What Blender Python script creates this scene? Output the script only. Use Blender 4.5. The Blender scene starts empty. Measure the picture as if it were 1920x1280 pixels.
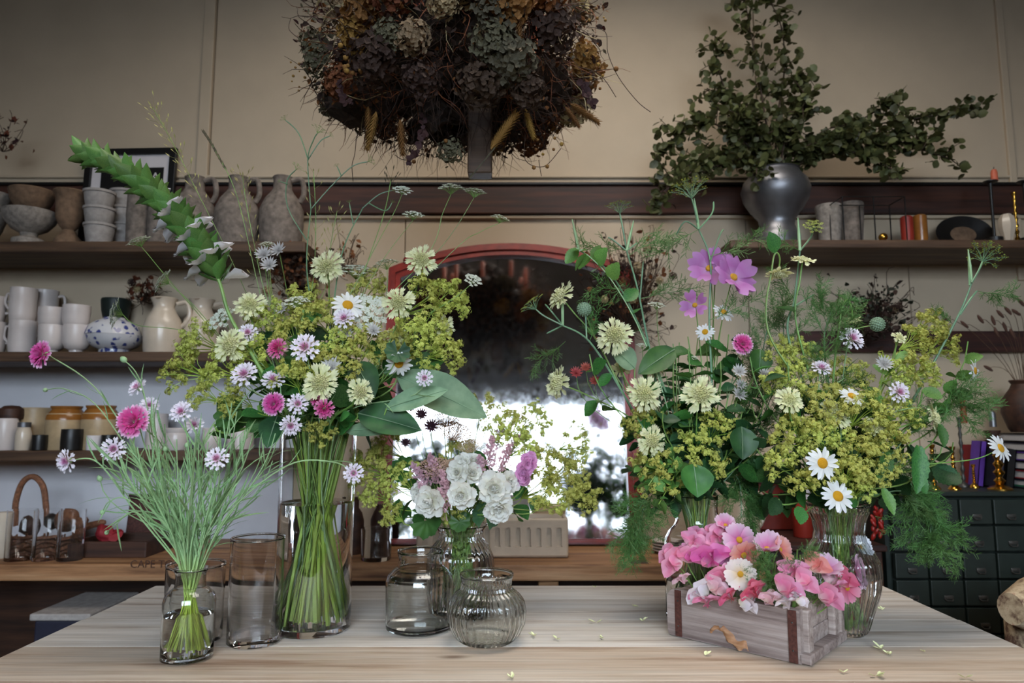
import bpy, bmesh, math, random
from mathutils import Vector, Matrix, Quaternion, noise
random.seed(11)
sc = bpy.context.scene
C = sc.collection
R = math.radians
PI = math.pi
# ------------------------------------------------------------------ camera
F = 1300.0                       # focal length in pixels of the 1920 px wide frame
CAMZ = 1.15
TH = math.atan(150.0 / F)        # the camera looks slightly up: horizon at row 790
cam_d = bpy.data.cameras.new('camera'); cam = bpy.data.objects.new('camera', cam_d); C.objects.link(cam)
cam.location = (0, 0, CAMZ); cam.rotation_euler = (PI / 2 + TH, 0, 0)
cam_d.sensor_width = 36.0; cam_d.lens = F / 1920.0 * 36.0
cam_d.clip_start = 0.02
cam_d.dof.use_dof = True; cam_d.dof.focus_distance = 1.32; cam_d.dof.aperture_fstop = 4.5
sc.camera = cam
# ------------------------------------------------------------------ world, daylight, exposure
w = bpy.data.worlds.new('world'); sc.world = w; w.use_nodes = True
w.node_tree.nodes['Background'].inputs[0].default_value = (0.80, 0.88, 1.0, 1)
w.node_tree.nodes['Background'].inputs[1].default_value = 1.0
def area(name, loc, rot, sx, sy, power, col):
    d = bpy.data.lights.new(name, 'AREA'); d.shape = 'RECTANGLE'; d.size = sx; d.size_y = sy; d.energy = power; d.color = col
    o = bpy.data.objects.new(name, d); C.objects.link(o); o.location = loc; o.rotation_euler = rot
    return o
# daylight in the glazed doors behind the camera and in the rooflight above the table
wl = area('window_daylight', (0.15, -3.75, 2.75), (R(90 - 38), 0, 0), 5.0, 2.6, 470, (0.72, 0.85, 1.0))   # sky light comes in downwards
wl.data.spread = R(100)
rl = area('rooflight_daylight', (0.22, 1.2, 3.24), (0, 0, 0), 1.4, 1.0, 37, (1.0, 0.90, 0.78))
rl.data.spread = R(158)
sc.view_settings.view_transform = 'Standard'; sc.view_settings.look = 'None'
sc.view_settings.gamma = 1.0; sc.view_settings.use_curve_mapping = False
sc.view_settings.exposure = -0.25
sc.cycles.use_denoising = True
sc.cycles.max_bounces = 11; sc.cycles.transmission_bounces = 10; sc.cycles.transparent_max_bounces = 8
sc.cycles.use_adaptive_sampling = True; sc.cycles.adaptive_threshold = 0.15
sc.cycles.diffuse_bounces = 2; sc.cycles.glossy_bounces = 4
sc.cycles.sample_clamp_indirect = 16.0
sc.cycles.caustics_refractive = True; sc.cycles.caustics_reflective = False
sc.cycles.blur_glossy = 0.5
# ------------------------------------------------------------------ pixel helpers
def ray(px, py):
    u = (px - 960) / F; v = (640 - py) / F
    return Vector((u, math.cos(TH) - v * math.sin(TH), math.sin(TH) + v * math.cos(TH)))
def at(px, py, Y):
    d = ray(px, py); t = Y / d.y
    return Vector((d.x * t, Y, CAMZ + d.z * t))
def onz(px, py, z):
    d = ray(px, py); t = (z - CAMZ) / d.z
    return Vector((d.x * t, d.y * t, z))
def mpp(py, Y):
    return Y / ray(960, py).y / F
def rnd(a, b): return random.uniform(a, b)
# ------------------------------------------------------------------ mesh building
class MB:
    def __init__(s): s.v = []; s.f = []
    def add(s, vs, fs, M=None):
        o = len(s.v)
        s.v.extend([M @ Vector(p) for p in vs] if M is not None else [Vector(p) for p in vs])
        s.f.extend([tuple(i + o for i in q) for q in fs]); return s
    def tube(s, pts, rad, n=6, cap=True, M=None):
        pts = [Vector(p) for p in pts]; m = len(pts)
        rr = rad if isinstance(rad, (list, tuple)) else [rad] * m
        vs = []; fs = []; ref = None
        for i, p in enumerate(pts):
            a = pts[max(0, i - 1)]; b = pts[min(m - 1, i + 1)]
            t = (b - a)
            if t.length < 1e-9: t = Vector((0, 0, 1))
            t.normalize()
            if ref is None:
                ref = t.cross(Vector((0.31, 0.9, 0.2)))
                if ref.length < 0.05: ref = t.cross(Vector((1, 0, 0)))
            ref = ref - t * ref.dot(t)
            if ref.length < 1e-6: ref = t.orthogonal()
            ref.normalize(); q = t.cross(ref)
            for k in range(n):
                c = 2 * PI * k / n
                vs.append(p + (ref * math.cos(c) + q * math.sin(c)) * rr[i])
        for i in range(m - 1):
            for k in range(n):
                k2 = (k + 1) % n
                fs.append((i * n + k, i * n + k2, (i + 1) * n + k2, (i + 1) * n + k))
        if cap and n > 2:
            fs.append(tuple(range(n - 1, -1, -1))); fs.append(tuple((m - 1) * n + k for k in range(n)))
        return s.add(vs, fs, M)
    def lathe(s, prof, n=40, M=None, rib=None, cap=True):
        # prof: [(r, z)]; rib = (count, depth, z0, z1)
        vs = []; fs = []; m = len(prof)
        for (r, z) in prof:
            for k in range(n):
                a = 2 * PI * k / n; q = r
                if rib and rib[2] <= z <= rib[3] and r > 0.004:
                    q = r + rib[1] * math.cos(a * rib[0])
                vs.append((q * math.cos(a), q * math.sin(a), z))
        for i in range(m - 1):
            for k in range(n):
                k2 = (k + 1) % n
                fs.append((i * n + k, i * n + k2, (i + 1) * n + k2, (i + 1) * n + k))
        if cap:
            if prof[0][0] > 1e-5: fs.append(tuple(range(n - 1, -1, -1)))
            if prof[-1][0] > 1e-5: fs.append(tuple((m - 1) * n + k for k in range(n)))
        return s.add(vs, fs, M)
    def box(s, cx, cy, cz, sx, sy, sz, M=None):
        x, y, z = sx / 2, sy / 2, sz / 2
        vs = [(cx + a * x, cy + b * y, cz + c * z) for c in (-1, 1) for b in (-1, 1) for a in (-1, 1)]
        fs = [(0, 2, 3, 1), (4, 5, 7, 6), (0, 1, 5, 4), (2, 6, 7, 3), (0, 4, 6, 2), (1, 3, 7, 5)]
        return s.add(vs, fs, M)
    def bbox(s, cx, cy, cz, sx, sy, sz, b=0.004, M=None, seg=2):
        bm = bmesh.new(); bmesh.ops.create_cube(bm, size=1.0)
        for v in bm.verts: v.co = Vector((v.co.x * sx + cx, v.co.y * sy + cy, v.co.z * sz + cz))
        bmesh.ops.bevel(bm, geom=bm.edges[:], offset=b, segments=seg, affect='EDGES', profile=0.5)
        bm.verts.index_update()
        s.add([v.co.copy() for v in bm.verts], [tuple(v.index for v in f.verts) for f in bm.faces], M); bm.free(); return s
    def ball(s, c, r, M=None, sub=1, sq=(1, 1, 1)):
        vs, fs = ICO[sub]
        return s.add([(c[0] + p[0] * r * sq[0], c[1] + p[1] * r * sq[1], c[2] + p[2] * r * sq[2]) for p in vs], fs, M)
    def blade(s, L, half, cup=0.0, droop=0.0, cols=2, tip=None, M=None, wave=0.0, twist=0.0):
        # a petal or leaf along +Y, from y=0 to L; half: half widths along it
        m = len(half); vs = []; fs = []; nc = cols + 1
        for i, h in enumerate(half):
            t = i / (m - 1)
            for k in range(nc):
                e = 2.0 * k / cols - 1.0
                y = L * t
                if tip and i == m - 1: y += L * tip[k % len(tip)]
                z = -droop * L * t * t + cup * h * e * e + wave * h * math.sin(9 * t + 3 * e)
                x = h * e
                vs.append((x, y, z + twist * x * t))
        for i in range(m - 1):
            for k in range(cols):
                a = i * nc + k
                fs.append((a, a + 1, a + 1 + nc, a + nc))
        return s.add(vs, fs, M)
    def mesh(s, name, mat, smooth=True):
        me = bpy.data.meshes.new(name)
        me.from_pydata([tuple(p) for p in s.v], [], s.f)
        if smooth: me.polygons.foreach_set('use_smooth', [True] * len(me.polygons))
        me.materials.append(mat); me.update()
        if smooth: me.set_sharp_from_angle(angle=R(42))
        return me
    def build(s, name, mat, parent=None, smooth=True, origin=None):
        # vertices are in world space; they are moved into the parent's space
        if parent is not None:
            I = WM[parent.name].inverted(); s.v = [I @ p for p in s.v]; M = WM[parent.name].copy()
            if origin is not None:
                o2 = I @ Vector(origin); s.v = [p - o2 for p in s.v]; M = M @ Matrix.Translation(o2)
        else:
            o = Vector(origin) if origin is not None else Vector((0, 0, 0))
            s.v = [p - o for p in s.v]; M = Matrix.Translation(o)
        ob = bpy.data.objects.new(name, s.mesh(name, mat, smooth)); C.objects.link(ob)
        put(ob, parent, M); return ob
def _ico(sub):
    bm = bmesh.new(); bmesh.ops.create_icosphere(bm, subdivisions=sub, radius=1.0); bm.verts.index_update()
    r = ([v.co.copy() for v in bm.verts], [tuple(v.index for v in f.verts) for f in bm.faces]); bm.free(); return r
ICO = {1: _ico(1), 2: _ico(2), 3: _ico(3),
       0: ([Vector(p) for p in ((1, 0, 0), (-1, 0, 0), (0, 1, 0), (0, -1, 0), (0, 0, 1), (0, 0, -1))],
           [(0, 2, 4), (2, 1, 4), (1, 3, 4), (3, 0, 4), (2, 0, 5), (1, 2, 5), (3, 1, 5), (0, 3, 5)])}
WM = {}
def put(o, parent, M):
    if parent is not None:
        o.parent = parent; o.matrix_basis = WM[parent.name].inverted() @ M
    else:
        o.matrix_basis = M
    WM[o.name] = M.copy()
def inst(name, mesh, parent, M):
    o = bpy.data.objects.new(name, mesh); C.objects.link(o); put(o, parent, M); return o
def tag(o, label=None, cat=None, group=None, kind=None):
    if label: o['label'] = label
    if cat: o['category'] = cat
    if group: o['group'] = group
    if kind: o['kind'] = kind
    return o
def thing(name, label, cat, loc, group=None, rotz=0.0):
    o = bpy.data.objects.new(name, None); C.objects.link(o); o.empty_display_size = 0.02
    put(o, None, Matrix.Translation(Vector(loc)) @ Matrix.Rotation(rotz, 4, 'Z'))
    return tag(o, label, cat, group)
def struct(name, mb, mat, parent=None, smooth=False):
    o = mb.build(name, mat, parent, smooth)
    if parent is None: o['kind'] = 'structure'
    return o
def orient(loc, n, roll=0.0, s=1.0):
    n = Vector(n).normalized()
    q = Vector((0, 0, 1)).rotation_difference(n)
    if not isinstance(s, (tuple, list)): s = (s, s, s)
    return Matrix.Translation(Vector(loc)) @ q.to_matrix().to_4x4() @ Matrix.Rotation(roll, 4, 'Z') @ Matrix.Diagonal((s[0], s[1], s[2], 1))
def bez(p0, p1, p2, p3, n=10):
    out = []
    for i in range(n + 1):
        t = i / n; a = (1 - t)
        out.append(p0 * a ** 3 + p1 * 3 * a * a * t + p2 * 3 * a * t * t + p3 * t ** 3)
    return out
def smoothline(pts, per=6):
    pts = [Vector(p) for p in pts]; out = []
    for i in range(len(pts) - 1):
        a = pts[max(0, i - 1)]; b = pts[i]; c = pts[i + 1]; d = pts[min(len(pts) - 1, i + 2)]
        for k in range(per):
            t = k / per
            out.append(0.5 * ((2 * b) + (c - a) * t + (2 * a - 5 * b + 4 * c - d) * t * t + (3 * b - a - 3 * c + d) * t ** 3))
    out.append(pts[-1]); return out
# ------------------------------------------------------------------ materials
def srgb(r, g, b):
    f = lambda c: ((c / 255 + 0.055) / 1.055) ** 2.4 if c > 10 else c / 255 / 12.92
    return (f(r), f(g), f(b), 1)
class N:
    def __init__(s, name):
        s.m = bpy.data.materials.new(name); s.m.use_nodes = True
        s.t = s.m.node_tree; s.b = s.t.nodes['Principled BSDF']; s.out = s.t.nodes['Material Output']
    def n(s, typ, **kw):
        x = s.t.nodes.new(typ)
        for k, v in kw.items(): setattr(x, k, v)
        return x
    def l(s, a, b): s.t.links.new(a, b)
    def ramp(s, fac, stops):
        x = s.n('ShaderNodeValToRGB'); e = x.color_ramp.elements
        e[0].position, e[0].color = stops[0]; e[1].position, e[1].color = stops[-1]
        for p, c in stops[1:-1]:
            q = e.new(p); q.color = c
        s.l(fac, x.inputs[0]); return x.outputs[0]
    def mapped(s, scale, rand=True):
        tc = s.n('ShaderNodeTexCoord'); mp = s.n('ShaderNodeMapping'); mp.inputs['Scale'].default_value = scale
        if rand:
            oi = s.n('ShaderNodeObjectInfo'); ad = s.n('ShaderNodeVectorMath', operation='MULTIPLY_ADD')
            s.l(oi.outputs['Random'], ad.inputs[0]); ad.inputs[1].default_value = (7.3, 5.1, 9.7); s.l(tc.outputs['Object'], ad.inputs[2])
            s.l(ad.outputs[0], mp.inputs[0])
        else: s.l(tc.outputs['Object'], mp.inputs[0])
        return mp.outputs[0]
    def noise(s, vec, scale, detail=4, rough=0.55):
        x = s.n('ShaderNodeTexNoise'); x.inputs['Scale'].default_value = scale; x.inputs['Detail'].default_value = detail
        x.inputs['Roughness'].default_value = rough; s.l(vec, x.inputs['Vector']); return x.outputs[0]
    def mix(s, a, b, fac, mode='MIX'):
        x = s.n('ShaderNodeMix', data_type='RGBA', blend_type=mode)
        for sock, val in ((x.inputs[6], a), (x.inputs[7], b), (x.inputs[0], fac)):
            if hasattr(val, 'links'): s.l(val, sock)
            else: sock.default_value = val
        return x.outputs[2]
    def bump(s, h, strength=0.3, dist=0.002):
        x = s.n('ShaderNodeBump'); x.inputs['Strength'].default_value = strength; x.inputs['Distance'].default_value = dist
        s.l(h, x.inputs['Height']); s.l(x.outputs[0], s.b.inputs['Normal'])
    def jitter(s, col, hue=0.02, val=0.25):
        # each object differs a little
        oi = s.n('ShaderNodeObjectInfo'); hs = s.n('ShaderNodeHueSaturation')
        m1 = s.n('ShaderNodeMapRange'); m1.inputs[3].default_value = 0.5 - hue; m1.inputs[4].default_value = 0.5 + hue
        m2 = s.n('ShaderNodeMapRange'); m2.inputs[3].default_value = 1 - val; m2.inputs[4].default_value = 1 + val
        s.l(oi.outputs['Random'], m1.inputs[0]); s.l(oi.outputs['Random'], m2.inputs[0])
        s.l(m1.outputs[0], hs.inputs['Hue']); s.l(m2.outputs[0], hs.inputs['Value'])
        if hasattr(col, 'links'): s.l(col, hs.inputs['Color'])
        else: hs.inputs['Color'].default_value = col
        return hs.outputs[0]
    def base(s, col):
        if hasattr(col, 'links'): s.l(col, s.b.inputs['Base Color'])
        else: s.b.inputs['Base Color'].default_value = col
        return s
    def rough(s, r): s.b.inputs['Roughness'].default_value = r; return s
    def thin(s, amount=0.3):
        # thin petals and leaves let some light through
        tr = s.n('ShaderNodeBsdfTranslucent'); mx = s.n('ShaderNodeMixShader'); mx.inputs[0].default_value = amount
        lk = s.b.inputs['Base Color'].links
        if lk: s.l(lk[0].from_socket, tr.inputs[0])
        else: tr.inputs[0].default_value = s.b.inputs['Base Color'].default_value
        s.l(s.b.outputs[0], mx.inputs[1]); s.l(tr.outputs[0], mx.inputs[2]); s.l(mx.outputs[0], s.out.inputs[0]); return s
MATS = {}
def plain(name, col, rough=0.6, var=0.12, scale=30.0, bump=0.0, metal=0.0, jit=0.0):
    if name in MATS: return MATS[name]
    x = N(name); v = x.mapped((1, 1, 1)); nz = x.noise(v, scale)
    c2 = tuple(max(0.0, min(1, q * (1 - var * 2.0))) for q in col[:3]) + (1,)
    c3 = tuple(min(1, q * (1 + var)) for q in col[:3]) + (1,)
    c = x.ramp(nz, [(0.3, c2), (0.7, c3)])
    if jit: c = x.jitter(c, jit * 0.1, jit)
    x.base(c); x.rough(rough); x.b.inputs['Metallic'].default_value = metal
    if bump: x.bump(nz, bump, 0.003)
    MATS[name] = x.m; return x.m
def wood(name, dark, mid, light, axis=0, grain=1.0, rough=0.6, contrast=(0.3, 0.5, 0.72), knots=True):
    x = N(name); sv = [16 * grain] * 3; sv[axis] = 1.1 * grain
    v = x.mapped(tuple(sv)); n1 = x.noise(v, 2.2, 6, 0.62)
    sv2 = [90 * grain] * 3; sv2[axis] = 3.0 * grain
    v2 = x.mapped(tuple(sv2)); n2 = x.noise(v2, 2.0, 3, 0.6)
    c = x.ramp(n1, [(contrast[0], dark), (contrast[1], mid), (contrast[2], light)])
    c = x.mix(c, x.ramp(n2, [(0.35, (0.45, 0.45, 0.45, 1)), (0.6, (1, 1, 1, 1))]), 0.35, 'MULTIPLY')
    if knots:
        sk = [7.0] * 3; sk[axis] = 2.6
        vk = x.mapped(tuple(sk)); vo = x.n('ShaderNodeTexVoronoi'); vo.inputs['Scale'].default_value = 1.0; x.l(vk, vo.inputs['Vector'])
        kf = x.ramp(vo.outputs['Distance'], [(0.02, (1, 1, 1, 1)), (0.085, (0, 0, 0, 1))])
        c = x.mix(c, tuple(q * 0.5 for q in dark[:3]) + (1,), x.ramp(kf, [(0.0, (0, 0, 0, 1)), (1.0, (0.75, 0.75, 0.75, 1))]))
    c = x.jitter(c, 0.006, 0.13)
    x.base(c); x.rough(rough); x.bump(n2, 0.15, 0.001); return x.m
M = {}
M['wall'] = plain('painted_boarding', srgb(194, 175, 150), 0.75, 0.03, 6, 0.05)
M['wall_low'] = plain('grey_painted_boarding', srgb(222, 220, 224), 0.75, 0.03, 6, 0.05)  # same boarding, with the cool cast of the window light put into its colour
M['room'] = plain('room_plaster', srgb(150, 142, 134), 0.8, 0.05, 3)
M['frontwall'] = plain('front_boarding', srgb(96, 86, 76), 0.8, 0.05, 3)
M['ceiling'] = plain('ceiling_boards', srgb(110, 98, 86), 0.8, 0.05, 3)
M['floor'] = wood('floor_boards', srgb(45, 32, 24), srgb(66, 48, 36), srgb(84, 63, 48), 0)
M['rail'] = wood('dark_rail_wood', srgb(30, 14, 9), srgb(62, 30, 20), srgb(84, 44, 30), 0)
M['shelf'] = wood('shelf_wood', srgb(52, 34, 22), srgb(84, 60, 42), srgb(108, 82, 60), 0)
M['pine'] = wood('scrubbed_pine', srgb(134, 110, 92), srgb(198, 186, 174), srgb(214, 206, 198), 0, 0.75, 0.55, (0.27, 0.45, 0.64))
M['pine_warm'] = wood('warm_scrubbed_pine', srgb(128, 92, 68), srgb(186, 164, 144), srgb(204, 188, 172), 0, 0.75, 0.55, (0.27, 0.45, 0.64))
M['bench'] = wood('worn_bench_wood', srgb(98, 62, 36), srgb(172, 124, 82), srgb(198, 156, 114), 0)
M['darkwood'] = wood('dark_brown_wood', srgb(34, 18, 12), srgb(62, 36, 24), srgb(82, 50, 34), 0)
M['greywood'] = wood('weathered_mould_wood', srgb(110, 92, 86), srgb(158, 142, 134), srgb(186, 172, 164), 0, 1.6, 0.8)
M['orangewood'] = wood('exposed_knot_wood', srgb(120, 80, 50), srgb(172, 126, 86), srgb(190, 150, 110), 0, 2.0)
M['strap'] = plain('rusty_strap', srgb(92, 54, 46), 0.6, 0.25, 160, 0.2, 0.3)
M['redframe'] = plain('red_lacquer', srgb(140, 38, 26), 0.3, 0.18, 25)
M['black'] = plain('black_paint', srgb(22, 20, 19), 0.4, 0.1, 20)
M['white'] = plain('white_card', srgb(214, 206, 206), 0.7, 0.03, 10)
M['printwhite'] = plain('printed_white', srgb(216, 210, 206), 0.7, 0.02, 10)
M['stone'] = plain('grey_stone', srgb(150, 140, 130), 0.9, 0.22, 60, 0.5)
M['flagon'] = plain('weathered_flagon', srgb(128, 116, 106), 0.9, 0.25, 45, 0.5)
M['brownstone'] = plain('brown_stone', srgb(122, 96, 74), 0.85, 0.2, 50, 0.4)
M['greypot'] = plain('grey_pot', srgb(166, 158, 152), 0.8, 0.12, 50, 0.3)
M['cream'] = plain('cream_glaze', srgb(206, 190, 170), 0.25, 0.05, 15)
M['mug'] = plain('pale_glaze', srgb(214, 202, 196), 0.3, 0.04, 15)
M['tan'] = plain('tan_stoneware', srgb(184, 158, 122), 0.35, 0.08, 30)
M['brownglaze'] = plain('honey_glaze', srgb(150, 96, 42), 0.25, 0.12, 20)
M['steel'] = plain('dull_steel', srgb(128, 128, 132), 0.42, 0.12, 14, 0.0, 0.85)
M['brass'] = plain('brass', srgb(206, 158, 70), 0.22, 0.12, 40, 0, 1.0)
M['candle'] = plain('salmon_wax', srgb(206, 104, 74), 0.5, 0.06, 20)
M['redwax'] = plain('red_wax', srgb(150, 44, 30), 0.5, 0.06, 20)
M['green_cab'] = plain('dark_green_paint', srgb(26, 36, 31), 0.5, 0.12, 25)
M['pull'] = plain('cast_pull', srgb(84, 82, 78), 0.4, 0.2, 60, 0, 0.6)
M['wicker'] = plain('wicker', srgb(128, 84, 58), 0.7, 0.25, 120)
M['planter'] = plain('stoneware_planter', srgb(210, 190, 166), 0.35, 0.06, 18)
M['planter_foot'] = plain('planter_foot', srgb(128, 100, 78), 0.6, 0.2, 40)
M['crimson'] = plain('crimson_cloth', srgb(140, 26, 36), 0.7, 0.1, 40)
M['purple'] = plain('purple_cloth', srgb(92, 52, 150), 0.6, 0.08, 40)
M['navy'] = plain('dark_cloth', srgb(30, 30, 48), 0.6, 0.1, 40)
M['bookgreen'] = plain('green_cloth', srgb(30, 92, 62), 0.6, 0.08, 40)
M['page'] = plain('page_edges', srgb(196, 190, 186), 0.8, 0.06, 300)
M['whitepaint'] = plain('white_gloss', srgb(190, 182, 172), 0.5, 0.04, 12)
M['rust'] = plain('terracotta_red', srgb(116, 34, 22), 0.6, 0.15, 30)
def glass(name, tint=(0.97, 0.99, 0.985, 1), rough=0.0, ior=1.45):
    x = N(name); x.b.inputs['Base Color'].default_value = tint; x.b.inputs['Transmission Weight'].default_value = 1.0
    x.b.inputs['Roughness'].default_value = rough; x.b.inputs['IOR'].default_value = ior; return x.m
M['glass'] = glass('clear_glass', (1, 1, 1, 1)); M['greenglass'] = glass('pale_green_glass', (0.965, 0.995, 0.985, 1))
M['water'] = glass('water', (1, 1, 1, 1), 0, 1.33)
M['mirror'] = None
def _mirror():
    x = N('old_mirror'); v = x.mapped((1, 1, 1)); n1 = x.noise(v, 5, 5); n2 = x.noise(v, 60, 3)
    c = x.ramp(n1, [(0.3, srgb(196, 192, 190)), (0.7, srgb(232, 230, 230))])
    x.base(c); x.b.inputs['Metallic'].default_value = 1.0
    r = x.n('ShaderNodeMapRange'); r.inputs[3].default_value = 0.02; r.inputs[4].default_value = 0.1; x.l(n2, r.inputs[0]); x.l(r.outputs[0], x.b.inputs['Roughness'])
    M['mirror'] = x.m
_mirror()
def _china():
    x = N('blue_white_china'); v = x.mapped((1, 1, 1)); vo = x.n('ShaderNodeTexVoronoi'); vo.inputs['Scale'].default_value = 42; x.l(v, vo.inputs['Vector'])
    n1 = x.noise(v, 60, 4); ad = x.n('ShaderNodeMath', operation='ADD'); x.l(vo.outputs['Distance'], ad.inputs[0]); x.l(n1, ad.inputs[1])
    x.base(x.ramp(ad.outputs[0], [(0.78, srgb(60, 70, 130)), (0.92, srgb(206, 204, 206))])); x.rough(0.2); M['china'] = x.m
_china()
def _floral():
    x = N('floral_upholstery'); v = x.mapped((1, 1, 1)); n1 = x.noise(v, 22, 5, 0.7); n2 = x.noise(v, 50, 3)
    c = x.ramp(n1, [(0.38, srgb(96, 68, 54)), (0.47, srgb(170, 146, 116)), (0.56, srgb(196, 174, 142)), (0.66, srgb(150, 84, 66))])
    x.base(c); x.rough(0.85); x.bump(n2, 0.3, 0.002); M['floral'] = x.m
_floral()
# ------------------------------------------------------------------ the room
YW = 2.66; XL, XR = -3.2, 3.2; YF = -2.6; ZC = 3.2
struct('floor', MB().box(0, 0, -0.05, 6.6, 5.6, 0.1), M['floor'])
# back wall: painted boarding, its wide boards separate pieces with a thin joint
wb = struct('wall_back', MB().box(0, YW + 0.06, 1.6, 6.4, 0.08, 3.3), M['wall'])
ZJ = at(960, 380, YW).z
edges = [XL, -1.205, 0.985, 1.98, XR]
for i in range(len(edges) - 1):
    a, b = edges[i], edges[i + 1]
    MB().bbox((a + b) / 2, YW + 0.012, (ZJ + 3.22) / 2, b - a - 0.004, 0.024, 3.22 - ZJ, 0.003).build('upper_board', M['wall'], wb, False)
low = [XL, -2.2, -0.86, -0.42, 0.25, 0.92, 1.55, 2.2, XR]
for i in range(len(low) - 1):
    a, b = low[i], low[i + 1]
    zs = 1.395 if i < 2 else 0.0    # below the middle left shelf, cool window light is put into the board colour
    if i < 2: MB().bbox((a + b) / 2, YW + 0.012, zs / 2, b - a - 0.003, 0.024, zs - 0.002, 0.003).build('lower_board', M['wall_low'], wb, False)
    MB().bbox((a + b) / 2, YW + 0.012, (ZJ + zs) / 2, b - a - 0.003, 0.024, ZJ - zs - 0.004, 0.003).build('lower_board', M['wall'], wb, False)
MB().bbox(-1.23, YW - 0.004, 2.42, 0.045, 0.016, 1.45, 0.004).build('cover_strip', M['wall'], wb, False)
MB().bbox(1.985, YW - 0.004, 2.42, 0.03, 0.016, 1.45, 0.004).build('cover_strip', M['wall'], wb, False)
def rowz(py, Y=YW): return at(960, py, Y).z
# dark wooden rail right across the wall, a pale bead below it and a ledge line above
z0, z1 = rowz(404), rowz(352)
tr = struct('trim_1', MB().bbox(0, YW - 0.012, (z0 + z1) / 2, 6.38, 0.03, z1 - z0, 0.004), M['rail'])
struct('trim_2', MB().bbox(0, YW - 0.016, z1 + 0.006, 6.38, 0.04, 0.012, 0.003), M['black'])
struct('trim_3', MB().bbox(0, YW - 0.006, rowz(408), 6.38, 0.02, 0.014, 0.004), M['wall'])
struct('trim_4', MB().bbox(0, YW - 0.005, rowz(332), 6.38, 0.012, 0.012, 0.004), M['wall'])
zz0, zz1 = rowz(661), rowz(622)
a = at(1490, 640, YW).x
struct('trim_5', MB().bbox((a + XR) / 2, YW - 0.014, (zz0 + zz1) / 2, XR - a - 0.02, 0.032, zz1 - zz0, 0.004), M['rail'])
# side walls, ceiling with its rooflight opening, front wall with the glazed doors that the mirror shows
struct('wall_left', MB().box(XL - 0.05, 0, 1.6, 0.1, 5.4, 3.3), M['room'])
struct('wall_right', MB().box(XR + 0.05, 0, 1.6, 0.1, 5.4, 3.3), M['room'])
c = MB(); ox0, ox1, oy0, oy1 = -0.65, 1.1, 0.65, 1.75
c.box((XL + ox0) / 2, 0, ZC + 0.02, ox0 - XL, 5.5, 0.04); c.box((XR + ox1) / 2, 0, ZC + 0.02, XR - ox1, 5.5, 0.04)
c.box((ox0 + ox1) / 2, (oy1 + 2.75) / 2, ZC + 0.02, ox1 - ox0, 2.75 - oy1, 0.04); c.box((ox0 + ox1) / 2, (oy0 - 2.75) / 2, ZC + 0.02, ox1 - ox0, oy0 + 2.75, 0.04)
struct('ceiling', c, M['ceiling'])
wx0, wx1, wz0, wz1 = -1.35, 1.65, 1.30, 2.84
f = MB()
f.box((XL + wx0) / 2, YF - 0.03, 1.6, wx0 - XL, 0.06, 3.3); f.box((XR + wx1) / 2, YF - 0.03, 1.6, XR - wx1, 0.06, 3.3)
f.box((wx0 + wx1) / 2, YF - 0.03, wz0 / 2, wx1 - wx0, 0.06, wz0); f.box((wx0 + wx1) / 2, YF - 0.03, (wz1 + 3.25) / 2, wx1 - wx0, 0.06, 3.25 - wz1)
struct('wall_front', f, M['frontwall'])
wn = struct('window_1', MB().box((wx0 + wx1) / 2, YF - 0.02, wz1 - 0.02, wx1 - wx0, 0.05, 0.05).box((wx0 + wx1) / 2, YF - 0.02, wz0 + 0.03, wx1 - wx0, 0.05, 0.06), M['whitepaint'])
for k in range(5):
    x = wx0 + 0.03 + (wx1 - wx0 - 0.06) * k / 4
    MB().box(x, YF - 0.02, (wz0 + wz1) / 2, 0.06, 0.045, wz1 - wz0 - 0.1).build('mullion', M['whitepaint'], wn, False)
for k in range(4):
    x = wx0 + 0.03 + (wx1 - wx0 - 0.06) * (k + 0.5) / 4
    for zz in (1.82, 2.34): MB().box(x, YF - 0.02, zz, 0.66, 0.03, 0.025).build('glazing_bar', M['whitepaint'], wn, False)
# ------------------------------------------------------------------ work table with its planks
TZ = 0.75; TX0, TX1 = -0.875, 0.91
tb = thing('work_table', 'long pale scrubbed pine table with wide planks under the vases', 'table', (0.02, 1.25, 0))
ys = [1.765, 1.632, 1.467, 1.297, 1.131, 0.965, 0.80]
for i in range(len(ys) - 1):
    yc = (ys[i] + ys[i + 1]) / 2; dz = (-0.0012, -0.0009, -0.0006, -0.0003, 0.0, 0.0002)[i]
    MB().bbox((TX0 + TX1) / 2, yc, TZ - 0.017 + dz, TX1 - TX0 + (0.004, -0.003, 0.002, 0, 0.003, 0)[i], ys[i] - ys[i + 1] - 0.0012, 0.034, 0.0012).build('plank', M['pine'] if i < 3 else M['pine_warm'], tb, False, origin=((TX0 + TX1) / 2, yc, TZ - 0.017))
MB().bbox(0.02, 1.70, 0.67, 1.6, 0.03, 0.09, 0.003).bbox(0.02, 0.88, 0.67, 1.6, 0.03, 0.09, 0.003).build('apron', M['pine'], tb, False)
for sx in (-0.78, 0.82):
    for y in (1.68, 0.9): MB().bbox(sx, y, 0.358, 0.07, 0.07, 0.716, 0.005).build('leg', M['pine'], tb, False)
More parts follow.
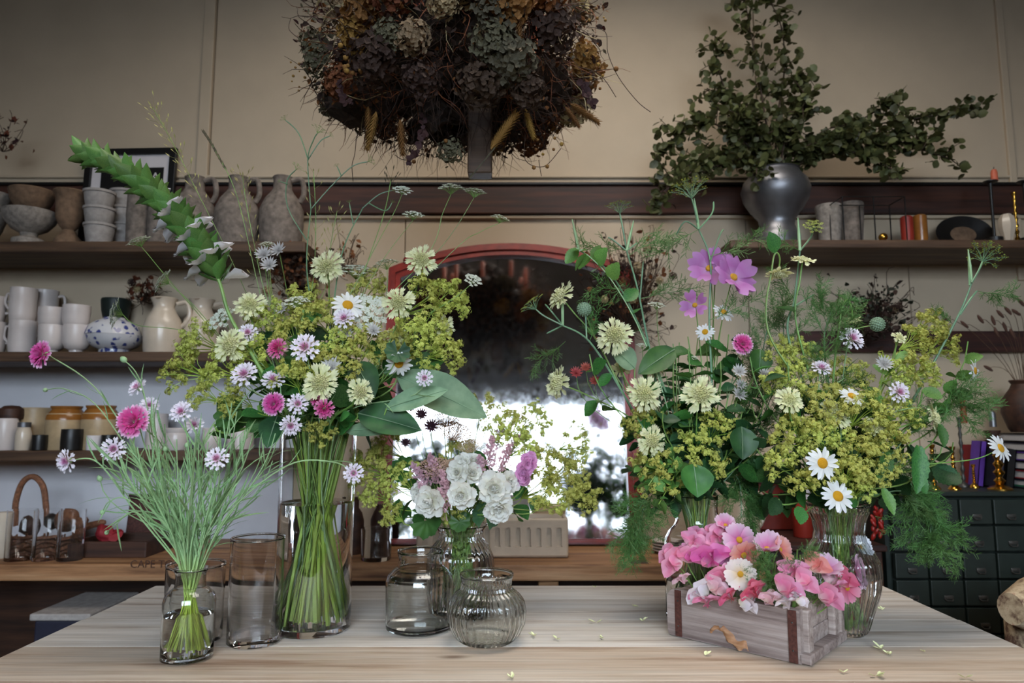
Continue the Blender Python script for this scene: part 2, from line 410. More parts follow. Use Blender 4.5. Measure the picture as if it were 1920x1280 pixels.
# ------------------------------------------------------------------ bench against the wall
BZ = 0.72
bx1 = onz(1430, 1050, BZ).x
bn = thing('workbench', 'worn brown wooden workbench along the back wall carrying mirror and basket', 'bench', (-0.8, 2.4, 0))
MB().bbox((XL + 0.02 + bx1) / 2, 2.265, BZ - 0.025, bx1 - XL - 0.04, 0.20, 0.05, 0.006).build('top_board', M['bench'], bn, False, origin=(-1.1, 2.26, BZ))
MB().bbox((XL + 0.02 + bx1) / 2, 2.50, BZ - 0.025, bx1 - XL - 0.04, 0.262, 0.05, 0.004).build('top_board', M['bench'], bn, False, origin=(-0.7, 2.5, BZ))
MB().bbox(at(1027, 1090, 2.25).x, 2.25, 0.335, 0.062, 0.09, 0.67, 0.004).build('leg', M['bench'], bn, False)
MB().bbox(-2.9, 2.3, 0.335, 0.07, 0.07, 0.67, 0.004).build('leg', M['bench'], bn, False)
MB().bbox((XL + bx1) / 2, 2.58, 0.34, bx1 - XL - 0.1, 0.03, 0.62, 0.004).build('back_panel', M['darkwood'], bn, False)
MB().box(at(1200, 1050, 2.17).x, 2.20, BZ + 0.0006, 0.055, 0.05, 0.0008).build('dark_patch', M['darkwood'], bn, False)
def text(name, s, size, Mx, mat, parent, extr=0.0004):
    cu = bpy.data.curves.new(name, 'FONT'); cu.body = s; cu.size = size; cu.extrude = extr; cu.align_x = 'CENTER'
    o = bpy.data.objects.new(name, cu); C.objects.link(o)
    dg = bpy.context.evaluated_depsgraph_get(); me = bpy.data.meshes.new_from_object(o.evaluated_get(dg))
    bpy.data.objects.remove(o); me.materials.clear(); me.materials.append(mat)
    return inst(name, me, parent, Mx)
FACE = Matrix.Rotation(PI / 2, 4, 'X')
M['stencil'] = plain('stencil_ink', srgb(72, 44, 32), 0.8, 0.2, 60)
text('stencil_lettering', 'CAPE TO', 0.032, Matrix.Translation(at(284, 1064, 2.163)) @ FACE, M['stencil'], bn)
tag(MB().bbox(-1.55, 1.93, 0.42, 0.05, 0.05, 0.99, 0.004, Matrix.Translation((-1.55, 1.93, 0.42)) @ Matrix.Rotation(R(-22), 4, 'Y') @ Matrix.Translation((1.55, -1.93, -0.42))).build('leaning_batten', M['whitepaint'], None, False, origin=(-1.55, 1.93, 0)),
    'pale painted batten leaning diagonally under the left end of the workbench', 'batten')
bp = at(140, 1165, 2.2)
gb = thing('storage_crate', 'grey crate on the floor in the shadow under the workbench', 'crate', (bp.x, 2.2, 0))
MB().bbox(bp.x, 2.26, bp.z / 2 + 0.01, 0.16, 0.25, bp.z + 0.02, 0.006).build('body', M['navy'], gb, False)
MB().bbox(bp.x, 2.26, bp.z + 0.032, 0.18, 0.27, 0.02, 0.004).build('lid', M['greypot'], gb, False)
# ------------------------------------------------------------------ wall shelves
SY0, SY1 = 2.37, 2.64
def shelf(label, xa, xb, rowtop, th, brackets=()):
    z = at(960, rowtop, SY0).z
    s = thing('wall_shelf', label, 'shelf', ((xa + xb) / 2, 2.6, z - th), 'wooden wall shelves')
    MB().bbox((xa + xb) / 2, (SY0 + SY1) / 2, z - th / 2, xb - xa, SY1 - SY0, th, 0.004).build('board', M['shelf'], s, False, origin=((xa + xb) / 2, 2.5, z))
    for bxx in brackets:
        m = MB(); m.bbox(bxx, SY1 - 0.012, z - th - 0.09, 0.03, 0.024, 0.18, 0.003)
        m.tube([(bxx, SY1 - 0.02, z - th - 0.16), (bxx, SY1 - 0.1, z - th - 0.09), (bxx, SY0 + 0.05, z - th - 0.012)], 0.011, 6)
        m.build('bracket', M['shelf'], s, False)
    return z
xl = -3.1
S1 = shelf('upper wooden shelf on the left holding stone flagons and pots', xl, at(572, 460, SY0).x, 452, 0.038, (-2.2, at(555, 460, 2.6).x))
S2 = shelf('middle wooden shelf on the left holding mugs and jugs', xl, at(560, 660, SY0).x, 659, 0.034, (-2.2,))
S3 = shelf('lower wooden shelf on the left holding honey-glazed jars', xl, at(560, 850, SY0).x, 845, 0.034, (-2.2,))
S4 = shelf('dark wooden shelf on the right under the eucalyptus', at(1370, 460, SY0).x, 3.1, 449, 0.03, ())
# ------------------------------------------------------------------ crockery: shapes given as pixel silhouettes
def sil(prof_px, cx, Y, zbase, rowbase, exact=False):
    """(row, half width px) -> (r, z) with the base standing on zbase"""
    k = mpp(rowbase, Y)
    if exact: return [(h * k, zbase + (rowbase - r) * k) for r, h in prof_px]
    p = [(h * k, at(cx, r, Y).z) for r, h in prof_px]
    if any(abs(zbase - q) < 0.002 for q in (S1, S2, S3, S4)): p[0] = (p[0][0], zbase)
    return p
def turned(name, label, cat, cx, Y, zb, rb, prof, mat, group=None, n=32, wall=0.004, open_top=True, exact=False):
    p = sil(prof, cx, Y, zb, rb, exact); x = at(cx, rb, Y).x; zb = p[0][1]
    pr = [(0.0, p[0][1])] + p
    if open_top:
        pr += [(max(0.001, r - wall), z) for r, z in reversed(p[1:])] + [(0.0, p[0][1] + wall)]
    else: pr += [(0.0, p[-1][1])]
    ob = MB().lathe([(r, z - zb) for r, z in pr], n, Matrix.Translation((x, Y, zb)), cap=False).build(name, mat, None, True, origin=(x, Y, zb))
    tag(ob, label, cat, group); return ob, x, p
def ring_handle(parent, pts, r, mat, name='handle'):
    return MB().tube(smoothline(pts, 5), r, 8).build(name, mat, parent)
def hand(parent, x, Y, z0, z1, rx, out, mat, r=0.006, ang=0.0):
    d = Vector((math.cos(ang), math.sin(ang), 0)); c = Vector((x, Y, 0)) + d * (rx - 0.003)
    pts = [c + Vector((0, 0, z1)), c + d * out * 0.75 + Vector((0, 0, z1 + 0.004)), c + d * out + Vector((0, 0, (z0 + z1) / 2)), c + d * out * 0.55 + Vector((0, 0, z0 + 0.006)), c + Vector((0, 0, z0))]
    return ring_handle(parent, pts, r, mat)
# upper shelf
g = 'stone pots on the upper shelf'
Y = 2.46
turned('stone_bowl', 'shallow brown-rimmed stone bowl sitting on the wide footed bowl', 'bowl', 58, Y, S1 + (455 - 397) * mpp(455, Y), 397, [(397, 20), (392, 26), (378, 34), (366, 37), (360, 39), (358, 38)], M['brownstone'])
turned('footed_bowl', 'wide grey footed stone bowl at the left end of upper shelf', 'bowl', 53, Y, S1, 455, [(455, 28), (450, 27), (444, 13), (438, 15), (430, 30), (415, 42), (404, 45), (398, 46), (397, 44)], M['stone'])
turned('stone_bowl', 'grey stone bowl cut off by the left picture edge', 'bowl', -34, Y, S1, 455, [(455, 20), (448, 22), (430, 30), (410, 36), (402, 38), (400, 37)], M['stone'])
turned('stone_bowl', 'small bowl stacked above the bowl at the picture edge', 'bowl', -20, Y, S1 + 55 * mpp(455, Y), 400, [(400, 18), (390, 28), (368, 34), (364, 34)], M['stone'])
turned('goblet_urn', 'brown stone goblet urn with flared foot beside the stacked bowls', 'urn', 127, Y, S1, 455, [(455, 24), (450, 23), (440, 14), (432, 10), (425, 16), (410, 23), (385, 24), (370, 25), (362, 30), (360, 29)], M['brownstone'])
for k, (cx, yy, txt) in enumerate(((185, 2.45, 'front'), (234, 2.555, 'rear'))):
    for j, w_ in enumerate(('bottom', 'middle', 'top')):
        b = 455 - 31 * j
        turned('plant_pot', '%s grey pot of the %s stack of three beside the framed print' % (w_, txt), 'pot', cx, yy, S1 + 31 * j * mpp(455, yy), b,
               [(b, 19), (b - 3, 22), (b - 20, 25), (b - 28, 26), (b - 28.5, 28), (b - 33, 28), (b - 33.5, 26)], M['greypot'], 'stacked grey pots')
for cx, top, yy, lab in ((256, 365, 2.44, 'tall brownish cylinder pot next to the stacked grey pots'), (296, 386, 2.44, 'shorter brownish cylinder pot left of the flagons')):
    turned('cylinder_pot', lab, 'pot', cx, yy, S1, 455, [(455, 18), (452, 19), ((455 + top) / 2, 20), ((455 + top) / 2 - 1, 20.6), (top + 4, 20), (top, 21), (top - 1, 20)], M['flagon'])
def flagon(cx, lab, Y=2.5, s=0.95):
    ob, x, p = turned('stone_flagon', lab, 'flagon', cx, Y, S1, 455, [(455, 36 * s), (451, 40 * s), (420, 43 * s), (395, 42 * s), (375, 33 * s), (362, 22 * s), (355, 18 * s), (338, 18 * s), (334, 20 * s), (332, 18 * s)], M['flagon'], 'weathered stone flagons on the upper shelf')
    k = mpp(455, Y); zt = S1 + 116 * k
    c0 = Vector((x, Y, 0)); zt = at(cx, 339, Y).z
    pts = [c0 + Vector((17 * k, 0, zt)), c0 + Vector((34 * k, 0, zt + 2 * k)), c0 + Vector((40 * k, 0, zt - 12 * k)), c0 + Vector((40 * k, 0, zt - 30 * k)), c0 + Vector((33 * k, 0, zt - 42 * k))]
    ring_handle(ob, pts, 5.0 * k, M['flagon'])
flagon(360, 'weathered stone flagon with ear handle, nearest to the framed print')
flagon(442, 'weathered stone flagon with ear handle, middle of the three', 2.485)
flagon(526, 'weathered stone flagon with ear handle at the shelf end')
# framed print leaning on the wall
pf = thing('framed_print', 'black framed print with white mat leaning behind the grey pots', 'picture', (at(240, 455, 2.6).x, 2.6, S1))
Pa = at(240, 350, 2.60); k = mpp(350, 2.60)
FM = Matrix.Translation((Pa.x, 2.60, S1)) @ Matrix.Rotation(R(-1.2), 4, 'Y') @ Matrix.Rotation(R(-4), 4, 'X')
wid, hei, fr = 172 * k, 214 * k, 13 * k
m = MB(); m.bbox(-wid / 2 + fr / 2, 0, hei / 2, fr, 0.02, hei, 0.003, FM); m.bbox(wid / 2 - fr / 2, 0, hei / 2, fr, 0.02, hei, 0.003, FM)
m.bbox(0, 0, fr / 2, wid, 0.02, fr, 0.003, FM); m.bbox(0, 0, hei - fr / 2, wid, 0.02, fr, 0.003, FM); m.build('frame', M['black'], pf, False)
MB().box(0, 0.002, hei / 2, wid - fr * 1.6, 0.004, hei - fr * 1.6, FM).build('mat_board', M['white'], pf, False)
MB().box(4 * k, -0.0012, hei - 92 * k, 118 * k, 0.002, 106 * k, FM).build('print', M['black'], pf, False)
text('lettering', 'OPPA', 24 * k, FM @ Matrix.Translation((26 * k, -0.0026, hei - 66 * k)) @ FACE, M['printwhite'], pf)
text('lettering', 'ITS', 26 * k, FM @ Matrix.Translation((-24 * k, -0.0026, hei - 128 * k)) @ FACE, M['printwhite'], pf)
# middle shelf: mugs
def mug(cx, b, top, hw, lab, Y, zb, ang=None, group='pale stoneware mugs', foot=False):
    pr = [(b, hw * 0.86), (b - 2, hw * 0.92), (b - 12, hw * 0.98), (top + 14, hw), (top + 12, hw * 1.03), (top + 3, hw), (top, hw * 1.02)]
    if foot: pr = [(b, hw * 0.5), (b - 4, hw * 0.5), (b - 8, hw * 0.8), (b - 18, hw * 0.98), (top + 2, hw * 1.02), (top, hw)]
    ob, x, p = turned('mug' if not foot else 'beaker', lab, 'mug' if not foot else 'cup', cx, Y, zb, b, pr, M['mug'], group, 28, 0.003)
    if ang is not None:
        kk = mpp(b, Y); zb = p[0][1]; h = p[-1][1] - zb
        hand(ob, x, Y, zb + h * 0.35, zb + h * 0.8, hw * kk, 0.026, M['mug'], 0.0045, ang)
Y = 2.47; kk = mpp(660, Y); h = 58
mug(40, 660, 602, 23, 'pale mug, lower of the two stacked at the left end', Y, S2, PI)
mug(41, 602, 541, 22, 'pale mug with handle, upper of the two stacked at left end', Y, S2 + 58 * kk, PI)
mug(-16, 660, 604, 22, 'lower pale mug cut by the left picture edge', Y, S2, 0.3)
mug(-16, 604, 556, 22, 'upper pale mug cut by the left picture edge', Y, S2 + 56 * kk, 0.3)
mug(84, 660, 602, 21, 'lower pale mug behind the handleless beakers', 2.56, S2, 0.2)
mug(83, 602, 545, 21, 'upper pale mug standing higher behind the handleless beakers', 2.56, S2 + 58 * mpp(660, 2.56), 0.2)
mug(96, 661, 610, 23, 'footed pale beaker, bottom of the front left pair', 2.42, S2, None, 'stacked beakers', True)
mug(96, 610, 577, 22.5, 'pale beaker on top of the front left pair', 2.42, S2 + 47 * mpp(660, 2.42), None, 'stacked beakers')
mug(142, 661, 610, 23.5, 'footed pale beaker, bottom of the pair beside the china bowls', 2.42, S2, None, 'stacked beakers', True)
mug(142, 610, 573, 23, 'pale beaker on top of the pair beside the china bowls', 2.42, S2 + 47 * mpp(660, 2.42), None, 'stacked beakers')
turned('china_bowl', 'blue and white patterned china bowl at the bottom of its pair', 'bowl', 214, 2.46, S2, 660, [(660, 26), (656, 26), (650, 38), (640, 46), (630, 49), (629, 47)], M['china'])
turned('china_bowl', 'upturned blue and white china bowl capping another bowl', 'bowl', 212, 2.46, S2 + 31 * mpp(660, 2.46), 629, [(629, 48), (622, 46), (612, 42), (604, 32), (599, 20), (596, 18)], M['china'], open_top=False)
turned('serving_dish', 'dark green serving dish standing behind the china bowls', 'dish', 212, 2.595, S2 + 0.001, 660, [(660, 18), (650, 19), (600, 20), (584, 24), (565, 26), (561, 25)], M['green_cab'])
def jug(cx, b, Y, s, lab, zb, ang=0.15):
    ob, x, p = turned('stoneware_jug', lab, 'jug', cx, Y, zb, b, [(b, 30 * s), (b - 4, 32 * s), (b - 45 * s, 34 * s), (b - 62 * s, 30 * s), (b - 74 * s, 22 * s), (b - 84 * s, 18 * s), (b - 94 * s, 21 * s), (b - 100 * s, 24 * s), (b - 101 * s, 23 * s)], M['cream'], 'cream jugs on the middle shelf', 36)
    kk = mpp(b, Y); zb = at(cx, b, Y).z; hand(ob, x, Y, zb + 48 * s * kk, zb + 92 * s * kk, 24 * s * kk, 0.045 * s, M['cream'], 0.008 * s, ang)
    MB().blade(0.022 * s, [0.016 * s, 0.013 * s, 0.004 * s], 0.5, -0.1, 4, None, Matrix.Translation((x, Y - 18 * s * kk, zb + 97 * s * kk)) @ Matrix.Rotation(PI * 0.95, 4, 'Z')).build('spout', M['cream'], ob)
jug(303, 660, 2.46, 1.0, 'cream stoneware jug with looped handle beside the china bowls', S2)
jug(374, 660, 2.53, 0.98, 'second cream jug half hidden by the lady\'s mantle flowers', S2)
# lower shelf: jars and cups
def jar(cx, b, top, hw, lab, Y, cap=True, body='tan'):
    ob, x, p = turned('storage_jar', lab, 'jar', cx, Y, S3, b, [(b, hw * 0.96), (b - 3, hw), (top + 26, hw), (top + 22, hw * 0.99), (top + 14, hw * 0.93)], M[body], 'stoneware jars on the lower shelf', 32, 0.004, False)
    kk = mpp(b, Y); zt = at(cx, top, Y).z
    if cap:
        MB().lathe([(0, zt - 26 * kk), (hw * 1.012 * kk, zt - 26 * kk), (hw * 0.99 * kk, zt - 18 * kk), (hw * 0.8 * kk, zt - 9 * kk), (hw * 0.74 * kk, zt - 6 * kk), (hw * 0.8 * kk, zt - 3 * kk), (hw * 0.8 * kk, zt), (hw * 0.72 * kk, zt), (hw * 0.7 * kk, zt - 9 * kk), (0, zt - 10 * kk)], 32, Matrix.Translation((x, Y, 0)), cap=False).build('glazed_neck', M['brownglaze'], ob)
jar(120, 843, 761, 33, 'tan stoneware jar with honey-brown neck, behind the tall black cup', 2.48)
jar(185, 843, 760, 32, 'tan stoneware jar with honey-brown neck, behind the white cup', 2.48)
turned('storage_jar', 'plain tan cylinder jar between the dark-lidded jar and glazed jar', 'jar', 62, 2.53, S3, 843, [(843, 26), (840, 28), (790, 29), (770, 29), (766, 29), (764, 28)], M['tan'], 'stoneware jars on the lower shelf')
ob, x, p = turned('lidded_jar', 'pale jar with round dark lid at the left picture edge', 'jar', 8, 2.44, S3, 843, [(843, 18), (838, 20), (790, 20), (784, 18)], M['mug'], None, 28, 0.003, False)
kk = mpp(843, 2.46); MB().lathe([(0, 0), (20 * kk, 0), (21 * kk, 6 * kk), (20 * kk, 18 * kk), (12 * kk, 24 * kk), (0, 25 * kk)], 24, Matrix.Translation((x, 2.46, p[-1][1]-0.001)), cap=False).build('lid', M['darkwood'], ob)
ob, x, p = turned('spice_jar', 'small jar with metal cap standing before the plain tan jar', 'jar', 42, 2.42, S3, 844, [(844, 12), (841, 13), (812, 13.5), (804, 11), (800, 10)], M['cream'], None, 24, 0.003, False)
kk = mpp(843, 2.42); MB().lathe([(0, 0), (11 * kk, 0), (11 * kk, 9 * kk), (0, 9.5 * kk)], 24, Matrix.Translation((x, 2.42, p[-1][1]-0.001)), cap=False).build('cap', M['steel'], ob)
for cx, top, hw, mt, lab in ((73, 815, 13, 'black', 'short black cup right of the small capped jar'), (133, 804, 18, 'black', 'tall black cup standing before the first honey-necked jar'), (175, 816, 12.5, 'white', 'small white cup beside a black cup on lower shelf'), (203, 815, 13, 'black', 'black cup right of the small white cup')):
    turned('cup', lab, 'cup', cx, 2.41, S3, 845, [(845, hw * 0.9), (843, hw), ((845 + top) / 2, hw * 1.03), (top + 1, hw), (top, hw * 0.98)], M[mt], 'cups on the lower shelf', 24, 0.003)
for cx, top, hw, yy, lab in ((292, 776, 19, 2.52, 'taller cream crock standing behind on the lower shelf'), (330, 803, 21, 2.44, 'squat cream crock in front on the lower shelf'), (395, 803, 17, 2.45, 'narrow cream crock half hidden by cornflower leaves'), (450, 770, 24, 2.5, 'wide cream crock near the tall flower vase')):
    turned('crock', lab, 'crock', cx, yy, S3, 844, [(844, hw * 0.9), (841, hw), (top + 12, hw), (top + 8, hw * 0.92), (top + 4, hw), (top, hw), (top - 1, hw * 0.95)], M['mug'], 'cream crocks on the lower shelf', 28, 0.004)
# ------------------------------------------------------------------ arched mirror on the bench
MY = 2.502; mk = mpp(800, MY)
mr = thing('arched_mirror', 'large red-framed mirror with arched top standing on the workbench', 'mirror', (at(956, 1015, MY).x, MY, BZ))
MX = Matrix.Translation((at(956, 1015, MY).x, MY, BZ + 0.002)) @ Matrix.Rotation(R(-8.0), 4, 'X')
hw_o, side_h, top_h = 244 * mk, 535 * mk, 588 * mk
def outline(hw, z0, zs, zt, n=24):
    # rectangle with a segmental arch on top
    pts = [(-hw, z0), (hw, z0)]; rise = zt - zs; rad = (hw * hw + rise * rise) / (2 * rise); cz = zt - rad; a0 = math.asin(hw / rad)
    for i in range(n + 1):
        a = a0 - 2 * a0 * i / n; pts.append((rad * math.sin(a), cz + rad * math.cos(a)))
    return pts
Z0 = 0.0; fw = 24 * mk
of = outline(hw_o, Z0, side_h, top_h); inf = outline(hw_o - fw, Z0 + 10 * mk, side_h - fw * 0.9, top_h - fw * 1.05)
def frame_ring(o_, i_, y0, y1, name, mat):
    n = len(o_); vs = []; fs = []
    for (x, z) in o_: vs.append((x, y0, z))
    for (x, z) in i_: vs.append((x, y0, z))
    for (x, z) in o_: vs.append((x, y1, z))
    for (x, z) in i_: vs.append((x, y1, z))
    for a in range(n):
        b = (a + 1) % n
        fs += [(a, b, n + b, n + a), (2 * n + b, 2 * n + a, 3 * n + a, 3 * n + b), (b, a, 2 * n + a, 2 * n + b), (n + a, n + b, 3 * n + b, 3 * n + a)]
    return MB().add(vs, fs, MX).build(name, mat, mr, False)
frame_ring(of, inf, -0.028, 0.012, 'frame', M['redframe'])
mid_o = outline(hw_o - fw * 0.25, Z0 + 3 * mk, side_h - fw * 0.2, top_h - fw * 0.25); mid_i = outline(hw_o - fw * 0.6, Z0 + 7 * mk, side_h - fw * 0.5, top_h - fw * 0.62)
frame_ring(mid_o, mid_i, -0.036, -0.028, 'frame_moulding', M['redframe'])
gi = outline(hw_o - fw * 0.9, Z0 + 8 * mk, side_h - fw * 0.8, top_h - fw * 0.95)
MB().add([(x, -0.006, z) for x, z in gi] + [(x, 0.002, z) for x, z in gi], [tuple(range(len(gi))), tuple(range(2 * len(gi) - 1, len(gi) - 1, -1))], MX).build('looking_glass', M['mirror'], mr, False)
MB().ball((0, 0, 0), 0.012, MX @ Matrix.Translation((-hw_o * 0.86, -0.03, side_h + 0.03)), 2).build('boss', M['redframe'], mr)
# ------------------------------------------------------------------ stoneware planter on the bench
PY = 2.26; pk = mpp(1040, PY); px0 = at(780, 1045, PY).x; px1 = at(1066, 1045, PY).x
pl = thing('stoneware_planter', 'cream stoneware trough with a row of arched slots before the mirror', 'planter', ((px0 + px1) / 2, PY, BZ))
PH = 70 * pk; PD = 0.13
m = MB(); cx = (px0 + px1) / 2; L = px1 - px0
m.bbox(cx, PY + PD - 0.006, BZ + PH / 2 + 0.004, L, 0.012, PH, 0.004); m.bbox(px0 + 0.006, PY + PD / 2, BZ + PH / 2 + 0.004, 0.012, PD, PH, 0.004); m.bbox(px1 - 0.006, PY + PD / 2, BZ + PH / 2 + 0.004, 0.012, PD, PH, 0.004)
m.box(cx, PY + PD / 2, BZ + 0.012, L - 0.01, PD - 0.01, 0.01)
m.build('trough_body', M['planter'], pl)
# front wall with real arched recesses: a bevelled slab cut by a boolean made from arches
bm_front = MB().bbox(cx, PY + 0.008, BZ + PH / 2 + 0.004, L, 0.022, PH, 0.006).build('front_wall', M['planter'], pl, False)
cut = MB()
nsl = 14
for i in range(nsl):
    sx = px0 + L * (0.06 + 0.88 * i / (nsl - 1)); w2 = 4.6 * pk; zb_, zt_ = BZ + PH * 0.30, BZ + PH * 0.74
    prof = [(-w2 * 1.25, zb_), (w2 * 1.25, zb_), (w2, zb_ + 0.006)] + [(w2 * math.cos(a), zt_ + w2 * math.sin(a)) for a in [PI * j / 8 for j in range(9)]] + [(-w2, zb_ + 0.006)]
    n_ = len(prof)
    vs = [(sx + x, PY - 0.02, z) for x, z in prof] + [(sx + x, PY + 0.0125, z) for x, z in prof]
    fs = [tuple(range(n_)), tuple(range(2 * n_ - 1, n_ - 1, -1))] + [((q + 1) % n_, q, n_ + q, n_ + (q + 1) % n_) for q in range(n_)]
    cut.add(vs, fs)
cm = cut.mesh('slot_cutter', M['planter'], False); co = bpy.data.objects.new('slot_cutter', cm); C.objects.link(co)
I_ = WM[pl.name].inverted()
md = bm_front.modifiers.new('b', 'BOOLEAN'); md.operation = 'DIFFERENCE'; md.object = co; md.solver = 'EXACT'
bpy.context.view_layer.update()
dg = bpy.context.evaluated_depsgraph_get(); nm = bpy.data.meshes.new_from_object(bm_front.evaluated_get(dg)); bm_front.modifiers.clear(); bm_front.data = nm
bpy.data.objects.remove(co)
MB().bbox(cx, PY + PD / 2, BZ + 0.006, L - 0.002, PD + 0.002, 0.01, 0.002).build('foot_band', M['planter_foot'], pl, False)
# second planter end behind, grey card, plates, tumbler on the bench
bx = at(1030, 985, 2.42)
tag(MB().bbox(bx.x, 2.426, BZ + 0.075, 0.11, 0.06, 0.15, 0.012).build('terracotta_caddy', M['tan'], None, False, origin=(bx.x, 2.44, BZ)), 'rounded tan caddy peeping over the stoneware trough', 'caddy')
bx = at(945, 980, 2.45)
tag(MB().bbox(bx.x, 2.425, BZ + 0.09, 0.17, 0.012, 0.18, 0.002).build('grey_card', M['greypot'], None, False, origin=(bx.x, 2.45, BZ)), 'plain grey card propped behind the stoneware trough', 'card')
for i in range(4):
    k = mpp(1010, 2.35); x = at(1243, 1010, 2.35).x; zz = BZ + i * 0.0095 + 0.0005
    turned('side_plate', ('bottom', 'second', 'third', 'top')[i] + ' plate of the small stack at the right end of bench', 'plate', 1250, 2.35, zz, 1020, [(1020, 12), (1018, 16), (1015, 26), (1013.5, 27.5), (1013, 27)], M['mug'], 'stacked plates on the bench', 28, 0.002, True, True)
# ------------------------------------------------------------------ basket, tumblers and boxes on the left of the bench
by = 2.40; k = mpp(1010, by); bc = at(70, 1015, by)
bk = thing('wicker_basket', 'brown wicker basket with tall arched handle on the bench', 'basket', (bc.x, by, BZ))
for i in range(7):
    t = i / 6; rx = (68 + 16 * t) * k; ry = 0.075 + 0.02 * t; z = BZ + 0.006 + i * 0.0105
    pts = [(bc.x + rx * math.cos(a), by + ry * math.sin(a), z + 0.0025 * math.sin(a * 14 + i * PI)) for a in [2 * PI * q / 56 for q in range(57)]]
    MB().tube(pts, 0.0062, 5, False).build('woven_row', M['wicker'], bk)
m = MB()
for q in range(18):
    a = 2 * PI * q / 18; m.tube([(bc.x + 66 * k * math.cos(a), by + 0.073 * math.sin(a), BZ + 0.002), (bc.x + 85 * k * math.cos(a), by + 0.096 * math.sin(a), BZ + 0.08)], 0.004, 5)
m.build('stakes', M['wicker'], bk)
hp = [at(28, 975, by), at(30, 940, by), at(42, 905, by), at(62, 893, by), at(80, 910, by), at(86, 945, by), at(87, 975, by)]
MB().tube(smoothline(hp, 6), 0.0095, 8).build('arched_handle', M['wicker'], bk)
MB().lathe([(0, BZ + 0.012), (0.1, BZ + 0.012), (0.1, BZ + 0.016), (0, BZ + 0.016)], 24, Matrix.Translation((bc.x, by, 0)) @ Matrix.Diagonal((1, 0.7, 1, 1)), cap=False).build('basket_base', M['wicker'], bk)
def tumbler(cx, b, top, hw, lab, Y, mat='glass', grp='glass tumblers on the bench', zb=BZ):
    k = mpp(b, Y); x = at(cx, b, Y).x; h = (b - top) * k; r = hw * k
    pr = [(0, 0), (r * 0.92, 0), (r * 0.97, 0.003), (r, h), (r - 0.002, h), (r * 0.93, 0.012), (0, 0.01)]
    o = MB().lathe([(q, z) for q, z in pr], 32, Matrix.Translation((x, Y, zb)), cap=False).build('glass_tumbler', M[mat], None, True, origin=(x, Y, zb))
    return tag(o, lab, 'tumbler', grp)
for cx, hw, lab in ((38, 25, 'glass tumbler at the left before the wicker basket'), (86, 23, 'middle glass tumbler before the wicker basket'), (132, 23, 'glass tumbler at the right before the wicker basket')):
    tumbler(cx, 1024, 932, hw, lab, 2.235)
tumbler(705, 1040, 982, 29, 'low clear glass tumbler on the bench before the red mirror frame', 2.24)
ob, x, p = turned('brown_bottle', 'dark brown glass bottle left of the low clear tumbler', 'bottle', 664, 2.34, BZ, 1030, [(1030, 16), (1027, 17), (970, 17), (955, 13), (946, 7), (930, 7), (926, 8)], M['darkwood'], None, 24, 0.003, False, True)
ob, x, p = turned('brown_bottle', 'second dark brown bottle behind the low clear tumbler', 'bottle', 712, 2.40, BZ, 1022, [(1022, 17), (1020, 18), (965, 18), (950, 12), (944, 8), (938, 8)], M['darkwood'], None, 24, 0.003, False, True)
for i, (px_, py_, r, mt, lab) in enumerate(((100, 970, 13, 'black', 'dark cork ball in the basket beside the handle'), (128, 968, 19, 'wicker', 'tan cork in the basket behind the right tumbler'), (55, 975, 15, 'darkwood', 'brown cork in the basket behind the left tumbler'), (150, 975, 13, 'wicker', 'small tan cork at the basket\'s right rim'))):
    pp = at(px_, py_, by); r *= k
    m = MB().ball((0, 0, 0), r, Matrix.Translation(pp), 2, (1.2, 1, 0.85))
    m.v = [q + (q - pp) * 0.18 * noise.noise(q * 60) for q in m.v]
    tag(m.build('cork_ball', M[mt], None, True, origin=pp), lab, 'cork', 'corks in the basket')
tr_ = at(232, 1008, 2.36)
ty = thing('wooden_tray', 'low dark wooden tray on the bench right of the basket', 'tray', (tr_.x, 2.36, BZ))
for (dx, dy, sx, sy) in ((0, -0.09, 0.25, 0.012), (0, 0.09, 0.25, 0.012), (-0.12, 0, 0.012, 0.19), (0.12, 0, 0.012, 0.19)):
    MB().bbox(tr_.x + dx, 2.36 + dy, BZ + 0.025, sx, sy, 0.05, 0.003).build('side_board', M['darkwood'], ty, False)
MB().box(tr_.x, 2.36, BZ + 0.006, 0.24, 0.18, 0.01).build('bottom_board', M['darkwood'], ty, False)
cp_ = at(208, 968, 2.36)
m = MB().ball((0, 0, 0), 0.03, Matrix.Translation((cp_.x, 2.36, BZ + 0.052)), 3, (1.3, 0.9, 1.0)); m.v = [q + Vector((noise.noise(q * 38), noise.noise(q * 40 + Vector((5, 5, 1))), noise.noise(q * 36 + Vector((3, 1, 2))))) * 0.028 for q in m.v]
tag(m.build('felt_cloth', M['crimson'], None, True, origin=(cp_.x, 2.36, BZ + 0.02)), 'crumpled crimson felt lying in the dark wooden tray', 'cloth')
pp = at(180, 985, 2.36); tag(MB().tube(smoothline([pp + Vector((-0.07, 0, -0.012)), pp + Vector((-0.02, 0, 0.0)), pp + Vector((0.03, 0.0, 0.012))], 4), [0.013] * 4 + [0.011] * 4 + [0.006], 8).build('cork_horn', M['wicker'], None, True, origin=pp), 'tan curved horn sticking out of the dark wooden tray', 'horn')
bb = at(265, 960, 2.52)
ib = thing('rusty_panel', 'dark rusty brown panel leaning on the wall behind the tray', 'panel', (bb.x, 2.52, BZ))
MB().bbox(0, 0, 0.085, 0.125, 0.014, 0.17, 0.003, Matrix.Translation((bb.x, 2.54, BZ)) @ Matrix.Rotation(R(-8), 4, 'X')).build('panel_face', M['strap'], ib, False)
MB().bbox(0, -0.011, 0.16, 0.13, 0.012, 0.02, 0.003, Matrix.Translation((bb.x, 2.54, BZ)) @ Matrix.Rotation(R(-8), 4, 'X')).build('top_rim', M['darkwood'], ib, False)
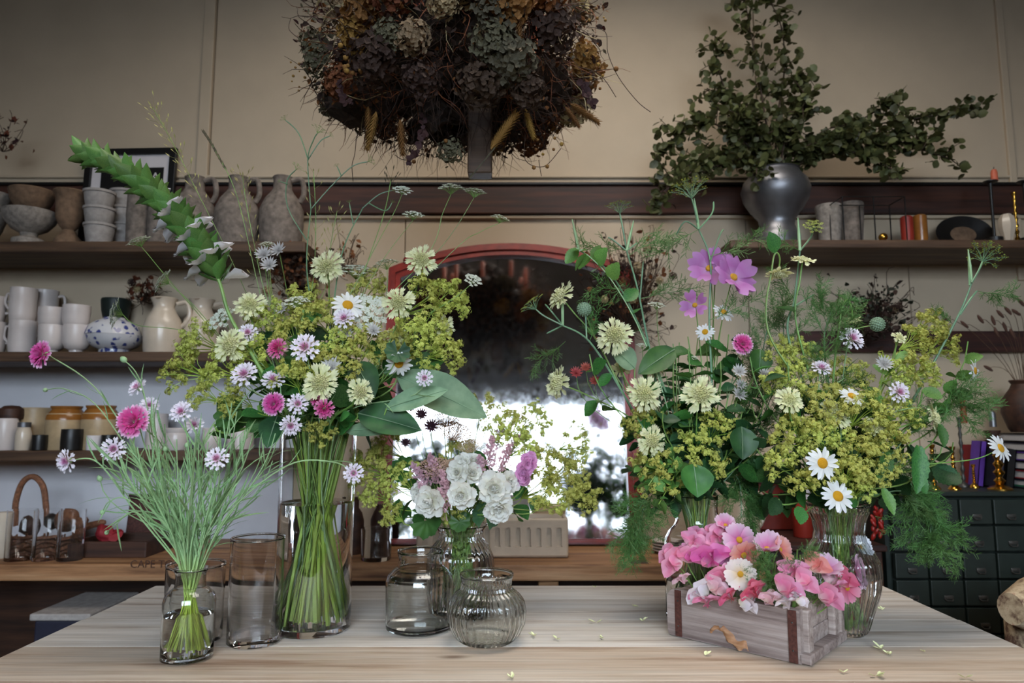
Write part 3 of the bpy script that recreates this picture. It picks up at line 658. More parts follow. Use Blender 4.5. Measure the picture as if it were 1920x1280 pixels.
# cream candle in the basket's left
turned('wax_candle', 'stubby cream candle at the left picture edge beside the basket', 'candle', 3, 2.27, BZ, 1026, [(1026, 12), (1024, 13), (944, 13), (942, 11)], M['cream'], None, 24, 0.003, False, True)
# ------------------------------------------------------------------ right: chest, jug, drawer cabinet with its things
GY0, GY1 = 2.30, 2.62
GZ = at(1800, 921, GY0).z; gx0 = at(1657, 921, GY0).x; gx1 = 2.12
cb = thing('drawer_cabinet', 'dark green cabinet of many small drawers against the wall', 'cabinet', ((gx0 + gx1) / 2, GY1, 0))
MB().box((gx0 + gx1) / 2, (GY0 + GY1) / 2 + 0.01, GZ / 2 - 0.01, gx1 - gx0 - 0.01, GY1 - GY0 - 0.02, GZ - 0.02).build('carcass', M['green_cab'], cb, False)
MB().bbox((gx0 + gx1) / 2, (GY0 + GY1) / 2, GZ - 0.008, gx1 - gx0 + 0.02, GY1 - GY0 + 0.02, 0.016, 0.004).build('top_panel', M['green_cab'], cb, False)
dwm = None; cols = 8; dwid = (gx1 - gx0 - 0.03) / cols; dh = 0.0845
for r_ in range(10):
    for c_ in range(cols):
        x = gx0 + 0.015 + dwid * (c_ + 0.5); z = GZ - 0.022 - dh * (r_ + 0.5)
        if dwm is None:
            dwm = MB().bbox(0, 0, 0, dwid - 0.006, 0.018, dh - 0.006, 0.003).mesh('drawer', M['green_cab'], False)
            lb = MB().bbox(0, -0.011, -0.012, 0.03, 0.006, 0.012, 0.002); lb.tube([(-0.014, -0.012, -0.016), (-0.008, -0.018, -0.022), (0.008, -0.018, -0.022), (0.014, -0.012, -0.016)], 0.0022, 5)
            plm = lb.mesh('drawer_pull', M['pull'], True)
        d = inst('drawer', dwm, cb, Matrix.Translation((x, GY0 - 0.002, z)))
        inst('pull', plm, d, Matrix.Translation((x, GY0 - 0.002, z)))
def candlestick(cx, b, top, hw, Y, lab, zb, mat='brass', knots=7):
    k = mpp(b, Y); x = at(cx, b, Y).x; H = (b - top) * k; r = hw * k
    pr = [(0, 0), (r, 0), (r, 0.004), (r * 0.8, 0.009), (r * 0.42, 0.016)]
    for i in range(knots):
        z = 0.018 + (H - 0.03) * i / knots; dz = (H - 0.03) / knots
        pr += [(r * 0.26, z), (r * (0.5 - 0.02 * i), z + dz * 0.4), (r * 0.24, z + dz * 0.8)]
    pr += [(r * 0.45, H - 0.008), (r * 0.5, H), (0, H)]
    o = MB().lathe(pr, 20, Matrix.Translation((x, Y, zb)), cap=False).build('candlestick', M[mat], None, True, origin=(x, Y, zb))
    return tag(o, lab, 'candlestick', 'brass candlesticks'), x, zb + H
candlestick(1753, 926, 842, 11, 2.36, 'slim beaded brass candlestick beside the serrated leaf on the cabinet', GZ)
candlestick(1791, 926, 846, 11, 2.36, 'slim beaded brass candlestick, second from the leaf', GZ)
candlestick(1808, 922, 792, 9, 2.46, 'tall dark brass candlestick carrying the brown candle', GZ, 'pull')
candlestick(1828, 922, 878, 8, 2.42, 'short dark brass candlestick beside the purple book', GZ)
o_, x_, zt_ = candlestick(1876, 924, 845, 21, 2.36, 'stout brass candlestick with a wide round foot on the cabinet', GZ, 'brass', 4)
def taper(cx, b, top, hw, Y, mat, lab, name='taper_candle'):
    k = mpp(b, Y); p0 = at(cx, b, Y); h = (b - top) * k; r = hw * k
    o = MB().lathe([(0, 0), (r, 0), (r * 0.95, h - r), (r * 0.7, h - r * 0.3), (0, h)], 14, Matrix.Translation(p0), cap=False).build(name, M[mat], None, True, origin=p0)
    MB().tube([p0 + Vector((0, 0, h - 0.001)), p0 + Vector((0.001, 0, h + 0.008))], 0.0012, 5).build('wick', M['black'], o)
    return tag(o, lab, 'candle')
taper(1808, 793, 742, 5.5, 2.46, 'redwax', 'brown-red candle standing above the brass candlesticks on cabinet')
cs = thing('cone_holder', 'dark pinecone candle holder on the books behind the white daisy', 'candle holder', at(1862, 838, 2.45))
cc = at(1862, 838, 2.45); k = mpp(838, 2.45)
m = MB()
for i in range(5):
    for j in range(9):
        a = 2 * PI * (j + i * 0.5) / 9; m.blade(0.018, [0.006, 0.008, 0.001], 0.2, -0.3, 2, None, Matrix.Translation(cc + Vector((0, 0, 0.008 + i * 0.01))) @ Matrix.Rotation(a, 4, 'Z') @ Matrix.Translation((0, 0.012, 0)))
m.build('scales', M['wicker'], cs)
MB().lathe([(0, 0), (0.02, 0), (0.014, 0.03), (0.026, 0.055), (0.026, 0.058), (0, 0.058)], 20, Matrix.Translation(cc), cap=False).build('holder_core', M['darkwood'], cs)
taper(1862, 800, 770, 6, 2.45, 'steel', 'short grey candle stub in the pinecone holder')
# books on the cabinet
def book(lab, x, Y, z, w_, d_, h_, cover, rot, ax='Y'):
    t = thing('book', lab, 'book', (x, Y, z), 'books on the drawer cabinet')
    B = Matrix.Translation((x, Y, z)) @ Matrix.Rotation(rot, 4, ax)
    MB().bbox(0, 0, h_ / 2, w_ * 0.8, d_ - 0.006, h_ - 0.006, 0.001, B).build('page_block', M['page'], t, False)
    m = MB(); m.box(-w_ / 2 + 0.0015, 0, h_ / 2, 0.003, d_, h_, B); m.box(w_ / 2 - 0.0015, 0, h_ / 2, 0.003, d_, h_, B); m.box(0, -d_ / 2 + 0.0015, h_ / 2, w_, 0.003, h_, B)
    m.build('cover', M[cover], t, False)
k = mpp(920, 2.42)
bx = at(1834, 921, 2.46).x
book('purple book leaning among the books behind the brass candlesticks', bx, 2.47, GZ + 0.004, 0.022, 0.05, 0.155, 'purple', R(9))
book('dark navy book leaning beside the purple one', bx + 0.036, 2.47, GZ + 0.004, 0.028, 0.13, 0.14, 'navy', R(9))
book('black book between the navy and the green books', bx + 0.072, 2.47, GZ + 0.004, 0.03, 0.13, 0.13, 'black', R(9))
book('green-covered book leaning against the book stack', bx + 0.118, 2.45, GZ + 0.003, 0.02, 0.13, 0.135, 'bookgreen', R(12))
book('small red book standing behind the dark candlesticks', at(1826, 870, 2.55).x, 2.55, GZ + 0.002, 0.03, 0.1, 0.14, 'crimson', 0)
bxs = at(1935, 900, 2.45).x
for i, cv in enumerate(('navy', 'crimson', 'black', 'purple', 'navy', 'black')):
    z = GZ + 0.002 + i * 0.031
    t = thing('book', ('bottom', 'second', 'third', 'fourth', 'fifth', 'top')[i] + ' book of the flat stack at the right picture edge', 'book', (bxs, 2.46, z), 'flat stack of books')
    MB().bbox(bxs, 2.46, z + 0.0145, 0.148, 0.19, 0.022, 0.001).build('page_block', M['page'], t, False)
    m = MB(); m.box(bxs, 2.46, z + 0.002, 0.155, 0.2, 0.003); m.box(bxs, 2.46, z + 0.027, 0.155, 0.2, 0.003); m.box(bxs + 0.076, 2.46, z + 0.0145, 0.003, 0.2, 0.026); m.build('cover', M[cv], t, False)
zb = GZ + 0.002 + 6 * 0.031 + 0.001
k = mpp(820, 2.46)
turned('dark_vase', 'dark brown vase on the book stack holding dried grasses', 'vase', 1927, 2.46, zb, 806, [(806, 26), (800, 30), (770, 40), (745, 38), (725, 24), (716, 20), (710, 24), (708, 23)], M['darkwood'], None, 28, 0.004, True, True)
vz = zb + 90 * k; vx = at(1927, 806, 2.46).x
bunny = MB().ball((0, 0, 0), 1.0, Matrix.Diagonal((0.3, 0.3, 1, 1)), 2); bunny.v = [q * (1 + 0.25 * noise.noise(q * 9)) for q in bunny.v]
M['bunny'] = plain('dried_grass_head', srgb(88, 60, 48), 0.9, 0.3, 90); bunny_m = bunny.mesh('grass_head', M['bunny'])
M['drystem'] = plain('dry_stem', srgb(92, 66, 48), 0.8, 0.2, 40)
ORDS = ['first', 'second', 'third', 'fourth', 'fifth', 'sixth', 'seventh', 'eighth', 'ninth', 'tenth', 'eleventh', 'twelfth', 'thirteenth', 'fourteenth', 'fifteenth', 'sixteenth', 'seventeenth', 'eighteenth', 'nineteenth', 'twentieth', 'twenty-first', 'twenty-second', 'twenty-third', 'twenty-fourth']
BT = [1772, 1838, 1808, 1862, 1875, 1890, 1884, 1905, 1853, 1914, 1898, 1868]
for i, (px_, py_) in enumerate(((1772, 597), (1838, 598), (1808, 608), (1862, 600), (1875, 588), (1890, 582), (1884, 612), (1905, 585), (1853, 690), (1914, 566), (1898, 625), (1868, 622))):
    tip = at(px_, py_, 2.42 + 0.05 * math.sin(i)); base = Vector((vx + 0.006 * math.cos(i * 2), 2.46 + 0.006 * math.sin(i * 2), zb + 0.05))
    t = thing('dried_grass_stem', 'dried bunny-tail grass, %s from the left in the dark vase' % ORDS[sorted(range(12), key=lambda q: BT[q]).index(i)], 'dried grass', base, 'dried grasses in the dark vase')
    MB().tube(bez(base, base + Vector((0, 0, 0.16)), tip + Vector((0.05, 0, 0.02)), tip, 8), 0.0009, 4).build('stem', M['drystem'], t)
    inst('seed_head', bunny_m, t, orient(tip, (rnd(-.8, .1), 0, rnd(.2, 1)), rnd(0, 6), 0.019))
# chest and things seen between the right vases
cx0 = bx1 + 0.01; cz = at(1480, 1024, 2.28).z
ch = thing('wooden_chest', 'dark red-brown wooden chest beside the green drawer cabinet', 'chest', ((cx0 + gx0) / 2, 2.45, 0))
MB().bbox((cx0 + gx0) / 2, 2.45, cz / 2 - 0.01, gx0 - cx0 - 0.03, 0.30, cz - 0.02, 0.006).build('chest_body', M['darkwood'], ch, False)
MB().bbox((cx0 + gx0) / 2, 2.45, cz - 0.008, gx0 - cx0 - 0.012, 0.33, 0.02, 0.004).build('chest_lid', M['rail'], ch, False)
pbk = at(1490, 900, 2.55); MBh = pbk.z + 0.02 - cz
hb = thing('red_board', 'dark red panelled board standing on the wooden chest', 'board', ((cx0 + gx0) / 2, 2.60, cz))
MB().bbox((cx0 + gx0) / 2, 2.60, cz + 0.004 + MBh / 2, gx0 - cx0 - 0.08, 0.02, MBh, 0.004).build('panel', M['rust'], hb, False)
MB().bbox((cx0 + gx0) / 2, 2.585, cz + MBh * 0.9, gx0 - cx0 - 0.08, 0.012, 0.03, 0.003).build('top_rail', M['rail'], hb, False)
ob, x, p = turned('enamel_tin', 'red tin with a white side band behind the right bouquet', 'tin', 1506, 2.45, cz + 0.003, 1000, [(1000, 17), (998, 18), (880, 18), (876, 15)], M['redwax'], None, 24, 0.003, False, True)
k = mpp(1000, 2.45); MB().lathe([(18.4 * k, cz + 70 * k), (18.8 * k, cz + 70 * k), (18.8 * k, cz + 96 * k), (18.4 * k, cz + 96 * k)], 24, Matrix.Translation((x, 2.45, 0)), cap=False).build('white_band', M['white'], ob)
ob, x, p = turned('cream_pitcher', 'tall cream pitcher on the bench behind the clear bottle', 'pitcher', 1388, 2.34, BZ, 1028, [(1028, 30), (1024, 34), (990, 38), (960, 35), (935, 29), (915, 27), (905, 30), (903, 29)], M['cream'], None, 32, 0.004, True, True)
k = mpp(1000, 2.34); hand(ob, x, 2.34, BZ + 45 * k, BZ + 105 * k, 30 * k, 0.05, M['cream'], 0.008, 0.3)
ch_ = thing('chilli_string', 'string of dried red chillies hanging on the cabinet side', 'dried chillies', at(1648, 1005, 2.26))
pod = MB().ball((0, 0, 0), 1, Matrix.Diagonal((0.45, 0.45, 1, 1)), 2); pod.v = [q * (1 + 0.2 * noise.noise(q * 3)) for q in pod.v]; pod_m = pod.mesh('chilli', plain('red_chilli', srgb(150, 28, 22), 0.35, 0.2, 30))
MB().tube([at(1646, 950, 2.26), at(1647, 1005, 2.262)], 0.0015, 5).build('string', M['drystem'], ch_)
for i in range(13):
    inst('chilli', pod_m, ch_, orient(at(1640 + 12 * (i % 2) + rnd(-3, 3), 955 + i * 4.2, 2.255 + rnd(-0.01, 0.01)), (rnd(-.8, .8), rnd(-.5, .5), -1), rnd(0, 6), 0.014))
# upholstered armchair, its rolled arm in the lower right corner
def lumpy(m, amp, sc_):
    m.v = [q + Vector((noise.noise(q * sc_), noise.noise(q * sc_ + Vector((9, 2, 4))), noise.noise(q * sc_ + Vector((1, 7, 3))))) * amp for q in m.v]; return m
ac = at(1905, 1140, 1.62); AZ = ac.z
arm = thing('armchair', 'floral upholstered armchair with rolled arm at the lower right', 'armchair', (ac.x + 0.4, 1.75, 0))
lumpy(MB().tube([(ac.x - 0.012 + 0.075 * i, 1.62 + 0.02 * i, AZ) for i in range(8)], [0.035, 0.066, 0.073] + [0.074] * 5, 20), 0.006, 9).build('rolled_arm', M['floral'], arm)
lumpy(MB().bbox(ac.x + 0.30, 1.70, AZ / 2 + 0.02, 0.52, 0.09, AZ - 0.09, 0.03, None, 3), 0.004, 8).build('arm_panel', M['floral'], arm)
lumpy(MB().bbox(ac.x + 0.30, 1.95, 0.36, 0.52, 0.4, 0.16, 0.05, None, 4), 0.004, 8).build('seat_cushion', M['floral'], arm)
lumpy(MB().bbox(ac.x + 0.60, 1.9, 0.55, 0.1, 0.5, 0.6, 0.04, None, 4), 0.004, 8).build('backrest', M['floral'], arm)
for dx in (0.10, 0.60):
    for dy in (1.72, 2.12): MB().tube([(ac.x + dx, dy, 0), (ac.x + dx, dy, 0.16)], [0.016, 0.024], 10).build('leg', M['darkwood'], arm)
MB().bbox(ac.x + 0.32, 1.93, 0.21, 0.56, 0.44, 0.14, 0.02).build('seat_frame', M['floral'], arm, False)
# ------------------------------------------------------------------ right shelf
VY = 2.47
ob, x, p = turned('silver_urn', 'dull silver urn on the right shelf holding eucalyptus branches', 'urn', 1458, VY, S4, 449, [(449, 41), (444, 41), (436, 36), (424, 31), (412, 33), (395, 47), (375, 59), (358, 63), (342, 58), (330, 47), (324, 44), (322, 46)], M['steel'], None, 48)
turned('pillar_candle', 'dark red pillar candle on the right shelf, left of its pair', 'candle', 1702, 2.46, S4, 449, [(449, 10), (447, 11), (408, 11), (406, 9)], M['redwax'], None, 20, 0.003, False)
turned('pillar_candle', 'dark amber pillar candle on the right shelf, right of its pair', 'candle', 1727, 2.47, S4, 449, [(449, 11), (447, 12), (406, 12), (404, 10)], M['brownglaze'], None, 20, 0.003, False)
turned('grey_pot', 'dim grey pot beside the silver urn on the right shelf', 'pot', 1556, 2.54, S4, 449, [(449, 18), (445, 20), (410, 22), (388, 24), (386, 23)], M['stone'])
turned('grey_pot', 'second dim grey pot inside the wire lantern\'s shade', 'pot', 1598, 2.56, S4, 449, [(449, 17), (445, 19), (410, 22), (384, 23), (382, 22)], M['flagon'])
lt = thing('wire_lantern', 'black wire lantern frame on the right shelf', 'lantern', (at(1640, 449, 2.44).x, 2.44, S4))
q0 = at(1578, 445, 2.42); q1 = at(1690, 372, 2.42); m = MB()
for x in (q0.x, (q0.x + q1.x) / 2, q1.x):
    for y in (2.40, 2.50): m.tube([(x, y, S4 + 0.003), (x, y, q1.z)], 0.0022, 5)
for zz in (S4 + 0.004, q1.z):
    for y in (2.40, 2.50): m.tube([(q0.x, y, zz), (q1.x, y, zz)], 0.0022, 5)
    for x in (q0.x, q1.x): m.tube([(x, 2.40, zz), (x, 2.50, zz)], 0.0022, 5)
m.build('wire_frame', M['black'], lt)
MB().ball((0, 0, 0), 0.016, Matrix.Translation((at(1655, 435, 2.45).x, 2.45, S4 + 0.03)), 2).build('brass_finial', M['brass'], lt)
MB().lathe([(0, 0.003), (0.02, 0.003), (0.008, 0.012), (0.006, 0.02), (0, 0.02)], 16, Matrix.Translation((at(1655, 435, 2.45).x, 2.45, S4)), cap=False).build('brass_stand', M['brass'], lt)
ov = thing('oval_platter', 'black oval platter leaning on the wall behind the shelf candles', 'platter', (at(1810, 449, 2.55).x, 2.55, S4))
oc = Vector((at(1808, 404, 2.56).x, 2.575, S4 + 0.074)); OM = Matrix.Translation(oc) @ Matrix.Rotation(R(82), 4, 'X') @ Matrix.Diagonal((1.42, 0.92, 1, 1))
MB().lathe([(0, 0), (0.055, 0.0), (0.075, 0.012), (0.078, 0.012), (0.058, -0.004), (0, -0.005)], 40, OM, cap=False).build('platter_body', M['black'], ov)
MB().lathe([(0, 0.0015), (0.035, 0.0015)], 24, OM, cap=False).build('painted_centre', M['brownstone'], ov)
ob, x, p = turned('iron_candle_holder', 'black iron candle holder with drip dish on the right shelf', 'candle holder', 1865, 2.44, S4, 449, [(449, 14), (446, 14), (443, 3), (400, 2.5), (350, 3), (344, 4), (342, 12), (340, 12.5)], M['black'], None, 20, 0.002, False)
taper(1865, 340, 316, 6, 2.44, 'candle', 'short salmon candle in the iron holder on the right shelf')
turned('paper_egg', 'pale faceted egg-shaped ornament at the right shelf end', 'ornament', 1890, 2.45, S4, 449, [(449, 6), (440, 11), (425, 15), (410, 13), (404, 9), (402, 8)], M['cream'], None, 7, 0.003, False)
candlestick(1908, 449, 346, 9, 2.46, 'slender brass candlestick at the right end of the shelf', S4)
ob, x, p = turned('iron_candle_holder', 'black candle holder cut off by the right picture edge', 'candle holder', 1929, 2.44, S4, 449, [(449, 14), (446, 14), (443, 3), (400, 2.5), (350, 3), (344, 4), (342, 12), (340, 12.5)], M['black'], None, 20, 0.002, False)
# ------------------------------------------------------------------ eucalyptus branches in the urn
def leafmat(name, c1, c2, rough=0.55, thin=0.25, jit=0.3, scale=40):
    x = N(name); v = x.mapped((1, 1, 1)); nz = x.noise(v, scale)
    x.base(x.jitter(x.ramp(nz, [(0.3, c1), (0.7, c2)]), 0.015, jit)); x.rough(rough); x.thin(thin); M[name] = x.m; return x.m
leafmat('eucalyptus', srgb(58, 62, 36), srgb(104, 108, 64), 0.5, 0.25, 0.4)
M['twig'] = plain('brown_twig', srgb(62, 46, 34), 0.8, 0.2, 60)
eleaf = [MB().blade(1.0, [0.02, 0.34, 0.42, 0.36, 0.04], 0.18, 0.1 * s_, 2).mesh('eucalyptus_leaf', M['eucalyptus']) for s_ in (-1, 1, 2)]
urn_x = at(1458, 330, VY).x; urn_z = at(1458, 330, VY).z
def euc(lab, pts, nleaf, spread, Ys, subs=()):
    base = Vector((urn_x, VY, urn_z - 0.05))
    t = thing('eucalyptus_branch', lab, 'branch', base, 'eucalyptus branches in the silver urn')
    line = smoothline([base] + [at(a, b, y) for (a, b), y in zip(pts, Ys)], 6)
    m = MB(); n = len(line); m.tube(line, [0.005 * (1 - 0.75 * i / n) for i in range(n)], 5)
    spots = []
    nleaf = int(nleaf * 2.3); spread *= 1.15
    for i in range(nleaf):
        f_ = (0.22 + 0.78 * (i + rnd(0, 1)) / nleaf) * (n - 1); j = min(n - 2, int(f_)); p = line[j].lerp(line[j + 1], f_ - j)
        if i % 5 == 0 and i < nleaf - 3:   # a side twig
            e = p + Vector((rnd(-1, 1), rnd(-0.6, 0.6), rnd(-0.7, 0.8))) * spread * 1.6; m.tube([p, p.lerp(e, 0.5) + Vector((0, 0, 0.006)), e], [0.002, 0.0015, 0.0008], 4); side = (p, e)
            for q in range(8): spots.append(p.lerp(e, 0.2 + 0.11 * q) + Vector((rnd(-1, 1), rnd(-1, 1), rnd(-1, 1))) * 0.008)
        spots.append(p + Vector((rnd(-1, 1), rnd(-1, 1), rnd(-1, 1))) * spread * 0.5)
    m.build('stem', M['twig'], t)
    for p in spots:
        d = Vector((rnd(-1, 1), rnd(-1, 0.6), rnd(-0.8, 0.6))).normalized()
        q = Vector((0, 1, 0)).rotation_difference(d)
        s_ = rnd(0.021, 0.036)
        inst('leaf', random.choice(eleaf), t, Matrix.Translation(p) @ q.to_matrix().to_4x4() @ Matrix.Rotation(rnd(0, 6.28), 4, 'Y') @ Matrix.Scale(s_, 4))
Yv = lambda n, a=2.44, b=2.34: [a + (b - a) * i / (n - 1) for i in range(n)]
euc('tall upright eucalyptus branch rising out of the top of the picture', [(1440, 250), (1420, 130), (1400, 20), (1385, -60)], 44, 0.05, Yv(4))
euc('upright eucalyptus branch leaning right beside the tallest one', [(1455, 240), (1470, 140), (1465, 50), (1430, -20)], 34, 0.05, Yv(4, 2.46, 2.42))
euc('eucalyptus branch bushing out left at mid height', [(1420, 260), (1370, 190), (1345, 120), (1340, 60)], 26, 0.045, Yv(4))
euc('bushy eucalyptus branch arching left over the rail', [(1400, 270), (1330, 230), (1275, 250), (1240, 290)], 44, 0.05, Yv(4))
euc('low eucalyptus branch spreading left along the rail', [(1400, 295), (1340, 290), (1290, 310), (1245, 330)], 36, 0.045, Yv(4))
euc('eucalyptus branch trailing down left below the rail', [(1390, 305), (1310, 310), (1250, 350), (1220, 395)], 26, 0.03, Yv(4, 2.44, 2.36))
euc('dense eucalyptus branch filling the middle above the urn', [(1430, 290), (1410, 240), (1380, 210)], 36, 0.055, Yv(3))
euc('eucalyptus branch drooping in front of the silver urn', [(1440, 300), (1420, 310), (1420, 340)], 14, 0.03, Yv(3, 2.42, 2.36))
euc('eucalyptus branch leaning right over the urn', [(1480, 260), (1500, 200), (1505, 130)], 28, 0.05, Yv(3))
euc('long eucalyptus branch reaching far right above the shelf', [(1520, 290), (1620, 240), (1730, 220), (1835, 205)], 42, 0.04, Yv(4))
euc('eucalyptus branch arching right and drooping above the red candles', [(1520, 280), (1600, 250), (1690, 270), (1790, 300)], 46, 0.045, Yv(4))
euc('low eucalyptus branch hanging right between urn and lantern', [(1510, 300), (1570, 280), (1640, 300), (1690, 330)], 42, 0.04, Yv(4))
euc('leafy eucalyptus branch bending left at the height of the chandelier', [(1425, 280), (1390, 220), (1350, 180), (1325, 165)], 34, 0.05, Yv(4, 2.44, 2.4))
euc('eucalyptus branch hanging low left over the dark rail end', [(1400, 300), (1350, 310), (1300, 320), (1270, 350)], 34, 0.045, Yv(4, 2.42, 2.3))
euc('eucalyptus branch curving right and up near the tallest one', [(1470, 270), (1490, 230), (1515, 180)], 30, 0.05, Yv(3, 2.42, 2.34))
euc('eucalyptus branch spreading over the lantern at right', [(1530, 270), (1620, 260), (1700, 250), (1760, 260)], 44, 0.05, Yv(4, 2.42, 2.3))
euc('thin eucalyptus tip rising right of centre above the shelf', [(1540, 270), (1640, 210), (1690, 180)], 26, 0.04, Yv(3, 2.42, 2.36))
euc('short bushy eucalyptus branch just right of the urn', [(1500, 290), (1550, 260), (1590, 230)], 34, 0.045, Yv(3))
# ------------------------------------------------------------------ hanging dried-flower chandelier
CY = 1.62
ck = mpp(100, CY)
ccen = at(850, 90, CY)
chd = thing('dried_flower_chandelier', 'hanging cloud of dried flowers and twigs around candles above the table', 'chandelier', at(850, 300, CY))
def env(y):
    tab = [(-120, 180), (-60, 240), (0, 272), (60, 282), (130, 272), (180, 258), (215, 220), (250, 150), (290, 70), (320, 20)]
    for (a, ha), (b, hb) in zip(tab, tab[1:]):
        if a <= y <= b: return ha + (hb - ha) * (y - a) / (b - a)
    return 20
def inside(y=None, lo=0.0, hi=1.0):
    y = rnd(-110, 230) if y is None else y
    a = rnd(0, 2 * PI)
    if math.sin(a) > 0.05 and y < 75: y = rnd(75, 200)      # the far side is lower: the candles stand clear of it
    r = env(y) * math.sqrt(rnd(lo * lo, hi * hi))
    return Vector((ccen.x + r * math.cos(a) * ck, CY + r * math.sin(a) * ck * 0.9, at(850, y, CY).z))
for nm, c1, c2 in (('dry_brown', srgb(36, 24, 18), srgb(72, 48, 34)), ('dry_rust', srgb(84, 42, 22), srgb(136, 80, 42)), ('dry_sage', srgb(66, 62, 46), srgb(108, 102, 78)), ('dry_cream', srgb(128, 108, 78), srgb(178, 158, 120)), ('dry_plum', srgb(40, 20, 22), srgb(68, 34, 34)), ('dry_gold', srgb(112, 78, 34), srgb(160, 118, 56))):
    leafmat(nm, c1, c2, 0.8, 0.15, 0.25, 50)
# core
m = MB()
for i in range(34):
    yy_ = rnd(-90, 175); p = inside(yy_, 0, 0.78 if yy_ < 90 else 0.6); m.ball((0, 0, 0), rnd(0.045, 0.085), Matrix.Translation(p), 3, (1.2, 1.1, 0.8))
for i in range(16):
    p = inside(rnd(160, 235), 0, 0.55); m.ball((0, 0, 0), rnd(0.022, 0.036), Matrix.Translation(p), 3)
m.v = [q + Vector((noise.noise(q * 45), noise.noise(q * 45 + Vector((5, 1, 8))), noise.noise(q * 45 + Vector((2, 9, 4))))) * 0.022 + Vector((noise.noise(q * 140), noise.noise(q * 150 + Vector((5, 1, 8))), noise.noise(q * 145 + Vector((2, 9, 4))))) * 0.014 for q in m.v]
tag(m.build('moss_core', plain('dark_moss', srgb(48, 35, 26), 0.95, 0.35, 70, 0.6), chd), kind='stuff')
def twigs(n, y0, y1, ln, rad, mat, name, down=0.0):
    m = MB()
    for i in range(n):
        y = rnd(y0, y1); p = inside(y, 0.55, 1.0); d = Vector((p.x - ccen.x, p.y - CY, (p.z - ccen.z) * 0.7)).normalized() + Vector((rnd(-1, 1), rnd(-1, 1), rnd(-1, 1) - down)) * 0.9; d.normalize()
        pts = [p - d * ln * 0.5]; step = rnd(0.5, 1.0) * ln / 5
        for j in range(6):
            d = (d + Vector((rnd(-1, 1), rnd(-1, 1), rnd(-1, 1) - down * 0.5)) * 0.5).normalized(); pts.append(pts[-1] + d * step)
        m.tube(pts, [rad, rad, rad * .9, rad * .8, rad * .7, rad * .5, rad * .3], 3, False)
    tag(m.build(name, mat, chd), kind='stuff')
twigs(1000, -80, 235, 0.13, 0.0013, M['dry_brown'], 'twig_tangle')
twigs(620, -20, 245, 0.12, 0.0012, M['dry_rust'], 'rust_twigs', 0.3)
twigs(420, 140, 275, 0.13, 0.0009, M['dry_brown'], 'hanging_rootlets', 0.9)
twigs(70, 90, 220, 0.16, 0.0013, M['dry_cream'], 'pale_straw', 0.2)
def litter(n, y0, y1, mat, name, s0, s1):
    m = MB()
    for i in range(n):
        p = inside(rnd(y0, y1), 0.6, 1.02); s_ = rnd(s0, s1)
        m.blade(s_, [0.001, s_ * 0.3, s_ * 0.26, 0.001], 0.3, 0.2, 2, None, orient(p, (rnd(-1, 1), rnd(-1, 1), rnd(-1, 1)), rnd(0, 6)))
    tag(m.build(name, mat, chd), kind='stuff')
litter(1900, -90, 245, M['dry_brown'], 'brown_leaf_litter', 0.008, 0.022)
litter(1100, -80, 240, M['dry_rust'], 'rust_leaf_litter', 0.006, 0.018)
litter(600, -60, 200, M['dry_sage'], 'sage_leaf_litter', 0.006, 0.016)
litter(600, -80, 160, M['dry_plum'], 'plum_leaf_litter', 0.008, 0.02)
def hyd(mat):
    m = MB()
    for i in range(130):
        u = (i + 0.5) / 130; ph = math.acos(1 - 1.3 * u); a = i * 2.39996
        n_ = Vector((math.sin(ph) * math.cos(a), math.sin(ph) * math.sin(a), math.cos(ph))); s_ = rnd(0.11, 0.19)
        lump = 1 + 0.35 * noise.noise(n_ * 2.3 + Vector((len(mat.name), 0, 0)))
        B = orient(n_ * rnd(0.72, 1.0) * lump, n_ + Vector((rnd(-.7, .7), rnd(-.7, .7), rnd(-.7, .7))), rnd(0, 6))
        for j in range(4): m.blade(s_, [0.015, 0.07, 0.08, 0.02], 0.4, -0.25, 2, None, B @ Matrix.Rotation(j * PI / 2, 4, 'Z'))
    m.ball((0, 0, 0), 0.55, None, 1)
    return m.mesh('dried_hydrangea', mat)
HY = {c_: hyd(M[c_]) for c_ in ('dry_sage', 'dry_cream', 'dry_rust', 'dry_gold', 'dry_brown')}
def facing(px, py, dY=-0.2):
    p = at(px, py, CY + dY); n_ = (p - Vector((ccen.x, CY, ccen.z))); return p, n_ + Vector((0, -0.25, 0))
for px_, py_, r_, c_, dY in ((600, 90, 34, 'dry_sage', -.05), (598, 115, 28, 'dry_sage', -.1), (668, 60, 30, 'dry_gold', -.2), (775, 70, 28, 'dry_cream', -.29), (727, 65, 24, 'dry_sage', -.28), (925, 80, 34, 'dry_sage', -.29), (955, 115, 40, 'dry_sage', -.28), (930, 20, 34, 'dry_sage', -.3), (640, 20, 26, 'dry_cream', -.15), (690, 12, 44, 'dry_gold', -.22), (1085, 20, 28, 'dry_cream', -.05), (950, 5, 40, 'dry_gold', -.3), (830, 5, 26, 'dry_cream', -.3), (1030, 60, 44, 'dry_brown', -.2), (700, 110, 40, 'dry_brown', -.26), (640, 155, 30, 'dry_rust', -.15), (790, 150, 30, 'dry_brown', -.28), (1090, 110, 30, 'dry_gold', -.08), (900, 160, 36, 'dry_brown', -.27), (845, 282, 22, 'dry_sage', -.12), (990, 170, 30, 'dry_brown', -.25), (740, -20, 40, 'dry_rust', -.28), (1010, -15, 40, 'dry_rust', -.24), (870, -40, 44, 'dry_cream', -.28)):
    p, n_ = facing(px_, py_, dY); inst('dried_hydrangea', HY[c_], chd, orient(p, n_, rnd(0, 6), r_ * ck))
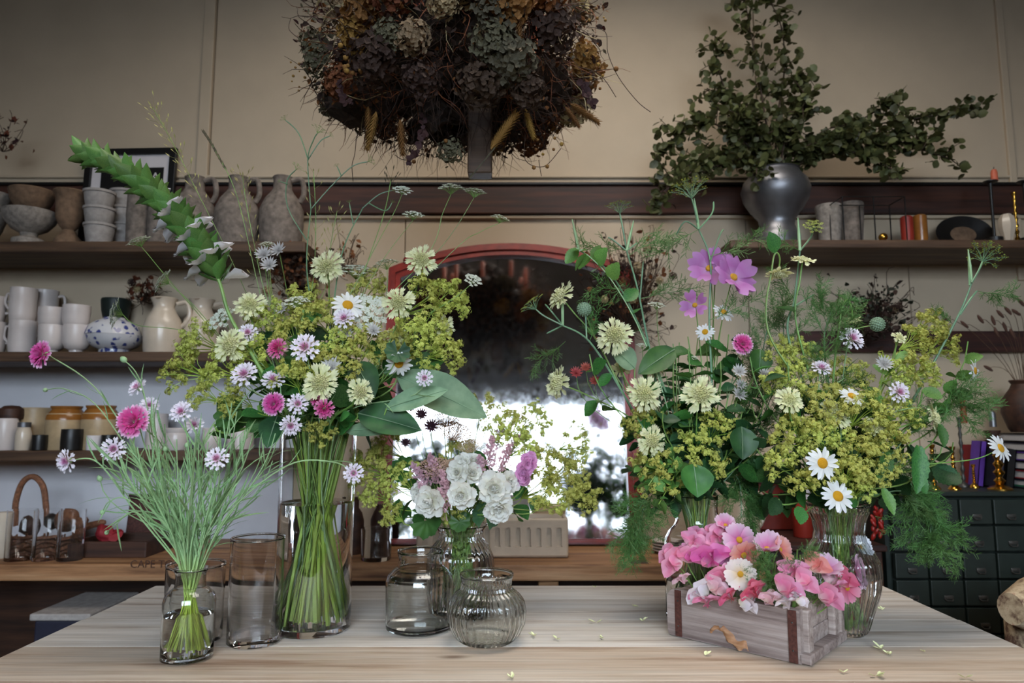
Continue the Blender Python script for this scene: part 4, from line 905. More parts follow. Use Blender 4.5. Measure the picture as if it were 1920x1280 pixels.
for i in range(14):   # more heads on the far side, seen in the mirror
    y = rnd(100, 190); a = rnd(0.2, PI - 0.2); r_ = env(y) * 0.93 * ck
    p = Vector((ccen.x + r_ * math.cos(a), CY + r_ * math.sin(a) * 0.9, at(850, y, CY).z)); inst('dried_hydrangea', HY[random.choice(list(HY))], chd, orient(p, p - ccen, rnd(0, 6), rnd(28, 42) * ck))
straw = MB()
for ring, (nn, r0, tl) in enumerate(((14, 0.25, 0.2), (12, 0.18, 0.7), (9, 0.1, 1.1))):
    for j in range(nn): straw.blade(0.75 - 0.15 * ring, [0.1, 0.16, 0.13, 0.02], 0.3, 0, 2, None, Matrix.Rotation(2 * PI * (j + ring * .5) / nn, 4, 'Z') @ Matrix.Translation((0, r0, 0)) @ Matrix.Rotation(tl, 4, 'X'))
straw_m = straw.mesh('strawflower', M['dry_cream'])
for px_, py_, r_ in ((632, 18, 17), (770, 62, 16), (905, 50, 12), (1092, 8, 18), (600, 8, 12), (610, 40, 12), (960, 10, 14)):
    p, n_ = facing(px_, py_, -.25 if 650 < px_ < 1050 else -.1); inst('strawflower', straw_m, chd, orient(p, n_, rnd(0, 6), r_ * ck))
# little round seed heads on wiry stalks
seed_m = MB().ball((0, 0, 0), 1, None, 1).mesh('seed_ball', M['dry_gold'])
def spray(pts_px, balls, dY=-0.15, rad=0.0008):
    line = smoothline([at(a, b, CY + dY) for a, b in pts_px], 5); MB().tube(line, rad, 4).build('wiry_tendril', M['dry_brown'], chd)
    for a, b, r_ in balls: inst('seed_ball', seed_m, chd, Matrix.Translation(at(a, b, CY + dY)) @ Matrix.Scale(r_ * ck, 4))
spray([(1085, 140), (1120, 132), (1155, 129)], [(1155, 129, 5), (1122, 121, 4)])
spray([(1100, 50), (1135, 60), (1140, 100), (1160, 145), (1195, 190), (1220, 210)], [(1105, 38, 3), (1120, 34, 3), (1135, 38, 3), (1118, 16, 3), (1132, 33, 2)])
spray([(1085, 125), (1125, 140), (1155, 182)], [(1130, 142, 3), (1125, 166, 3), (1108, 148, 3)])
spray([(560, 72), (542, 55), (545, 35)], [])
spray([(985, 250), (985, 300), (1020, 312), (1052, 278)], [(1053, 270, 4), (1038, 280, 3), (1018, 289, 3), (1008, 262, 3), (1040, 259, 3), (1001, 314, 4), (1026, 312, 4), (1005, 280, 3)])
spray([(700, 230), (672, 250), (665, 290), (660, 310), (662, 340)], [])
spray([(1010, 300), (1015, 330)], [])
spray([(800, 240), (820, 270), (838, 284)], [(836, 264, 4)])
spray([(740, 290), (760, 300), (795, 288)], [(766, 302, 4), (776, 303, 4)])
for i in range(16):
    a, b = rnd(635, 690), rnd(85, 140); inst('seed_ball', seed_m, chd, Matrix.Translation(at(a, b, CY - .27)) @ Matrix.Scale(rnd(3, 5) * ck, 4))
for i in range(10):
    a, b = rnd(545, 580), rnd(110, 170); inst('seed_ball', seed_m, chd, Matrix.Translation(at(a, b, CY - .02)) @ Matrix.Scale(rnd(1.5, 3) * ck, 4))
# hanging strands of round leaves and plumes
dl = MB().blade(1, [0.05, 0.45, 0.5, 0.4, 0.05], 0.2, 0.1, 2).mesh('dried_leaf', M['dry_plum'])
for pts in ([(795, 215), (790, 250), (780, 285), (768, 303)], [(1092, 155), (1100, 175), (1112, 195)], [(632, 150), (640, 175), (655, 195)]):
    line = smoothline([at(a, b, CY - .2) for a, b in pts], 5); MB().tube(line, 0.0008, 4).build('leaf_strand', M['dry_brown'], chd)
    for p in line[1:]:
        for s_ in (-1, 1): inst('dried_leaf', dl, chd, orient(p, (rnd(-1, 1), -1, rnd(-.5, .5)), rnd(0, 6), rnd(0.009, 0.016)))
plume = MB()
for i in range(160):
    t = i / 160; a = i * 2.4; r_ = 0.12 * math.sin(PI * min(1, t * 1.05 + 0.05)) + 0.02
    plume.blade(0.2, [0.012, 0.02, 0.004], 0, 0, 1, None, Matrix.Translation((0, 0, t)) @ Matrix.Rotation(a, 4, 'Z') @ Matrix.Translation((0, r_ * 0.3, 0)) @ Matrix.Rotation(1.0, 4, 'X'))
plume.tube([(0, 0, 0), (0, 0, 1)], 0.03, 5)
plume_m = plume.mesh('grass_plume', M['dry_gold'])
for (a, b), (c_, d_), dY in (((690, 200), (692, 258), -.15), ((705, 210), (690, 275), -.17), ((1070, 195), (1120, 228), -.1), ((1060, 200), (1085, 236), -.12), ((985, 205), (1000, 255), -.2), ((970, 20), (975, 72), -.3), ((750, 225), (755, 285), -.2)):
    p = at(a, b, CY + dY); q = at(c_, d_, CY + dY); inst('grass_plume', plume_m, chd, orient(p, q - p, 0, (q - p).length))
# one long grey-green dried stalk crossing in front of the post
p = at(960, 225, CY - .2); q = at(880, 335, CY - .2)
MB().tube([p, p.lerp(q, 0.5) + Vector((0.006, 0, 0)), q], 0.0014, 5).build('long_stalk', M['dry_sage'], chd)
inst('grass_plume', plume_m, chd, orient(p.lerp(q, 0.5), p - q, 0, 0.09))
pa = at(900, 330, CY); MB().bbox(pa.x, CY, (pa.z + 2.25) / 2, 44 * ck, 0.05, 2.25 - pa.z, 0.003).build('centre_post', M['shelf'], chd, False)
MB().tube([(pa.x, CY, 2.2), (pa.x, CY, ZC)], 0.006, 8).build('hanging_rod', M['black'], chd)
zr = at(850, 88, CY).z
MB().tube([(ccen.x + 0.22 * math.cos(a), CY + 0.06 + 0.16 * math.sin(a), zr) for a in [2 * PI * j / 40 for j in range(41)]], 0.008, 6, False).build('iron_ring', M['black'], chd)
for a in (0, PI / 2): MB().tube([(ccen.x + 0.22 * math.cos(a), CY + 0.06 + 0.16 * math.sin(a), zr), (ccen.x - 0.22 * math.cos(a), CY + 0.06 - 0.16 * math.sin(a), zr)], 0.006, 6).build('cross_bar', M['black'], chd)
cnd = MB().lathe([(0, 0), (0.011, 0), (0.0105, 0.15), (0.007, 0.155), (0, 0.157)], 14, None, cap=False).mesh('candle', M['candle'])
for j in range(9):
    a = 2 * PI * j / 9 + 0.2; inst('candle', cnd, chd, Matrix.Translation((ccen.x + 0.22 * math.cos(a), CY + 0.06 + 0.16 * math.sin(a), zr + 0.006)) @ Matrix.Rotation(rnd(-.06, .06), 4, 'Y') @ Matrix.Diagonal((1, 1, rnd(0.75, 1.3), 1)))
# ------------------------------------------------------------------ other dried bunches on the wall
def bunch(name, lab, px, py, w_, h_, Y, ntw, nlf, mats, buds=0, hang=False):
    c_ = at(px, py, Y); k = mpp(py, Y); t = thing(name, lab, 'dried flowers', c_)
    m = MB(); o_ = c_ + Vector((0, 0, (h_ if hang else -h_) * k * 0.8))
    for i in range(ntw):
        e = c_ + Vector((random.gauss(0, 0.5) * w_ * k, rnd(-0.06, 0.06), random.gauss(0, 0.5) * h_ * k)); mid = o_.lerp(e, 0.5) + Vector((rnd(-.02, .02), rnd(-.02, .02), rnd(-.02, .02)))
        m.tube(smoothline([o_, mid, e, e + Vector((rnd(-.03, .03), rnd(-.02, .02), rnd(-.03, .03)))], 3), 0.0011, 3, False)
    tag(m.build('twigs', M[mats[0]], t), kind='stuff')
    for ii, mt in enumerate(mats[1:]):
        m = MB()
        for i in range(nlf):
            p = c_ + Vector((random.gauss(0, 0.42) * w_ * k, rnd(-0.07, 0.05), random.gauss(0, 0.42) * h_ * k)); s_ = rnd(0.012, 0.03)
            m.blade(s_, [0.001, s_ * .32, s_ * .3, 0.001], 0.3, 0.2, 2, None, orient(p, (rnd(-1, 1), rnd(-1, .4), rnd(-1, 1)), rnd(0, 6)))
        tag(m.build('dried_leaves', M[mt], t), kind='stuff')
    for i in range(buds):
        p = c_ + Vector((random.gauss(0, 0.35) * w_ * k, -0.06 + rnd(-.02, .02), random.gauss(0, 0.35) * h_ * k)); inst('dried_bud', HY['dry_cream' if i % 2 else 'dry_brown'], t, orient(p, (rnd(-.5, .5), -1, rnd(-.3, .5)), 0, rnd(0.012, 0.02)))
    return t
bunch('dried_wall_bunch', 'dark dried flower bunch hanging on the wall right of the mirror', 1185, 540, 80, 100, 2.50, 220, 130, ('dry_brown', 'dry_brown', 'dry_rust'), 10)
bunch('dried_wall_bunch', 'rust-brown dried hydrangea bunch beside the left shelf ends', 560, 515, 50, 60, 2.46, 120, 200, ('dry_brown', 'dry_rust', 'dry_brown'), 4)
bunch('dried_leaf_spray', 'red-brown dried leaf spray at the left picture edge above the shelf', 8, 250, 45, 45, 2.45, 14, 26, ('dry_brown', 'dry_rust', 'dry_plum'))
leafmat('dark_leaf', srgb(22, 30, 20), srgb(48, 56, 34), 0.6, 0.1, 0.3)
bunch('dried_wreath', 'dark leafy wreath hanging on the red-brown rail at right', 1640, 590, 75, 60, 2.52, 120, 190, ('dry_brown', 'dark_leaf', 'dry_brown'), 4)
bunch('dried_jug_bunch', 'small brown dried bunch standing behind the cream jug', 272, 545, 26, 24, 2.56, 40, 70, ('dry_brown', 'dry_rust'), 2)
bunch('dried_seed_spray', 'thin dried grass spray on the wall left of the mirror arch', 650, 475, 36, 46, 2.55, 30, 24, ('dry_brown', 'dry_rust'))
# ------------------------------------------------------------------ glass vases on the table
def vase(name, lab, cx, rows, water=None, rib=None, mat='glass', n=48, wall=0.0026, base=0.009, cat='vase'):
    """rows: (row, half width px) from base centre row upward"""
    b = onz(cx, rows[0][0], TZ); Y = b.y; k = mpp(rows[0][0], Y); z00 = at(cx, rows[0][0], Y).z
    p = [(h * k, at(cx, r, Y).z - TZ) for r, h in rows]; p[0] = (p[0][0], 0.0012)
    # finer profile
    fp = [p[0]]
    for i in range(len(p) - 1):
        m_ = 5 if rib else 3
        for j in range(1, m_ + 1): fp.append((p[i][0] + (p[i + 1][0] - p[i][0]) * j / m_, p[i][1] + (p[i + 1][1] - p[i][1]) * j / m_))
    zt = fp[-1][1]; zr = zt - 0.012
    inner = [(max(0.002, r - wall), z) for r, z in fp if z > base + 0.002]
    prof = [(0, fp[0][1])] + fp + [(fp[-1][0] - wall * 0.5, zt + wall * 0.5)] + list(reversed(inner)) + [(inner[0][0] * 0.92, base), (0, base)]
    rb = (rib[0], rib[1], rib[2], zr) if rib else None
    if rib: n = rib[0] * 6
    ob = MB().lathe(prof, n, Matrix.Translation(b), rib=rb, cap=False).build(name, M[mat], None, True, origin=b)
    tk = fp[-1][0] - wall * 0.5
    MB().tube([b + Vector((tk * math.cos(a), tk * math.sin(a), zt + wall * 0.5 + 0.0016)) for a in [2 * PI * j / 64 for j in range(65)]], 0.0016, 8, False).build('rim', M[mat], ob)
    tag(ob, lab, cat, 'clear glass vases on the table')
    if water is not None:
        zw = at(cx, water, Y).z - TZ
        wi = [(max(0.002, r - wall - 0.0006), z) for r, z in fp if base + 0.002 < z < zw]
        rl = wi[-1][0]
        wp = [(0, base + 0.0008), (wi[0][0] * 0.92, base + 0.0008)] + wi + [(rl, zw - 0.0012), (rl - 0.002, zw), (0, zw)]
        MB().lathe(wp, 48, Matrix.Translation(b), cap=False).build('water', M['water'], ob)
    return dict(c=Vector((b.x, b.y, 0)), zt=TZ + zt, rt=fp[-1][0] - wall, rn=min(r for r, z in fp[len(fp) // 2:]) - wall, rb=fp[0][0] - wall, z0=TZ + base + 0.002, obj=ob)
V1 = vase('bottle_vase', 'small green-tinted glass bottle with cornflower stems at the table front', 350, [(1234, 41), (1230, 46), (1180, 47), (1126, 47), (1114, 44), (1105, 36), (1099, 28), (1090, 27), (1075, 27), (1068, 30)], 1148, None, 'greenglass')
V2 = vase('cylinder_vase', 'empty clear cylinder vase behind the small bottle of cornflowers', 361, [(1200, 50), (1196, 52), (1130, 52), (1060, 53)])
V3 = vase('cylinder_vase', 'empty clear cylinder vase between the small bottle and tall vase', 476, [(1203, 47), (1199, 49), (1100, 49), (1010, 49)], base=0.014)
V4 = vase('tall_cylinder_vase', 'tallest clear cylinder vase, packed with long green stems', 586, [(1178, 68), (1173, 70), (1100, 70), (1000, 70), (900, 71), (808, 72)], 940, base=0.012)
V5 = vase('glass_jar', 'empty clear jar with rounded shoulder and short neck', 786, [(1178, 56), (1173, 62), (1150, 64), (1088, 64), (1076, 60), (1066, 50), (1061, 42), (1045, 40), (1040, 42), (1034, 43)], None, None, 'greenglass', cat='jar')
V6 = vase('ribbed_vase', 'ribbed glass vase holding pink astilbe and white roses', 863, [(1152, 50), (1147, 56), (1110, 62), (1065, 63), (1040, 60), (1022, 52), (1010, 42), (1000, 40), (992, 44), (985, 50)], 1040, (30, 0.0016, 0.01), 'glass')
V7 = vase('ribbed_jar', 'empty ribbed green-tinted glass jar with round belly at the front', 912, [(1203, 42), (1199, 50), (1186, 62), (1165, 72), (1145, 74), (1125, 70), (1112, 60), (1104, 49), (1096, 46), (1086, 48), (1078, 51)], None, (34, 0.0015, 0.006), 'greenglass', cat='jar')
V8 = vase('shouldered_bottle', 'clear shouldered glass bottle behind the wooden brick mould', 1312, [(1160, 58), (1155, 62), (1080, 62), (1025, 62), (1008, 60), (996, 54), (986, 44), (976, 40), (950, 39), (930, 41)], 1085)
V9 = vase('ribbed_urn_vase', 'ribbed urn-shaped glass vase of daisies right of the brick mould', 1583, [(1186, 36), (1181, 40), (1150, 50), (1105, 65), (1070, 69), (1050, 67), (1030, 57), (1012, 46), (995, 43), (975, 46), (958, 53), (946, 57)], 1075, (34, 0.0017, 0.008), 'glass')
# ------------------------------------------------------------------ wooden brick mould with straps
A = onz(1267, 1198, TZ); B_ = onz(1503, 1247, TZ)
ax = Vector((0.742, -0.670, 0)); ay = Vector((0.670, 0.742, 0))
BL, BW, BH = 0.236, 0.188, 0.0855
Bx = Matrix(((ax.x, ay.x, 0, B_.x), (ax.y, ay.y, 0, B_.y), (0, 0, 1, TZ + 0.001), (0, 0, 0, 1)))   # local: x from -BL to 0 along the front, y from 0 to BW back
cen = Bx @ Vector((-BL / 2, BW / 2, 0))
bxm = thing('brick_mould', 'weathered wooden brick mould with rusty straps used as flower box', 'box', cen, None, math.atan2(ax.y, ax.x))
m = MB()
def rboard(nx, w_, h_, t_, rr):
    # end board in local yz with rounded upper outer corner
    return None
def slab(pts, y0, y1, name, mat):
    n = len(pts); vs = [(x, y0, z) for x, z in pts] + [(x, y1, z) for x, z in pts]
    fs = [tuple(range(n)), tuple(range(2 * n - 1, n - 1, -1))] + [((q + 1) % n, q, n + q, n + (q + 1) % n) for q in range(n)]
    return MB().add(vs, fs, Bx).build(name, mat, bxm, False, origin=Bx @ Vector((-BL / 2, y0, BH / 2)))
def rounded(xa, xb, za, zb, rl, rr_, top=True):
    pts = [(xa + rl * 0.5, za), (xb - rr_ * 0.2, za)]
    pts += [(xb - rr_ * 0.2 + rr_ * 0.2 * math.sin(a), za + rr_ * 0.2 - rr_ * 0.2 * math.cos(a)) for a in (0.5, 1.0, PI / 2)]
    pts += [(xb - rr_ + rr_ * math.cos(a), zb - rr_ + rr_ * math.sin(a)) for a in [PI / 2 * j / 5 for j in range(6)]]
    pts += [(xa + rl - rl * math.sin(a), zb - rl + rl * math.cos(a)) for a in [PI / 2 * j / 5 for j in range(6)]]
    pts += [(xa + rl * 0.5 - rl * 0.5 * math.cos(a), za + rl * 0.5 - rl * 0.5 * math.sin(a)) for a in [PI / 2 * j / 4 for j in range(5)]][:-1]
    return pts
fp_ = rounded(-BL - 0.012, 0.0, 0.0, BH, 0.02, 0.003)
slab(fp_, 0.0, 0.016, 'front_board', M['greywood'])
slab(rounded(-BL - 0.012, 0.012, 0.0, BH, 0.02, 0.02), BW - 0.016, BW, 'back_board', M['greywood'])
MB().bbox(-BL + 0.01, BW / 2, BH / 2, 0.016, BW - 0.034, BH - 0.006, 0.002, Bx).build('end_board', M['greywood'], bxm, False)
MB().bbox(-0.012, BW / 2, BH * 0.73, 0.014, BW - 0.034, BH * 0.47, 0.002, Bx).build('end_board', M['greywood'], bxm, False, origin=Bx @ Vector((0, BW / 2, BH * 0.7)))
MB().bbox(-0.012, BW / 2, BH * 0.29, 0.016, BW - 0.034, BH * 0.40, 0.002, Bx).build('end_board', M['greywood'], bxm, False, origin=Bx @ Vector((0, BW / 2, BH * 0.3)))
slabp = rounded(-0.012, 0.018, 0, BH, 0.002, 0.02)
MB().bbox(0.002, 0.026, BH / 2, 0.014, 0.022, BH - 0.004, 0.002, Bx).bbox(0.002, BW - 0.028, BH / 2 - 0.001, 0.014, 0.026, BH - 0.006, 0.003, Bx).build('corner_cleats', M['greywood'], bxm, False)
MB().bbox(0.006, BW / 2, 0.009, 0.02, BW, 0.016, 0.002, Bx).bbox(-BL / 2, BW / 2, 0.006, BL - 0.01, BW - 0.03, 0.008, 0.001, Bx).build('bottom_board', M['greywood'], bxm, False)
MB().box(-BL + 0.012, -0.0008, BH / 2, 0.0125, 0.003, BH - 0.003, Bx).build('strap', M['strap'], bxm, False)
MB().box(-0.012, -0.0008, BH / 2, 0.014, 0.003, BH - 0.001, Bx).build('strap', M['strap'], bxm, False)
for zz in (0.02, 0.065):
    for xx in (-BL + 0.012, -0.012): MB().ball((xx, -0.002, zz), 0.002, Bx, 1).build('nail', M['pull'], bxm)
m = MB()   # carved worn knot on the front
for xx, zz, s_ in ((-0.145, 0.026, 1.0), (-0.118, 0.022, 1.0), (-0.1, 0.012, 0.9), (-0.128, 0.03, 0.8)): m.ball((xx, 0.0012, zz), 0.016 * s_, Bx, 3, (1.1, 0.1, 0.6))
m.v = [q + Vector((1, 1, 1)) * 0.006 * noise.noise(q * 90) + Vector((-.4, .5, .6)) * 0.005 * noise.noise(q * 60 + Vector((4, 4, 4))) for q in m.v]
m.build('worn_knot', M['orangewood'], bxm)
# ------------------------------------------------------------------ plant materials
def radial(name, stops, rough=0.6, thin=0.3, jit=0.06, axis=None):
    x = N(name); tc = x.n('ShaderNodeTexCoord')
    if axis == 'Y':
        sp = x.n('ShaderNodeSeparateXYZ'); x.l(tc.outputs['Object'], sp.inputs[0]); f_ = sp.outputs[1]
    else:
        mm = x.n('ShaderNodeVectorMath', operation='MULTIPLY'); mm.inputs[1].default_value = (1, 1, 0); x.l(tc.outputs['Object'], mm.inputs[0])
        ln = x.n('ShaderNodeVectorMath', operation='LENGTH'); x.l(mm.outputs[0], ln.inputs[0]); f_ = ln.outputs['Value']
    c = x.jitter(x.ramp(f_, stops), 0.008, jit); x.base(c); x.rough(rough); x.thin(thin); M[name] = x.m; return x.m
radial('scab_petal', [(0.0, srgb(202, 206, 130)), (0.5, srgb(232, 232, 186)), (1, srgb(240, 240, 208))], axis='Y')
radial('scab_disc', [(0.0, srgb(214, 216, 150)), (0.25, srgb(228, 226, 172)), (0.5, srgb(236, 234, 190))])
radial('corn_white', [(0.0, srgb(214, 110, 170)), (0.2, srgb(228, 160, 200)), (0.36, srgb(240, 228, 240)), (1.0, srgb(246, 240, 248))])
radial('corn_pink', [(0.0, srgb(230, 120, 180)), (0.4, srgb(212, 64, 146)), (0.8, srgb(224, 112, 176)), (1.0, srgb(240, 200, 226))])
radial('corn_rose', [(0.0, srgb(196, 40, 112)), (0.5, srgb(206, 70, 140)), (1.0, srgb(228, 150, 190))])
radial('daisy_petal', [(0.0, srgb(236, 234, 226)), (1, srgb(246, 248, 252))], axis='Y')
M['daisy_disc'] = plain('daisy_disc', srgb(232, 168, 22), 0.7, 0.25, 900, 0.6)
M['cosmos_disc'] = plain('cosmos_disc', srgb(222, 164, 40), 0.7, 0.25, 900, 0.6)
for nm, a, b, c_ in (('cosmos_lilac', (214, 92, 158), (232, 170, 206), (244, 222, 234)), ('cosmos_peach', (214, 90, 110), (236, 160, 140), (240, 190, 190)), ('cosmos_cream', (236, 206, 150), (244, 232, 216), (248, 238, 234)), ('cosmos_white', (216, 220, 190), (236, 240, 246), (244, 246, 252)), ('cosmos_rose', (206, 74, 110), (226, 130, 160), (236, 170, 190)),
                    ('pea_pink', (246, 214, 214), (236, 140, 176), (240, 176, 204)), ('pea_blush', (246, 226, 214), (242, 196, 204), (244, 210, 222)), ('pea_white', (238, 234, 216), (240, 232, 236), (246, 240, 246)), ('pea_magenta', (244, 200, 220), (222, 96, 170), (232, 130, 190)), ('pea_coral', (244, 206, 190), (228, 136, 128), (232, 156, 150)), ('pea_rose', (240, 190, 190), (218, 92, 122), (230, 130, 150)), ('pea_lilac', (236, 206, 226), (200, 120, 180), (216, 160, 204)),
                    ('mallow', (206, 160, 206), (196, 118, 190), (212, 150, 214)), ('rose_white', (236, 232, 204), (244, 243, 234), (248, 247, 243)), ('stock_pink', (238, 196, 226), (234, 166, 214), (246, 208, 234))):
    radial(nm, [(0.0, srgb(*a)), (0.45, srgb(*b)), (1.0, srgb(*c_))], 0.55, 0.4, 0.05, 'Y')
leafmat('stem_green', srgb(92, 128, 58), srgb(132, 164, 84), 0.5, 0.0, 0.15, 20)
leafmat('stem_lime', srgb(126, 156, 52), srgb(164, 184, 76), 0.5, 0.0, 0.12, 20)
leafmat('stem_grey', srgb(132, 164, 116), srgb(164, 192, 146), 0.6, 0.0, 0.15, 20)
leafmat('fennel_stem', srgb(84, 122, 92), srgb(122, 156, 116), 0.5, 0.0, 0.15, 20)
leafmat('leaf_green', srgb(44, 92, 44), srgb(84, 136, 64), 0.5, 0.3, 0.3, 25)
leafmat('leaf_dark', srgb(28, 62, 36), srgb(56, 98, 52), 0.5, 0.25, 0.3, 25)
leafmat('leaf_bright', srgb(92, 144, 66), srgb(134, 178, 96), 0.5, 0.35, 0.25, 25)
leafmat('leaf_grey', srgb(104, 136, 104), srgb(146, 172, 136), 0.7, 0.25, 0.12, 25)
leafmat('corn_leaf', srgb(118, 156, 100), srgb(158, 190, 140), 0.65, 0.25, 0.2, 25)
leafmat('alchemilla', srgb(174, 180, 72), srgb(216, 218, 122), 0.7, 0.25, 0.16, 60)
leafmat('fennel_green', srgb(56, 96, 44), srgb(96, 136, 66), 0.6, 0.0, 0.2, 30)
leafmat('fennel_flower', srgb(150, 166, 58), srgb(184, 194, 90), 0.7, 0.1, 0.15, 60)
leafmat('lace_white', srgb(206, 212, 190), srgb(240, 242, 232), 0.6, 0.3, 0.06, 60)
leafmat('lace_green', srgb(122, 146, 78), srgb(170, 186, 120), 0.6, 0.2, 0.1, 60)
leafmat('astilbe', srgb(222, 164, 180), srgb(240, 208, 214), 0.7, 0.3, 0.08, 80)
leafmat('yarrow', srgb(176, 138, 108), srgb(222, 192, 160), 0.8, 0.1, 0.12, 80)
leafmat('astrantia', srgb(176, 170, 166), srgb(232, 230, 228), 0.7, 0.3, 0.1, 80)
leafmat('astrantia_dark', srgb(96, 62, 84), srgb(150, 110, 132), 0.7, 0.3, 0.1, 80)
leafmat('red_tuft', srgb(168, 60, 60), srgb(214, 110, 100), 0.7, 0.3, 0.1, 80)
leafmat('grass_seed', srgb(122, 116, 66), srgb(172, 160, 104), 0.8, 0.1, 0.2, 80)
leafmat('grass_dark', srgb(58, 54, 36), srgb(92, 84, 56), 0.8, 0.0, 0.2, 80)
leafmat('seedhead', srgb(96, 126, 100), srgb(150, 172, 142), 0.8, 0.0, 0.1, 80)
leafmat('acanthus_bract', srgb(62, 106, 50), srgb(116, 154, 76), 0.5, 0.25, 0.2, 60)
leafmat('acanthus_flower', srgb(226, 222, 232), srgb(246, 244, 250), 0.5, 0.35, 0.05, 60)
def zgrad(name, c0, c1, z0, z1):
    x = N(name); tc = x.n('ShaderNodeTexCoord'); sp = x.n('ShaderNodeSeparateXYZ'); x.l(tc.outputs['Object'], sp.inputs[0])
    mr_ = x.n('ShaderNodeMapRange'); mr_.inputs[1].default_value = z0; mr_.inputs[2].default_value = z1; x.l(sp.outputs[2], mr_.inputs[0])
    x.base(x.jitter(x.ramp(mr_.outputs[0], [(0, c0), (1, c1)]), 0.01, 0.15)); x.rough(0.5); M[name] = x.m
zgrad('corn_stem', srgb(172, 190, 66), srgb(146, 178, 126), 0.06, 0.16)
zgrad('tall_stem', srgb(150, 178, 64), srgb(112, 148, 70), 0.2, 0.42)
# ------------------------------------------------------------------ flower prototypes (unit radius, facing +Z)
P = {}
P['scab_petal'] = [MB().blade(0.66, [0.05, 0.06, 0.09, 0.15, 0.17], 0.3 * q, 0.08 * q, 6, (-0.22, 0.0, -0.12, 0.10, -0.12, 0.02, -0.2), None, 0.2).mesh('scabious_petal', M['scab_petal']) for q in (1, -1, 2)]
m = MB()
for i in range(60):
    r_ = 0.45 * math.sqrt((i + 0.5) / 60); a = i * 2.39996; h_ = 0.20 * (1 - (r_ / 0.5) ** 2)
    m.ball((r_ * math.cos(a), r_ * math.sin(a), h_ + rnd(-.02, .06)), rnd(0.05, 0.066), None, 1, (1, 1, 1.5))
    if i % 3 == 0: m.tube([(r_ * math.cos(a), r_ * math.sin(a), h_), (r_ * math.cos(a) * 1.12, r_ * math.sin(a) * 1.12, h_ + 0.14)], 0.007, 3)
m.lathe([(0.0, -0.1), (0.2, -0.06), (0.42, -0.02), (0.36, 0.04), (0.2, 0.12), (0, 0.15)], 20, None, cap=False)
P['scab_disc'] = m.mesh('scabious_disc', M['scab_disc'])
def corn(mat, dens=1.0):
    m = MB()
    for ring, (nn, tl, L_, r0) in enumerate(((11, 0.15, 0.78, 0.2), (10, 0.55, 0.66, 0.16), (8, 0.95, 0.5, 0.1))):
        for j in range(int(nn * dens)):
            a = 2 * PI * (j + 0.5 * ring) / int(nn * dens) + rnd(-.1, .1)
            m.blade(L_, [0.03, 0.04, 0.09, 0.2], 0.5, 0.1, 4, (-0.12, 0.12, -0.06, 0.14, -0.1), Matrix.Rotation(a, 4, 'Z') @ Matrix.Translation((0, r0, 0)) @ Matrix.Rotation(tl + rnd(-.12, .12), 4, 'X') @ Matrix.Rotation(rnd(-.4, .4), 4, 'Y'))
    for i in range(26):
        r_ = 0.26 * math.sqrt((i + 0.5) / 26); a = i * 2.4; m.tube([(r_ * .5 * math.cos(a), r_ * .5 * math.sin(a), 0.0), (r_ * math.cos(a), r_ * math.sin(a), 0.36 + rnd(-.06, .06))], [0.02, 0.012], 3)
    return m.mesh('cornflower_head', mat)
P['corn_white'] = corn(M['corn_white']); P['corn_pink'] = corn(M['corn_pink'], 1.6); P['corn_rose'] = corn(M['corn_rose'])
P['calyx'] = MB().lathe([(0, -0.55), (0.12, -0.52), (0.24, -0.38), (0.27, -0.22), (0.2, -0.05), (0.12, 0.02), (0, 0.03)], 12, None, cap=False).mesh('calyx', M['stem_grey'])
P['bud'] = MB().lathe([(0, -1.0), (0.5, -0.8), (0.85, -0.2), (0.8, 0.3), (0.5, 0.8), (0.2, 1.1), (0, 1.15)], 12, None, cap=False).mesh('bud', M['stem_grey'])
P['daisy_petal'] = [MB().blade(0.78, [0.07, 0.11, 0.13, 0.12, 0.05], 0.2, 0.12 * q, 2).mesh('daisy_petal', M['daisy_petal']) for q in (-0.5, 1, 2)]
P['daisy_disc'] = MB().lathe([(0, -0.05), (0.25, -0.03), (0.32, 0.03), (0.26, 0.1), (0.12, 0.13), (0, 0.11)], 20, None, cap=False).mesh('daisy_disc', M['daisy_disc'])
P['cosmos_disc'] = MB().lathe([(0, -0.05), (0.14, -0.03), (0.19, 0.04), (0.13, 0.12), (0, 0.13)], 16, None, cap=False).mesh('cosmos_disc', M['cosmos_disc'])
for c_ in ('cosmos_lilac', 'cosmos_peach', 'cosmos_cream', 'cosmos_white', 'cosmos_rose'):
    P[c_] = [MB().blade(0.9, [0.06, 0.2, 0.31, 0.37, 0.34], -0.12, 0.1 * q, 6, (-0.1, 0.02, -0.05, 0.05, -0.05, 0.02, -0.1), None, 0.05).mesh('cosmos_petal', M[c_]) for q in (0, 1)]
P['mallow'] = [MB().blade(1.0, [0.08, 0.22, 0.36, 0.42, 0.36], -0.1, 0.12 * q, 6, (-0.08, 0.06, 0.0, -0.14, 0.0, 0.06, -0.08), None, 0.06).mesh('mallow_petal', M['mallow']) for q in (-1, 1)]
for c_ in ('pea_pink', 'pea_blush', 'pea_white', 'pea_magenta', 'pea_coral', 'pea_rose', 'pea_lilac'):
    P[c_] = dict(std=MB().blade(1.0, [0.12, 0.5, 0.82, 0.92, 0.78, 0.4], 0.18, -0.22, 8, (0, 0.02, 0.05, 0.0, -0.08, 0.0, 0.05, 0.02, 0), None, 0.16).mesh('standard_petal', M[c_]),
                 wing=MB().blade(0.72, [0.08, 0.26, 0.36, 0.34, 0.12], 0.45, 0.15, 4, None, None, 0.1).mesh('wing_petal', M[c_]))
